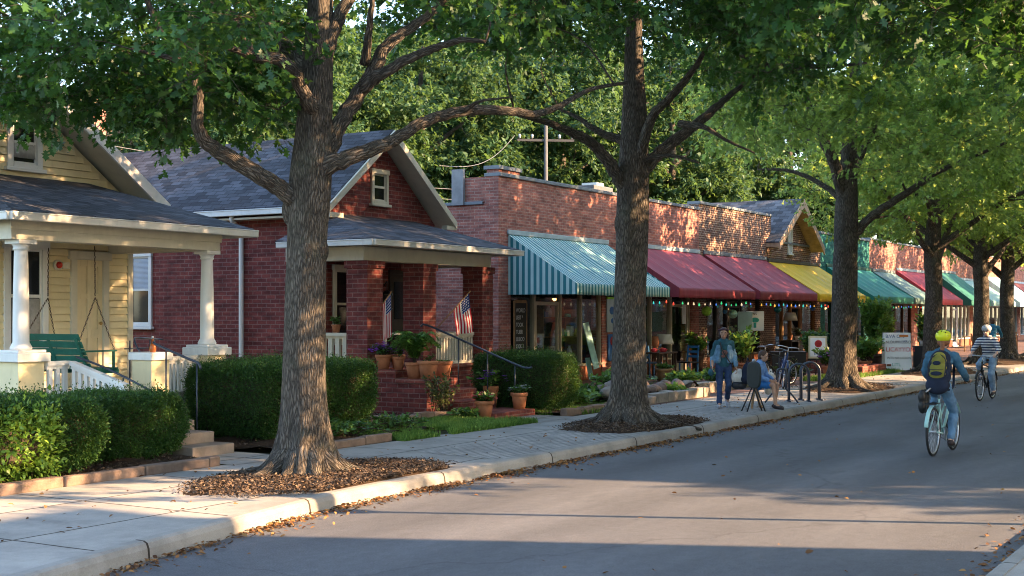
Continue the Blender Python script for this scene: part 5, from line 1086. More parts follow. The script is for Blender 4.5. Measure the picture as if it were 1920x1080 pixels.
flag('american flag hanging limp beside the left porch pillar', p0, p1, p0+(p1-p0)*.98, p0+(p1-p0)*.3, np.array((20.29, 14.72, 1.58)), np.array((20.15, 14.83, 1.52)), 2, .025)
t = thing('hanging_lantern', 'dark iron lantern on the porch wall between the pillars', 'lantern', (22.75, 16.62, 2.1)); b = MB(); b.lathe([(.02, .42), (.12, .34), (.13, .31), (.10, .3), (.09, .05), (.12, .03), (.10, 0), (.02, -.04)], n=8); b.tube(smooth([(0, .08, .5), (0, -.0, .6), (0, 0, .42)], 4), .012, 6); b.build('cage', DARKM, t)
# chalkboard
t = thing('chalkboard', 'tall chalkboard menu in a wooden frame by the shop corner', 'chalkboard', (29.68, YF-.05, .2)); b = MB(); W = Wl('-y', 0.0); b.box(-.29, -.02, .1, .29, .02, 2.12); b.build('board', BLACK, t)
b = MB(); b.box(-.32, -.03, .06, -.285, .02, 2.15); b.box(.285, -.03, .06, .33, .02, 2.15); b.box(-.285, -.03, 2.10, .285, .02, 2.18); b.build('frame', WOODT, t, bevel=.006)
for k, s in enumerate(('WORLD', 'UEIT *', 'TOOK', 'TUIER', 'LLILOO', 'OQK 3', 'TAFT', 'VISTLO', 'POT', 'NE ZL')): text(t, s, (-.24, -.024, 1.86-.185*k), .15, CHALK, sx=.85)
# signs on the shop front
def board(label, loc, w, h, mat, cat='poster', name='poster', rz=0): t = thing(name, label, cat, loc, rz); b = MB(); b.box(-w/2, -.015, 0, w/2, .015, h); b.build('panel', mat, t, bevel=.003); return t
t = board('framed grey poster on the brick pier left of the second oak', (35.0, YF-.03, 1.5), .62, .95, LBLUE); b = MB(); b.ell((0, -.016, .62), (.16, .004, .12), 12); b.ell((.05, -.016, .32), (.12, .004, .08), 12); b.build('print', BLUEP, t)
t = board('bright green poster above the framed grey poster', (35.0, YF-.03, 2.45), .66, .5, M('lime_print', (.22, .45, .03), .6, .3, 14, 0))
t = board('blue and red poster below the framed grey poster', (35.02, YF-.03, .65), .5, .78, BLUEP); b = MB(); b.lathe([(.13, 0), (.13, .004), (.07, .004), (.07, 0)], n=20); o = b.build('print', REDP, t); o.location = (.0, -.016, .58); o.rotation_euler = (R(90), 0, 0)
t = board('tall aqua banner in the shop window right of the second oak', (36.9, YF-.02, 1.15), .75, 1.6, M('aqua_print', (.22, .50, .50), .6, .25, 6, 0), 'banner', 'banner'); text(t, 'MUSTLER', (-.33, -.018, .95), .15, CHALK); text(t, 'CLETTLE', (-.33, -.018, .55), .15, BLUEP); b = MB(); b.ell((0, -.016, 1.3), (.2, .004, .14), 14); b.build('print', ORANGEP, t)
t = board('small white notice in the shop door', (40.3, YF-.02, 1.7), .28, .62, PAPER, 'notice', 'notice')
# poster panel outside the brown shop
q = np.array((42.6, 15.9, 1.46)); t = thing('hanging_sign', 'white hanging sign panel with a teal drawing under the burgundy awning', 'sign', q, R(-58)); b = MB(); b.box(-.30, -.02, 0, .30, .02, .66); b.build('panel', PAPER, t, bevel=.004); b = MB(); b.tube([(-.2, 0, .66), (-.2, 0, 1.2)], .006, 5); b.tube([(.2, 0, .66), (.2, 0, 1.2)], .006, 5); b.build('hanger', WIREM, t)
text(t, 'EEPVS', (-.22, -.023, .53), .11, BLACK); b = MB(); b.ell((.0, -.021, .36), (.14, .003, .085), 14); b.box(-.05, -.026, .1, .04, -.02, .27); b.build('print', TEALP, t)
t = thing('hanging_sign', 'blank pale green sign panel left of the white hanging sign', 'sign', (41.95, 16.0, 1.42), R(-75)); b = MB(); b.box(-.24, -.02, 0, .24, .02, .68); b.build('panel', M('pale_green_board', (.42, .58, .52), .6, .1, 4, 0), t, bevel=.004)
# sandwich board
t = thing('sandwich_board', 'white sandwich board with red and teal lettering on the pavement', 'sandwich board', (43.4, 11.35, .15), R(-64)); b = MB(); b.obox((0, 0, .66), (.84, .03, 1.22), Matrix.Rotation(R(-10), 3, 'X')); o = b.build('front_panel', PAPER, t, bevel=.005)
b = MB(); b.obox((0, .42, .66), (.84, .03, 1.22), Matrix.Rotation(R(10), 3, 'X')); b.build('rear_panel', PAPER, t, bevel=.005); b = MB()
for x in (-.38, .38): b.obox((x, .0-.11, .06), (.04, .04, .14), Matrix.Rotation(R(-10), 3, 'X')); b.obox((x, .53, .06), (.04, .04, .14), Matrix.Rotation(R(10), 3, 'X'))
b.build('feet', WOODT, t)
def sb(s, x, z, sz, m, sx=1.): text(t, s, (x, -.021+(z-.66)*math.tan(R(10)), z), sz, m, 0, 80, sx=sx)
sb('B:VA ON', -.38, 1.10, .15, BLUEP); sb('N.OUPROSSO', -.38, .92, .13, BLACK); sb('LICAYYON', -.38, .66, .20, REDP, .93); sb('WTS NR LICION', -.36, .42, .105, BLACK); sb('LITL', -.2, .19, .15, TEALP); sb('LES', .17, .96, .09, BLUEP)
b = MB(); b.obox((.2, -.02+.50*math.tan(R(10)), 1.16), (.28, .006, .07), Matrix.Rotation(R(-10), 3, 'X')); b.build('print', ORANGEP, t); b = MB(); b.obox((-.3, -.024-.45*math.tan(R(10)), .22), (.14, .006, .07), Matrix.Rotation(R(-10), 3, 'X')); b.build('print', M('brown_print', (.2, .06, .03), .6, .2, 9, 0), t)
t = thing('easel_sign', 'framed white display sign with red circle and blue lettering', 'sign', (39.5, 12.75, .15), R(-64)); b = MB(); b.box(-.27, -.02, .52, .27, .02, 1.2); b.build('panel', M('cream_board', (.66, .60, .42), .6, .1, 4, 0), t, bevel=.006); b = MB(); b.box(-.22, -.03, .58, .23, -.021, 1.14); b.build('sheet', PAPER, t)
b = MB(); b.lathe([(.11, 0), (.11, .004), (.075, .004), (.075, 0)], n=24); o = b.build('print', REDP, t); o.location = (.02, -.032, .97); o.rotation_euler = (R(90), 0, 0); text(t, 'ICE SE', (-.13, -.034, .74), .10, BLUEP); text(t, 'DRLY', (-.11, -.034, .63), .11, BLUEP)
b = MB(); b.box(-.3, -.015, .46, .3, .03, .52)
for x in (-.22, .22): b.beam((x, 0, .5), (x*1.1, -.08, 0), .03, .03, up=(1, 0, 0))
b.beam((0, .02, .8), (0, .4, 0), .03, .03, up=(1, 0, 0)); b.build('easel', BLACK, t)

# furniture under the awnings
def table(label, loc, w, d, h, mat, rz=0, name='table'):
    t = thing(name, label, 'table', loc, rz); b = MB(); b.box(-w/2, -d/2, h-.04, w/2, d/2, h); b.build('tabletop', mat, t, bevel=.008)
    for sx in (-1, 1):
        for sy in (-1, 1): b = MB(); b.beam((sx*(w/2-.06), sy*(d/2-.06), 0), (sx*(w/2-.06), sy*(d/2-.06), h-.042), .05, .05, up=(0, 1, 0)); b.build('leg', mat, t)
    return t
def chair(label, loc, rz, mat, seatm=None, group=None):
    t = thing('chair', label, 'chair', loc, rz, group); b = MB(); b.box(-.21, -.22, .43, .21, .22, .47); b.build('seat', seatm or mat, t, bevel=.012)
    for sx in (-1, 1): b = MB(); b.beam((sx*.18, -.19, 0), (sx*.18, -.19, .43), .035, .035, up=(0, 1, 0)); b.build('leg', mat, t); b = MB(); b.beam((sx*.18, .21, 0), (sx*.18, .21, .5), .035, .035, up=(0, 1, 0)); b.beam((sx*.18, .21, .5), (sx*.18, .27, .95), .035, .035, up=(0, 1, 0)); b.build('leg', mat, t)
    b = MB()
    for z in (.62, .76, .90): b.box(-.17, .222+(z-.5)*.12, z-.035, .17, .24+(z-.5)*.12, z+.035)
    b.build('backrest', mat, t); return t
def lamp(label, loc, h, r, shade=None, base=None, seed=0):
    t = thing('table_lamp', label, 'lamp', loc); b = MB(); b.lathe([(.09, 0), (.1, .02), (.04, .05), (.07, .12), (.085, .2), (.05, .3), (.02, .34), (.015, h-.12)], n=16); b.build('base', base or TERRA, t); b = MB(); b.lathe([(r, h-.3), (r*.72, h), (r*.70, h), (r*.98, h-.3)], n=22); b.build('lamp_shade', shade or M('cream_shade', (.62, .55, .42), .8, .06, 4, 0), t); return t
BLUCH = M('blue_chair_paint', (.02, .12, .27), .45, .2, 6, 0)
table('dark table with red goods under the burgundy awning', (34.9, 15.9, .15), 1.3, .6, .78, WOODD)
for k, (dx, dy, rr_, c) in enumerate(((-.35, 0, .12, REDP), (-.12, .1, .10, TERRA), (.1, -.08, .13, REDP), (.33, .06, .1, ORANGEP), (.0, .1, .09, WOODT))): t = thing('bowl', ('wide red bowl at the left end of the dark table', 'clay bowl second from left on the dark table', 'largest red bowl in the middle of the dark table', 'orange bowl at the right end of the dark table', 'small wooden bowl behind the red bowls')[k], 'bowl', (34.9+dx, 15.9+dy, .93), 0, 'bowls on the dark table'); b = MB(); b.lathe([(rr_*.5, 0), (rr_*.6, .01), (rr_, .09), (rr_*.94, .09), (rr_*.5, .025)], n=16); b.build('bowl', c, t); b = MB(); b.ell((0, 0, .07), (rr_*.8, rr_*.8, .05), 10); b.build('contents', c, t)
lamp('white drum lamp on a stand in front of the shop window', (37.45, 16.9, .85), .55, .30, M('white_shade', (.66, .66, .62), .8, .05, 4, 0), DARKM); table('small side table carrying the white drum lamp', (37.45, 16.9, .15), .6, .5, .7, WOODD)
lamp('tall orange vase lamp beside the white drum lamp', (36.6, 16.8, .85), .5, .12, TERRA); table('narrow dark stand under the orange vase lamp', (36.6, 16.8, .15), .4, .4, .7, WOODD)
chair('blue wooden chair with dark seat under the burgundy awning', (36.3, 15.6, .15), R(-100), BLUCH, BLACK); chair('second blue chair behind the planter', (35.5, 16.4, .15), R(60), BLUCH)
t = board('white printed crate board leaning behind the barrel planter', (34.9, 16.5, .2), .6, .75, LBLUE, 'board', 'display_board', R(-10))
pot((33.9, 15.3, .15), .24, .36, 'wooden barrel planter with low green leaves', 51, PLANT, None, .16, .26, 26, .09, mat=WOODT, nl=10); pot((38.2, 16.1, .15), .2, .75, 'tall dark planter with spiky green plant', 52, FERN, None, .45, .3, 26, .16, mat=WOODD, shape=OVAL)
pot((38.1, 14.6, .15), .2, .4, 'pot with a leafy green palm behind the woman', 53, FERN, None, 1.05, .42, 34, .17, nl=12)
pot((39.0, 16.7, .85), .13, .22, 'cactus like plant in a pot on a stand by the window', 54, PLANT, None, .35, .12, 14, .12); table('small stand under the cactus pot', (39.0, 16.7, .15), .4, .4, .7, WOODT)
def lantern(label, loc, r, mat): t = thing('paper_lantern', label, 'lantern', loc); b = MB(); b.ell((0, 0, 0), (r, r, r*.95), 18); b.build('shade', mat, t); b = MB(); b.tube([(0, 0, r*.9), (0, 0, 2.62-loc[2])], .005, 4); b.tube([(0, 0, -r*.9), (0, 0, -r*1.2)], .02, 6); b.build('cord', WIREM, t)
lantern('lime green paper lantern above the brick pier', (38.4, 15.9, 2.11), .16, M('lime_paper', (.22, .38, .04), .8, .1, 14, 0)); lantern('pale striped paper lantern right of the lime one', (40.6, 15.9, 2.02), .15, M('mint_paper', (.34, .55, .42), .8, .25, 12, 0)); lantern('small blue lantern between the two paper lanterns', (40.15, 16.0, 2.09), .07, BLUEP); lantern('teal glass lantern under the second burgundy awning', (45.4, 16.1, 2.2), .14, M('teal_paper', (.02, .22, .25), .4, .2, 9, 0)); lantern('blue hanging lamp below the right end of the burgundy awning', (49.0, 16.0, 2.25), .11, BLUEP)
def cabinet(label, loc, w, d, h, mat, rz=0): t = thing('cabinet', label, 'cabinet', loc, rz); b = MB(); b.box(-w/2, -d/2, .05, w/2, d/2, h-.03); b.box(-w/2+.04, -d/2+.04, 0, w/2-.04, d/2-.04, .05); b.build('body', mat, t, bevel=.008); b = MB(); b.box(-w/2-.02, -d/2-.02, h-.03, w/2+.02, d/2+.02, h); b.build('top', mat, t, bevel=.006); b = MB(); b.box(-w/2+.03, -d/2-.016, .08, -.01, -d/2-.001, h-.07); b.box(.01, -d/2-.016, .08, w/2-.03, -d/2-.001, h-.07); b.build('doors', mat, t)
cabinet('black cabinet behind the parked bicycle', (38.7, 13.4, .15), 1.0, .5, .74, BLACK, R(-64)); cabinet('dark cabinet carrying the big cream lamp', (48.6, 16.7, .15), 1.2, .5, .85, WOODD)
lamp('big cream shaded lamp on the dark cabinet', (48.5, 16.7, 1.0), 1.08, .27); pot((49.0, 16.6, 1.0), .10, .2, 'white vase of dried flowers beside the cream lamp', 61, OLIVE, WHTF, .3, .2, 14, .08, mat=WHITE); pot((49.9, 16.2, .15), .16, .85, 'tall pot of dry stems right of the cream lamp', 62, OLIVE, None, .4, .3, 22, .10, mat=WOODD)
t = thing('display_case', 'small dark wooden case on legs below the cream lamp', 'display case', (47.0, 16.2, .15)); b = MB(); b.box(-.4, -.2, .3, .4, .2, .36); b.box(-.4, -.2, .86, .4, .2, .92); b.box(-.4, -.2, .36, -.35, .2, .86); b.box(.35, -.2, .36, .4, .2, .86); b.box(-.35, .15, .36, .35, .2, .86); b.build('case', WOODD, t); b = MB(); [b.beam((x, y, 0), (x, y, .3), .05, .05, up=(0, 1, 0)) for x in (-.36, .36) for y in (-.16, .16)]; b.build('legs', WOODD, t)
# teal folding chair and banner by the bay window
t = thing('folding_chair', 'folding chair draped with teal cloth beside the hedge', 'chair', (33.3, 15.9, .15), R(40)); b = MB(); [b.tube([(sx*.22, -.2, 0), (sx*.22, .22, .5)], .012, 6) for sx in (-1, 1)]; [b.tube([(sx*.2, .2, 0), (sx*.2, -.22, .5), (sx*.2, -.3, .62)], .012, 6) for sx in (-1, 1)]; b.build('legs', GREYM, t)
b = MB(); b.ell((0, 0, .55), (.30, .27, .16), 18); o = b.build('cloth', stripemat('teal_cloth', (.02, .20, .22), (.16, .42, .42), .09), t, remesh=.02)
dm = o.modifiers.new('d', 'DISPLACE'); tx = bpy.data.textures.new('folds', 'CLOUDS'); tx.noise_scale = .12; dm.texture = tx; dm.strength = .12
t = thing('leaning_board', 'narrow pale aqua board with lettering leaning on the shop window', 'board', (32.6, 16.9, .2), R(0)); b = MB(); b.obox((0, .0, .95), (.34, .02, 1.3), Matrix.Rotation(R(-12), 3, 'X') @ Matrix.Rotation(R(-7), 3, 'Y')); b.obox((0, .05, .32), (.26, .02, .6), Matrix.Rotation(R(-12), 3, 'X')); b.build('panel', M('aqua_board', (.33, .56, .54), .6, .15, 7, 0), t)
# clutter further along
def bigplant(label, loc, h, s, n, seed, mat=PLANT, size=.13): return shrub(label, loc, n, h, s, mat, size, seed, nl=26)
pot((46.6, 13.0, .15), .28, .45, 'tall bushy green plant in a pot left of the sandwich board', 71, FERN, None, 1.9, .55, 70, .17, nl=34, mat=WOODD); pot((49.5, 13.4, .15), .25, .4, 'dark bushy plant behind the sandwich board', 72, PLANT, None, 1.8, .4, 50, .16, nl=28, mat=WOODD)
pot((43.2, 12.4, .15), .26, .35, 'bushy fern in a clay pot right of the third oak', 73, FERN, None, .75, .6, 50, .15, nl=20); pot((43.4, 14.2, .15), .3, .4, 'green bush in a pot just left of the third oak', 74, PLANT, None, .9, .5, 50, .15, nl=20); pot((38.8, 12.15, .15), .24, .34, 'brown planter with purple and green leaves by the display sign', 75, PLANT, PURP, .5, .4, 34, .14, mat=TERRA, nf=20)
cabinet('black cabinet right of the sandwich board', (46.5, 11.3, .15), .7, .5, .78, BLACK); pot((46.4, 11.3, .93), .09, .18, 'small potted plant on the black cabinet', 76, PLANT, None, .3, .15, 14, .1, mat=WHITE)
def planterbox(label, x0, x1, y0, y1, h, mat): t = thing('raised_planter', label, 'planter', ((x0+x1)/2, (y0+y1)/2, .15)); b = MB(); b.box(x0, y0, .12, x1, y0+.15, .15+h); b.box(x0, y1-.15, .12, x1, y1, .15+h); b.box(x0, y0+.15, .12, x0+.15, y1-.15, .15+h); b.box(x1-.15, y0+.15, .12, x1, y1-.15, .15+h); b.build('wall', mat, t, world=True, bevel=.01); b = MB(); b.box(x0+.15, y0+.15, .12, x1-.15, y1-.15, .1+h); b.build('soil', SOIL, t, world=True)
planterbox('long low brick planter right of the third oak', 39.6, 42.2, 11.4, 12.0, .30, BRK_STEP); planterbox('second low brick planter set behind the first', 41.2, 44.4, 13.0, 13.6, .42, BRK_STEP)
pot((52.5, 12.6, .15), .36, 1.0, 'square pale green planter box with dark shrub', 77, PLANT, None, 1.0, .4, 44, .15, nl=24, mat=M('pale_green_planter', (.22, .27, .13), .6, .1, 4, 0))
t = thing('hanging_shirt', 'blue shirt hanging from the long green awning', 'shirt', (57.3, 15.6, 2.48)); b = MB(); b.prism([(-.35, 0, 0), (.4, 0, 0), (.45, 0, -.75), (.75, 0, -.95), (.6, 0, -1.15), (.1, 0, -1.0), (-.3, 0, -.8)], (0, .05, 0)); b.build('cloth', M('blue_shirt', (.12, .26, .50), .9, .2, 5, .2, 30), t, bevel=.02); b = MB(); b.tube([(0, .02, 0), (0, .02, .1)], .008, 5); b.build('hook', WIREM, t)
for k, (x, y, rz) in enumerate(((66, 13.5, .3), (68.5, 13.2, 1.9), (71, 13.6, 3.4), (73.5, 13.2, 5))): chair(('brown wooden chair farthest left outside the red awning shop', 'brown chair second in line outside the red awning shop', 'brown chair third in line outside the red awning shop', 'brown chair last in line outside the red awning shop')[k], (x, y, .15), rz, WOODT, group='brown chairs outside the far shops')
table('brown table outside the far shops', (69.8, 14.4, .15), 1.6, .8, .76, WOODT); table('long table under the dark green awning', (78, 15.2, .15), 3, .8, .8, WOODD)
# warm lamps inside the shops
for x, y, z, lb in ((31.2, 19.2, 2.2, 'warm glowing bulb cluster behind the striped awning shop door'), (33.6, 18.6, 2.45, 'small warm bulb in the bay window'), (43.2, 18.8, 2.3, 'warm bulb behind the hanging sign'), (46.9, 18.6, 2.2, 'warm bulb behind the cream lamp'), (60, 19, 2.3, 'warm bulb in the teal shop'), (69, 19, 2.3, 'warm bulb in the red awning shop'), (78.5, 18.6, 2.4, 'bright bulb in the dark green awning shop'), (82, 18.6, 2.4, 'bright bulb in the mint awning shop')):
    t = thing('pendant_lamp', lb, 'lamp', (x, y, z)); b = MB(); b.ell((0, 0, 0), .06, 10); b.build('bulb', emis('warm_filament', (1., .42, .12), 2.), t); b = MB(); b.tube([(0, 0, .06), (0, 0, 3.28-z)], .006, 4); b.lathe([(.02, .12), (.12, .02), (.11, .02), (.02, .1)], n=12); b.build('fitting', DARKM, t)
r = np.random.default_rng(77)                    # goods on display shelves inside the windows
for k, (x0, x1) in enumerate(((29.5, 30.5), (32.2, 34.3), (36.6, 39.2), (42.5, 44), (45.8, 47.2), (49.3, 50.8), (52.5, 53.8), (55.5, 57), (58.8, 61), (62.9, 65.2), (67, 69.4))):
    t = thing('display_shelf', 'display shelf of goods behind '+('the chalkboard window', 'the cream bay window', 'the window right of the second oak', 'the left brown brick shop window', 'the right brown brick shop window', 'the left window under the yellow awning', 'the right window under the yellow awning', 'the left teal shop window', 'the right teal shop window', 'the grey green awning window', 'the red awning window')[k], 'shelf', ((x0+x1)/2, 18.4, .2)); b = MB(); g = MB(); w_ = (x1-x0)/2-.05
    for z in (.55, 1.15, 1.7): b.box(-w_, -.2, z, w_, .2, z+.03)
    for sx in (-1, 1): b.box(sx*w_-.02, -.2, 0, sx*w_+.02, .2, 1.95)
    b.build('frame', WOODT if k % 2 else WOODD, t)
    for z in (.58, 1.18, 1.73):
        x = -w_+.12
        while x < w_-.1:
            q = r.uniform(.05, .11); h = r.uniform(.12, .42); c = int(r.integers(5))
            if r.uniform() < .6: g.lathe([(q*.7, 0), (q, h*.4), (q*.8, h*.7), (q*.4, h*.85), (q*.45, h)], (x, r.uniform(-.1, .06), z), 10, c)
            else: g.box(x-q, -.1, z, x+q, .05, z+h*.8, c)
            x += q*2+r.uniform(.02, .14)
    o = g.build('goods', [PAPER, TERRA, BLUEP, WOODT, TEALP], t); o['kind'] = 'stuff'
# stone bed with rocks in front of the shops
edging('stone_edging', 'pale stone blocks edging the rock bed behind the second oak', (23.6, 11.75), (28.3, 11.75), .2, .24, 9, BLOCK, .5); edging('stone_edging', 'stone block edging behind the walking woman', (28.6, 12.2), (33.2, 12.4), .24, .22, 10, BLOCK, .6)
strip(24.0, 28.3, 11.9, 13.6, 7, .25); strip(28.6, 33.2, 12.4, 13.4, 8, .08); r = np.random.default_rng(8)
for k in range(16):
    x = r.uniform(24.2, 28.2); y = r.uniform(12.0, 13.0); s = r.uniform(.14, .30); b = MB(); b.ell((0, 0, 0), (s, s*.8, s*.62), 14); b.v = [tuple(np.array(v)*(1+.22*mnoise.noise(tuple(np.array(v)*5+k*3))+.1*mnoise.noise(tuple(np.array(v)*14+k)))) for v in b.v]
    o = b.build('rock', (STONE, BLOCK, STONE)[k % 3]); o.location = (x, y, .30+s*.45); o.rotation_euler = (r.uniform(-.3, .3), r.uniform(-.3, .3), r.uniform(0, 6)); tag(o, 'rounded brown rock in the stone edged bed behind the second oak', 'rock', 'rocks in the stone edged bed')
for k, (x, y, h, s, n, m, lb) in enumerate(((27.6, 13.6, .55, .8, 70, FERN, 'wide grassy clump behind the rocks right of the second oak'), (25.0, 12.3, .25, .3, 24, PLANT, 'small green plant at the left end of the rock bed'), (27.4, 12.1, .22, .3, 24, FERN, 'bright little plant among the rocks'), (30.0, 13.0, .5, .6, 46, FERN, 'leafy plants behind the stone blocks near the woman'), (31.6, 12.8, .5, .6, 46, PLANT, 'dark leafy plants right of the walking woman'), (24.3, 12.9, .35, .7, 50, PLANT, 'low leafy border left of the second oak trunk'), (23.4, 12.6, .3, .6, 40, FERN, 'low bright border plants by the square hedge'), (34.7, 12.0, .6, .4, 40, OLIVE, 'drooping plant with orange tips before the black cabinet'))): shrub(lb, (x, y, .2), n, h, s, m, .13, 90+k, droop=.4, cat='plant', name='border_plant')
# bicycle racks
def rack(label, loc, rz, w=.42, h=.80):
    t = thing('bicycle_rack', label, 'bicycle rack', loc, rz, 'black hoop bicycle racks'); k = []
    for q in (-.05, .05):
        b = MB(); pts = [(-w/2, q, 0), (-w/2, q, h-w/2)]+[(-w/2*math.cos(a), q, h-w/2+w/2*math.sin(a)) for a in np.linspace(.3, math.pi-.3, 8)]+[(w/2, q, h-w/2), (w/2, q, 0)]; b.tube(pts, .022, 10); b.build('hoop', BLUEM, t)
    b = MB(); b.tube([(-w/2, -.22, .015), (-w/2, .22, .015)], .018, 6); b.tube([(w/2, -.22, .015), (w/2, .22, .015)], .018, 6); b.build('foot', BLUEM, t); return t
rack('black hoop bicycle rack in the middle', (27.4, 9.25, .157), R(118)); rack('black hoop bicycle rack nearest the third oak', (28.0, 9.2, .157), R(124), .40, .82)
t = thing('bicycle_rack', 'narrow black bicycle stand with splayed legs left of the hoops', 'bicycle rack', (26.6, 9.35, .157), R(118), 'black hoop bicycle racks'); b = MB(); b.tube(smooth([(-.09, 0, .3), (-.09, 0, .66), (0, 0, .72), (.09, 0, .66), (.09, 0, .3)], 5), .02, 8); b.build('hoop', BLUEM, t)
for sx in (-1, 1): b = MB(); b.tube(smooth([(sx*.09, 0, .3), (sx*.2, 0, .2), (sx*.34, 0, .02)], 4), .018, 8); b.build('leg', BLUEM, t)
# black backed stand with bags
q = G(1412, 772); t = thing('folding_stand', 'black oval backed folding stand on the pavement beside the woman', 'stand', q, R(-120)); b = MB()
pts = [(.20*math.copysign(abs(math.cos(a))**.7, math.cos(a)), 0, .70+.26*math.copysign(abs(math.sin(a))**.7, math.sin(a))) for a in np.linspace(0, 2*math.pi, 28, endpoint=False)]; b.prism(pts, (0, .05, 0)); b.build('back', M('black_vinyl', (.02, .028, .028), .45, .2, 6, .1, 30), t, bevel=.02); b = MB(); b.ell((0, .02, .97), (.05, .03, .04), 10); b.build('knob', GREYM, t)
for p, e in (((-.06, .02, .46), (-.2, -.12, 0)), ((.02, .02, .46), (.02, -.16, 0)), ((.08, .02, .46), (.12, .2, 0)), ((-.02, .04, .46), (-.05, .26, 0))): b = MB(); b.tube([p, e], .014, 7); b.build('leg', DARKM, t)
g2 = G(1437, 766); t = thing('folding_stool', 'tan wooden folding stool under the seated person', 'stool', g2+(-.1, .14, 0)); b = MB(); b.tube(smooth([(-.18, 0, .46), (.0, .02, .42), (.12, .03, .40)], 3), .05, 8); b.beam((-.14, 0, .42), (.13, 0, .04), .035, .05); b.beam((.08, .1, .42), (-.12, .08, 0), .035, .05); b.tube([(.13, 0, .04), (.2, 0, .02)], .035, 8); b.build('frame', WOODT, t)
def blob(b, pts): [b.ell(np.array(p), r_, 14) for p, r_ in pts]
t = thing('blue_bag', 'dark navy bag behind the black oval backed stand', 'bag', g2+(-.22, .30, .50)); b = MB(); blob(b, [((0, 0, .2), (.16, .12, .22)), ((-.05, 0, .08), (.16, .12, .1))]); apply_mods(b.build('body', NAVY, t, remesh=.02)); b = MB(); b.tube(smooth([(-.08, 0, .38), (0, 0, .5), (.08, 0, .38)], 4), .01, 6); b.build('handle', NAVY, t)
t = thing('white_sack', 'crumpled white cloth sack beside the seated person', 'sack', g2+(.22, .02, .36)); b = MB(); blob(b, [((0, 0, .14), (.13, .10, .2)), ((.04, 0, .26), (.13, .1, .1)), ((-.06, 0, .0), (.1, .08, .1))]); b.v = [tuple(np.array(v)*(1+.12*mnoise.noise(tuple(np.array(v)*11)))) for v in b.v]; apply_mods(b.build('cloth', M('white_cloth', (.58, .55, .50), .9, .12, 12, .3, 50), t, remesh=.015)); b = MB(); b.tube(smooth([(-.02, 0, .34), (.1, 0, .4), (.16, 0, .3)], 4), .012, 6); b.build('handle', WHITE, t)
table('white bench on the brick porch between the left and middle pillars', (22.75, 16.35, 1.0), 1.3, .35, .62, WHITE, 0, 'porch_bench')
# ------------------------------------------------------------------ bicycles and people
RUBBER = M('tyre_rubber', (.012, .012, .013), .7, .1, 20, .1, 60); STEEL = M('bright_steel', (.55, .56, .58), .3, .05, 5, 0, metal=.9); LEATHER = M('black_leather', (.02, .016, .014), .5, .2, 20, 0)
def wheel(par, x, rw=.345):
    b = MB(); b.tube([(x+(rw-.018)*math.cos(a), 0, rw+(rw-.018)*math.sin(a)) for a in np.linspace(0, 2*math.pi, 41)], .019, 8, caps=False); w_ = b.build('wheel', RUBBER, par)
    b = MB(); b.tube([(x+(rw-.042)*math.cos(a), 0, rw+(rw-.042)*math.sin(a)) for a in np.linspace(0, 2*math.pi, 41)], .011, 6, caps=False); b.build('rim', STEEL, w_)
    b = MB(); b.tube([(x, -.045, rw), (x, .045, rw)], .02, 8)
    for k in range(28): a = k*2*math.pi/28; b.tube([(x+.02*math.cos(a+.6), .025*(-1)**k, rw+.02*math.sin(a+.6)), (x+(rw-.045)*math.cos(a), 0, rw+(rw-.045)*math.sin(a))], .0016, 3, caps=False)
    b.build('spokes', STEEL, w_); return w_
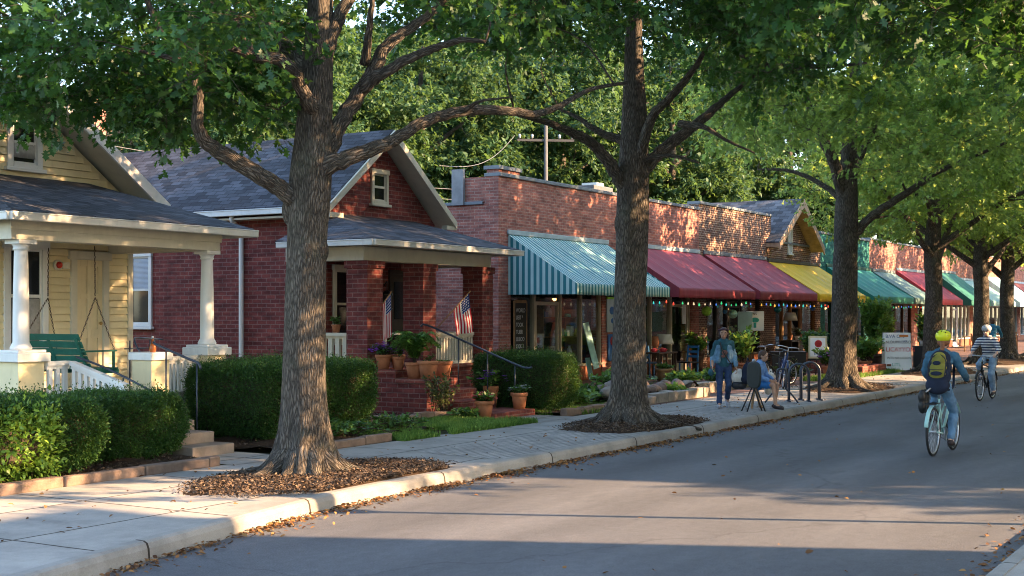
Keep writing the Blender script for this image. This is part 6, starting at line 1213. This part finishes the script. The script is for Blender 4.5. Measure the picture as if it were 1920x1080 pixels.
def bicycle(label, loc, rz, col, step=True, rack=True, fender=True, group=None, lean=0, bag=None, saddle_z=.93):
    t = thing('bicycle', label, 'bicycle', loc, rz, group); t.rotation_euler = (lean, 0, rz); wheel(t, -.46); wheel(t, .60); b = MB()
    bb = (0, 0, .29); st = (-.17, 0, .80); ht = (.40, 0, .90); hb = (.445, 0, .70); ra = (-.46, 0, .345); fa = (.60, 0, .345); tp = (-.08, 0, .55) if step else (-.155, 0, .76)
    b.tube([bb, st], .016, 8); b.tube([ht, hb], .021, 8); b.tube([bb, hb], .021, 8); b.tube([tp, (.41, 0, .85)], .016, 8)
    for s in (-1, 1):
        b.tube([(0, s*.03, .29), (-.46, s*.055, .345)], .010, 6); b.tube([(-.15, s*.02, .74), (-.46, s*.055, .345)], .009, 6); b.tube(smooth([(.445, s*.03, .70), (.50, s*.05, .58), (.60, s*.055, .345)], 4), .012, 6)
    b.tube([(.447, -.05, .70), (.447, .05, .70)], .016, 6); b.build('frame', col, t)
    b = MB(); b.tube([st, (-.20, 0, saddle_z-.03)], .012, 6); b.tube([(.395, 0, .9), (.37, 0, 1.03)], .013, 6); b.build('post', STEEL, t)
    b = MB(); b.tube(smooth([(.36, -.27, 1.03), (.40, -.2, 1.05), (.41, -.08, 1.04), (.38, 0, 1.03), (.41, .08, 1.04), (.40, .2, 1.05), (.36, .27, 1.03)], 4), .012, 8); h = b.build('handlebar', STEEL, t)
    for s in (-1, 1): b = MB(); b.tube([(.37, s*.23, 1.04), (.32, s*.30, 1.03)], .017, 8); b.build('grip', LEATHER, h)
    b = MB(); b.ell((-.23, 0, saddle_z), (.13, .09, .035), 14); b.ell((-.10, 0, saddle_z), (.13, .035, .03), 12); apply_mods(b.build('saddle', LEATHER, t, remesh=.012))
    b = MB(); b.lathe([(.095, -.004), (.095, .004)], n=24); o = b.build('chainring', STEEL, t); o.rotation_euler = (R(90), 0, 0); o.location = (0, -.055, .29)
    for s, dz in ((-1, -.17), (1, .17)):
        b = MB(); b.tube([(0, s*.05, .29), (0, s*.08, .29+dz)], .009, 6); c_ = b.build('crank', STEEL, t); b = MB(); b.box(-.045, s*.09, .28+dz, .045, s*.18, .30+dz); b.build('pedal', DARKM, c_)
    if fender:
        b = MB()
        for x, a0, a1 in ((-.46, .25, 2.9), (.60, .5, 2.7)):
            aa = np.linspace(a0, a1, 14); vs = [(x+.372*math.cos(a), y, .345+.372*math.sin(a)) for a in aa for y in (-.028, .028)]; b.add(vs, [(2*i, 2*i+1, 2*i+3, 2*i+2) for i in range(13)], 0, True)
        b.build('fender', col, t, solid=.003)
    if rack:
        b = MB(); [b.tube([(-.2, s*.06, .745), (-.70, s*.06, .745)], .006, 5) for s in (-1, 1)]; [b.tube([(x, -.06, .745), (x, .06, .745)], .005, 5) for x in (-.3, -.45, -.6, -.70)]; [b.tube([(-.6, s*.06, .745), (-.47, s*.065, .36)], .005, 5) for s in (-1, 1)]; b.build('luggage_rack', DARKM, t)
    b = MB(); [b.tube([(-.46, -.056+0, .345+s*.035), (0, -.056, .29+s*.095)], .004, 4) for s in (-1, 1)]; b.build('chain', DARKM, t); return t
SKIN1 = M('skin_tan', (.42, .24, .16), .5, .08, 8, .05, 80); SKIN2 = M('skin_pale', (.55, .34, .25), .5, .06, 8, .05, 80); SKIN3 = M('skin_brown', (.38, .21, .14), .5, .08, 8, .05, 80)
DENIM = M('denim_jacket', (.12, .225, .33), .9, .35, 9, .35, 90); JEAN = M('blue_jeans', (.022, .045, .11), .9, .3, 6, .3, 90); PALEJ = M('pale_jeans', (.20, .30, .43), .9, .2, 6, .3, 90); MIDJ = M('mid_jeans', (.10, .19, .30), .9, .25, 6, .3, 90); TEE = M('teal_shirt', (.018, .075, .10), .9, .3, 9, .2, 60)
HAIRB = M('brown_hair', (.06, .03, .018), .6, .4, 30, .3, 90); HAIRR = M('reddish_hair', (.20, .075, .03), .6, .35, 30, .3, 90); SHOED = M('dark_shoe', (.03, .02, .02), .6, .3, 9, .1, 50); SHOEW = M('grey_shoe', (.3, .3, .32), .6, .4, 14, .1, 50); EYEM = M('eye_dark', (.02, .015, .012), .2, .1, 3, 0); LIPM = M('lips', (.35, .12, .10), .5, .1, 3, 0)
def bas(f, up):                                   # rotation with columns forward, left, up
    f = np.array(f, float); u = np.array(up, float); u /= np.linalg.norm(u); f -= u*f.dot(u); f /= np.linalg.norm(f); return np.column_stack([f, np.cross(u, f), u])
FOLD = bpy.data.textures.new('cloth_folds', 'CLOUDS'); FOLD.noise_scale = .075; FOLD.noise_depth = 1
def folds(o):
    m = o.modifiers.new('f', 'DISPLACE'); m.texture = FOLD; m.strength = .03; m.mid_level = .45; return apply_mods(o)
def person(label, loc, rz, J, skin, top, trou, shoe, hair, group=None, sleeves=1., w=1., shorts=False):
    t = thing('person', label, 'person', loc, rz, group); b = MB(); V = {k: np.array(v, float) for k, v in J.items()}; up = V['neck']-V['hip']; B = bas((1, 0, 0), up); hd = V['head']; HB = bas(V.get('look', (1, 0, 0)), V.get('hup', (0, 0, 1))); H = lambda x, y, z: hd+HB @ np.array((x, y, z))
    ch = V['hip']*.28+V['neck']*.72
    def torso(b, e):
        b.ell(V['hip'], (.105*w+e, .155*w+e, .12+e), 18, 0, B); b.ell(ch, (.105*w+e, .15*w+e, .19+e), 18, 0, B); b.ell((V['hip']+ch)/2, (.095*w+e, .135*w+e, .17+e), 18, 0, B)
        b.cap(V['shL'], V['shR'], .058+e, .058+e)
    torso(b, -.006); b.cap(ch+(V['neck']-ch)*.8, hd-HB[:, 2]*.06, .05, .048)
    b.ell(H(0, 0, .02), (.098, .076, .098), 20, 0, HB); b.ell(H(.028, 0, -.045), (.07, .058, .072), 16, 0, HB); b.ell(H(.05, 0, -.085), (.035, .035, .026), 12, 0, HB)
    b.cap(H(.092, 0, .012), H(.112, 0, -.028), .008, .014, 8); b.ell(H(.085, 0, -.066), (.016, .024, .010), 10, 0, HB)
    for s in (-1, 1): b.ell(H(-.005, s*.078, -.01), (.022, .010, .03), 10, 0, HB); b.ell(H(.078, s*.032, .03), (.02, .026, .010), 10, 0, HB)
    for s, S in ((1, 'L'), (-1, 'R')):
        sh, el, wr = V['sh'+S], V['el'+S], V['wr'+S]; b.cap(sh, el, .050, .040); b.cap(el, wr, .040, .026); d = V.get('hand'+S, wr-el); d = d/np.linalg.norm(d); pn = V.get('palm'+S, np.array((0, -s, 0.))); sd = np.cross(pn, d); sd /= np.linalg.norm(sd)+1e-9; pn = np.cross(d, sd); PB = np.column_stack([d, sd, pn]); b.ell(wr+d*.055, (.05, .040, .018), 14, 0, PB)
        curl = J.get('curl', 1.)
        for q, ln in ((-.030, .062), (-.010, .075), (.011, .070), (.030, .055)): a = wr+d*.095+sd*q; m = a+(d*math.cos(.5*curl)+pn*math.sin(.5*curl))*ln*.55; e = m+(d*math.cos(1.5*curl)+pn*math.sin(1.5*curl))*ln*.5; b.cap(a-d*.02, m, .0095, .009, 8); b.cap(m, e, .009, .0075, 8)
        a = wr+d*.035+sd*.03; m = a+(sd*.75+d*.5+pn*.35)*.036; b.cap(a, m, .011, .010, 8); b.cap(m, m+(d*.8+pn*.6)*.03, .010, .008, 8)
        hp, kn, an = V['hip'+S], V['kn'+S], V['an'+S]; b.cap(hp, kn, .075*w, .052*w); b.cap(kn, kn*.65+an*.35, .05*w, .05*w); b.cap(kn*.65+an*.35, an, .05*w, .034)
        fd = V['ft'+S]; fd = fd/np.linalg.norm(fd); b.cap(an, an+fd*.13-np.array((0, 0, .045)), .034, .028)
    apply_mods(b.build('body', skin, t, remesh=.0085))
    c = MB(); torso(c, .016); c.cap(V['neck']-up/np.linalg.norm(up)*.10, V['neck']-up/np.linalg.norm(up)*.045, .075, .058)
    for S in 'LR': sh, el, wr = V['sh'+S], V['el'+S], V['wr'+S]; e_ = el+(wr-el)*(.92*sleeves); c.cap(sh, el, .068, .058); c.cap(el, e_, .058, .046)
    folds(c.build('top', top, t, remesh=.012))
    c = MB(); c.ell(V['hip']-(0, 0, .03), (.118*w, .168*w, .12), 18, 0, B)
    for S in 'LR': hp, kn, an = V['hip'+S], V['kn'+S], V['an'+S]; c.cap(hp, kn*.7+hp*.3 if shorts else kn, .092*w, .082*w if shorts else .07*w); shorts or c.cap(kn, kn*.1+an*.9, .07*w, .054)
    folds(c.build('trousers', trou, t, remesh=.012))
    for S in 'LR':
        an, fd = V['an'+S], V['ft'+S]/np.linalg.norm(V['ft'+S]); c = MB(); dn = np.array((0, 0, -1.)); c.cap(an+dn*.03, an-fd*.035+dn*.045, .045, .038); c.cap(an-fd*.03+dn*.05, an+fd*.17+dn*.055, .036, .032); c.cap(an+fd*.06+dn*.04, an+fd*.14+dn*.05, .042, .036); apply_mods(c.build('shoe', shoe, t, remesh=.01))
    for s in (-1, 1): e = MB(); e.ell(H(.090, s*.032, .018), (.008, .014, .007), 8, 0, HB); e.build('eye', EYEM, t)
    e = MB(); e.ell(H(.099, 0, -.068), (.006, .024, .007), 8, 0, HB); e.build('mouth', LIPM, t)
    return t, H, HB, V
def finish(b, name, m, t, r_=.012): return apply_mods(b.build(name, m, t, remesh=r_))
ride = dict(hip=(-.21, 0, 1.0), neck=(.03, 0, 1.47), head=(.075, 0, 1.615), shL=(.0, .175, 1.40), shR=(.0, -.175, 1.40), elL=(.10, .27, 1.17), elR=(.10, -.27, 1.17), wrL=(.29, .27, 1.07), wrR=(.29, -.27, 1.07), handL=(1, 0, -.15), handR=(1, 0, -.15), palmL=(0, 0, -1), palmR=(0, 0, -1),
    hipL=(-.19, .09, .97), hipR=(-.19, -.09, .97), knL=(.20, .13, .83), anL=(-.05, .135, .56), knR=(.15, -.13, .60), anR=(-.06, -.135, .21), ftL=(1, 0, -.1), ftR=(1, 0, -.15), look=(1, 0, -.1))
def helmet(t, H, HB, col, stripe=None):
    b = MB(); b.ell(H(-.005, 0, .07), (.14, .112, .098), 22, 0, HB); b.v = [v for v in b.v]; o = finish(b, 'helmet', col, t, .012)
    c = MB()
    for y in (-.055, 0, .055):
        for x in (-.085, -.02, .055): z = .068+.096*math.sqrt(max(0, 1-(x/.14)**2-(y/.112)**2)); c.ell(H(x-.005, y, z), (.027, .008, .010), 10, 0, HB)
    c.build('vents', stripe or BLACK, o)
    c = MB(); [c.tube([H(.03, s*.088, .04), H(.01, s*.072, -.07), H(.045, 0, -.125)], .005, 5) for s in (-1, 1)]; c.build('strap', BLACK, o)
# cyclist seen from behind
q = np.array((19.62, 4.50, .004)); MINT = M('mint_paint', (.36, .58, .55), .35, .08, 4, 0)
bicycle('mint green step through bicycle ridden away by the person in the yellow helmet', q, R(-2), MINT)
t, H, HB, V = person('person in denim jacket and yellow helmet riding away with backpack', q, R(-2), ride, SKIN2, M('cyclist_denim', (.045, .12, .19), .9, .3, 7, .35, 90), MIDJ, SHOED, HAIRR)
helmet(t, H, HB, M('yellow_helmet', (.66, .68, .02), .35, .05, 5, 0)); b = MB(); b.ell(H(-.02, 0, -.01), (.09, .085, .075), 16, 0, HB); b.cap(H(-.095, -.01, -.03), H(-.14, -.02, -.12), .036, .032); b.cap(H(-.14, -.02, -.12), H(-.15, -.01, -.21), .034, .014); b.v = [tuple(np.array(v)*1) for v in b.v]; finish(b, 'hair', HAIRR, t, .009)
def backpack(t0, label, loc, rz, tilt):
    t = thing('backpack', label, 'backpack', loc, rz); t.rotation_euler = (0, tilt, rz); b = MB()
    for z, x_, y_ in ((.0, .085, .16), (.12, .10, .165), (.25, .095, .16), (.36, .075, .135)): b.ell((0, 0, z), (x_, y_, .12), 18)
    finish(b, 'body', NAVY, t, .014); b = MB()
    for z, y_ in ((.13, .115), (.22, .115), (.31, .10), (.36, .085)): b.ell((-.055, 0, z), (.065, y_, .075), 16)
    o = finish(b, 'front_pocket', M('olive_cloth', (.20, .18, .03), .85, .2, 8, .3, 60), t, .012); b = MB(); b.tube(smooth([(-.105, -.10, .09), (-.118, -.108, .2), (-.11, -.09, .32), (-.105, 0, .385), (-.11, .09, .32), (-.118, .108, .2), (-.105, .10, .09)], 5), .007, 6); b.tube([(-.122, -.085, .17), (-.122, .085, .17)], .005, 5); b.build('zip', BLACK, o); b = MB(); b.ell((-.121, .01, .26), (.006, .055, .03), 12); b.ell((-.121, 0, .12), (.008, .075, .03), 12); b.build('badge', NAVY, o)
    for s in (-1, 1): b = MB(); b.tube(smooth([(.04, s*.10, .40), (.13, s*.115, .47), (.23, s*.115, .42), (.25, s*.12, .25), (.17, s*.15, .05), (.04, s*.13, -.04)], 5), .016, 6); b.build('strap', NAVY, t)
    b = MB(); b.tube(smooth([(0, -.03, .46), (-.01, 0, .51), (0, .03, .46)], 4), .008, 6); b.build('handle', BLACK, t)
backpack(t, 'navy backpack with olive front pocket on the cyclist in denim', q+(-.27, .0, .99), R(-2), R(22)); bpy.data.objects['backpack'].scale = (1.1, 1.1, 1.12)
tb = thing('pannier_bag', 'black pannier bag hanging on the left of the mint bicycle', 'bag', q+(-.36, .17, .70), R(-2)); b = MB(); [b.ell((x, 0, z), (.09, .06, .11), 14) for x in (-.07, .07) for z in (0, .13)]; finish(b, 'body', BLACK, tb, .014); b = MB(); b.tube(smooth([(-.08, -.05, .2), (0, -.09, .25), (.08, -.05, .2)], 4), .012, 6); b.build('strap', GREYM, tb)
# cyclist coming towards the camera
q = np.array((32.62, 6.45, .004)); rz = R(180-4)
bicycle('dark bicycle ridden towards the camera by the person in stripes', q, rz, DARKM, step=False, rack=False)
def striped(name, c1, c2, per):
    m, nt, b, o = newmat(name); z = nd(nt, 'ShaderNodeSeparateXYZ', {0: objc(nt)}).outputs[2]; f = mth(nt, 'GREATER_THAN', mth(nt, 'FRACT', mth(nt, 'DIVIDE', z, per)), .52); lin(nt, b, 'Base Color', mixc(nt, f, c1, c2)); b.inputs['Roughness'].default_value = .9; return m
J2 = dict(ride); J2.update(head=(.05, 0, 1.60), neck=(.0, 0, 1.46), look=(1, 0, .05), elL=(.08, .29, 1.18), elR=(.08, -.29, 1.18), shL=(-.02, .18, 1.39), shR=(-.02, -.18, 1.39), knL=(.15, .13, .60), anL=(-.06, .135, .21), knR=(.20, -.13, .83), anR=(-.05, -.135, .56), ftL=(1, 0, -.15), ftR=(1, 0, -.1))
J2b = dict(J2); 
t, H, HB, V = person('person in navy and white striped top cycling towards the camera', q, rz, J2, SKIN2, striped('navy_stripes', (.62, .62, .64), (.02, .035, .09), .062), PALEJ, SHOED, HAIRB, sleeves=.45, w=1.08)
helmet(t, H, HB, M('silver_helmet', (.45, .45, .47), .35, .2, 9, 0), BLACK); b = MB(); [b.ell(H(.098, s*.034, .018), (.008, .028, .018), 12, 0, HB) for s in (-1, 1)]; b.tube([H(.1, -.03, .02), H(.1, .03, .02)], .004, 5); [b.tube([H(.098, s*.06, .02), H(0, s*.082, .02)], .003, 4) for s in (-1, 1)]; b.build('sunglasses', BLACK, t)
# the mirrored pedals of this rider: left foot down
# walking woman
q = G(1357, 765); J3 = dict(hip=(0, 0, .86), neck=(.0, 0, 1.335), head=(.02, 0, 1.475), shL=(0, .135, 1.27), shR=(0, -.135, 1.27), elL=(-.03, .20, 1.03), elR=(-.03, -.22, 1.03), wrL=(.08, .24, .80), wrR=(.12, -.235, .83), hipL=(0, .085, .84), hipR=(0, -.085, .84), knL=(.12, .085, .47), knR=(.12, -.09, .47), anL=(-.20, .08, .17), anR=(.21, -.10, .095), ftL=(1, .1, -.6), ftR=(1, -.12, 0), look=(1, -.1, -.02), curl=1.0)
rw = math.atan2(-q[1], -q[0])+R(4)
t, H, HB, V = person('woman in denim jacket and dark jeans walking along the pavement', q+(0, 0, .002), rw, J3, SKIN3, TEE, JEAN, SHOEW, HAIRB, sleeves=.15, w=.88)
t['label'] = 'person in open denim jacket and dark jeans walking along the pavement'
b = MB()                                             # open jacket: back, sides and sleeves
for y, x in ((.115, .02), (-.115, .02), (.06, -.07), (-.06, -.07), (0, -.08)): b.cap((x, y, .93), (x*.8, y*.95, 1.25), .062, .058)
for s in (-1, 1): b.cap((.085, s*.10, .92), (.072, s*.085, 1.22), .034, .032); b.cap((0, s*.135, 1.265), (-.03, s*.208, 1.03), .064, .058); b.cap((-.03, s*.208, 1.03), (.06, s*.236, .85), .058, .046); b.cap((.02, s*.05, 1.33), (0, s*.115, 1.285), .036, .045)
folds(b.build('jacket', DENIM, t, remesh=.012))
b = MB(); b.ell(H(-.02, 0, .035), (.102, .088, .092), 18, 0, HB); b.ell(H(-.05, 0, -.04), (.065, .088, .10), 14, 0, HB); b.ell(H(-.10, 0, .0), (.05, .06, .07), 12, 0, HB); b.ell(H(.05, 0, .085), (.05, .072, .03), 12, 0, HB); [b.ell(H(-.01, s*.083, -.05), (.035, .016, .075), 10, 0, HB) for s in (-1, 1)]; hb_ = MB(); hb_.tube([H(.075, -.075, .075), H(.098, 0, .085), H(.075, .075, .075), H(0, .098, .07), H(-.09, .05, .05), H(-.11, 0, .04), H(-.09, -.05, .05), H(0, -.098, .07), H(.075, -.075, .075)], .014, 6); hb_.build('headband', M('plum_cloth', (.07, .035, .05), .9, .2, 9, .2, 50), t)
finish(b, 'hair', M('grey_brown_hair', (.05, .03, .03), .7, .4, 30, .3, 90), t, .009)
b = MB(); b.ell((.122, .01, 1.10), (.012, .06, .05), 12); b.ell((.125, -.02, 1.03), (.012, .045, .03), 10); b.build('shirt_print', M('rust_print', (.16, .08, .07), .9, .6, 60, 0), t)
c, s_ = math.cos(rw), math.sin(rw); pl = lambda x, y, z: q+(x*c-y*s_, x*s_+y*c, z)
b = MB(); b.tube(smooth([(.07, -.075, 1.30), (.135, -.05, 1.18), (.145, .04, 1.02), (.10, .13, .88)], 5), .012, 6); b.tube(smooth([(.05, -.08, 1.31), (-.05, -.06, 1.30), (-.11, .0, 1.1)], 4), .012, 6); b.build('bag_strap', BLACK, t)
tb = thing('handbag', 'white and black handbag carried by the walking person', 'handbag', pl(.10, .29, .36), rw); b = MB(); [b.ell((0, y, .25), (.08, .11, .13), 14) for y in (-.05, .06)]; b.ell((0, 0, .33), (.06, .1, .1), 14); finish(b, 'body', M('white_bag', (.55, .50, .46), .8, .2, 9, .2, 40), tb, .013); b = MB(); [b.ell((.01, y, .1), (.085, .10, .085), 14) for y in (-.05, .06)]; finish(b, 'lower_pocket', M('black_bag', (.018, .02, .026), .5, .2, 9, .1, 40), tb, .013); b = MB(); b.tube(smooth([(0, -.09, .36), (-.01, -.06, .43), (-.01, 0, .46), (-.01, .06, .43), (0, .09, .36)], 4), .011, 6); b.build('handle', M('brown_strap', (.16, .08, .04), .7, .2, 9, 0), tb)
tb = thing('teal_pouch', 'teal cloth pouch held at the walking person\'s side', 'pouch', pl(.16, -.26, .66), rw); b = MB(); b.ell((0, 0, .05), (.10, .06, .075), 14); b.ell((-.06, 0, .08), (.07, .05, .05), 12); finish(b, 'body', TEE, tb, .012); b = MB(); b.tube(smooth([(-.04, 0, .12), (-.02, .01, .17), (.03, 0, .12)], 4), .01, 6); b.build('strap', TEE, tb)
# far rider in blue at the right edge
q = np.array((48.2, 9.35, .157)); bicycle('dark bicycle under the seated person in blue at the right edge', q, R(5), DARKM, step=False, rack=False)
t, H, HB, V = person('person in blue jacket seated on a bicycle at the right edge', q, R(5), ride, SKIN1, M('blue_jacket', (.03, .15, .25), .9, .2, 7, .2, 60), NAVY, SHOED, HAIRB)
b = MB(); b.ell(H(-.015, 0, .03), (.108, .092, .10), 16, 0, HB); b.ell(H(-.05, 0, -.03), (.07, .082, .08), 14, 0, HB); finish(b, 'hair', M('auburn_hair', (.12, .055, .03), .6, .4, 30, .3, 90), t, .01)
# parked bicycles behind the bags
bicycle('dark blue bicycle parked behind the light blue rucksack', (32.5, 11.45, .157), R(205), M('blue_frame', (.03, .06, .16), .35, .1, 4, 0), lean=R(-9)); bicycle('black bicycle parked beside the dark blue bicycle', (33.5, 11.85, .157), R(160), DARKM, step=False, lean=R(8))

# person seated behind the black stand
J4 = dict(hip=(0, 0, .53), neck=(.07, 0, .99), head=(.13, 0, 1.125), shL=(.03, .15, .93), shR=(.03, -.15, .93), elL=(.10, .22, .70), elR=(.10, -.22, .70), wrL=(.30, .12, .62), wrR=(.30, -.12, .62), hipL=(.03, .09, .52), hipR=(.03, -.09, .52), knL=(.40, .12, .53), knR=(.41, -.11, .51), anL=(.33, .13, .10), anR=(.46, -.10, .10), ftL=(1, .2, -.1), ftR=(1, -.1, -.1), look=(1, 0, -.35), hup=(.35, 0, 1))
t, H, HB, V = person('person in light blue top and bright blue shorts seated beside the black stand', g2+(-.10, .14, .002), R(-95), J4, SKIN1, M('light_blue_top', (.14, .27, .52), .85, .2, 7, .3, 60), M('bright_blue_shorts', (.03, .16, .42), .85, .2, 9, .2, 40), SHOED, HAIRB, w=.92, shorts=True)
b = MB(); b.ell(H(-.02, 0, .035), (.104, .088, .095), 16, 0, HB); b.ell(H(-.05, 0, -.03), (.07, .084, .09), 14, 0, HB); finish(b, 'hair', HAIRB, t, .01)
t.scale = (.92, .92, .92)
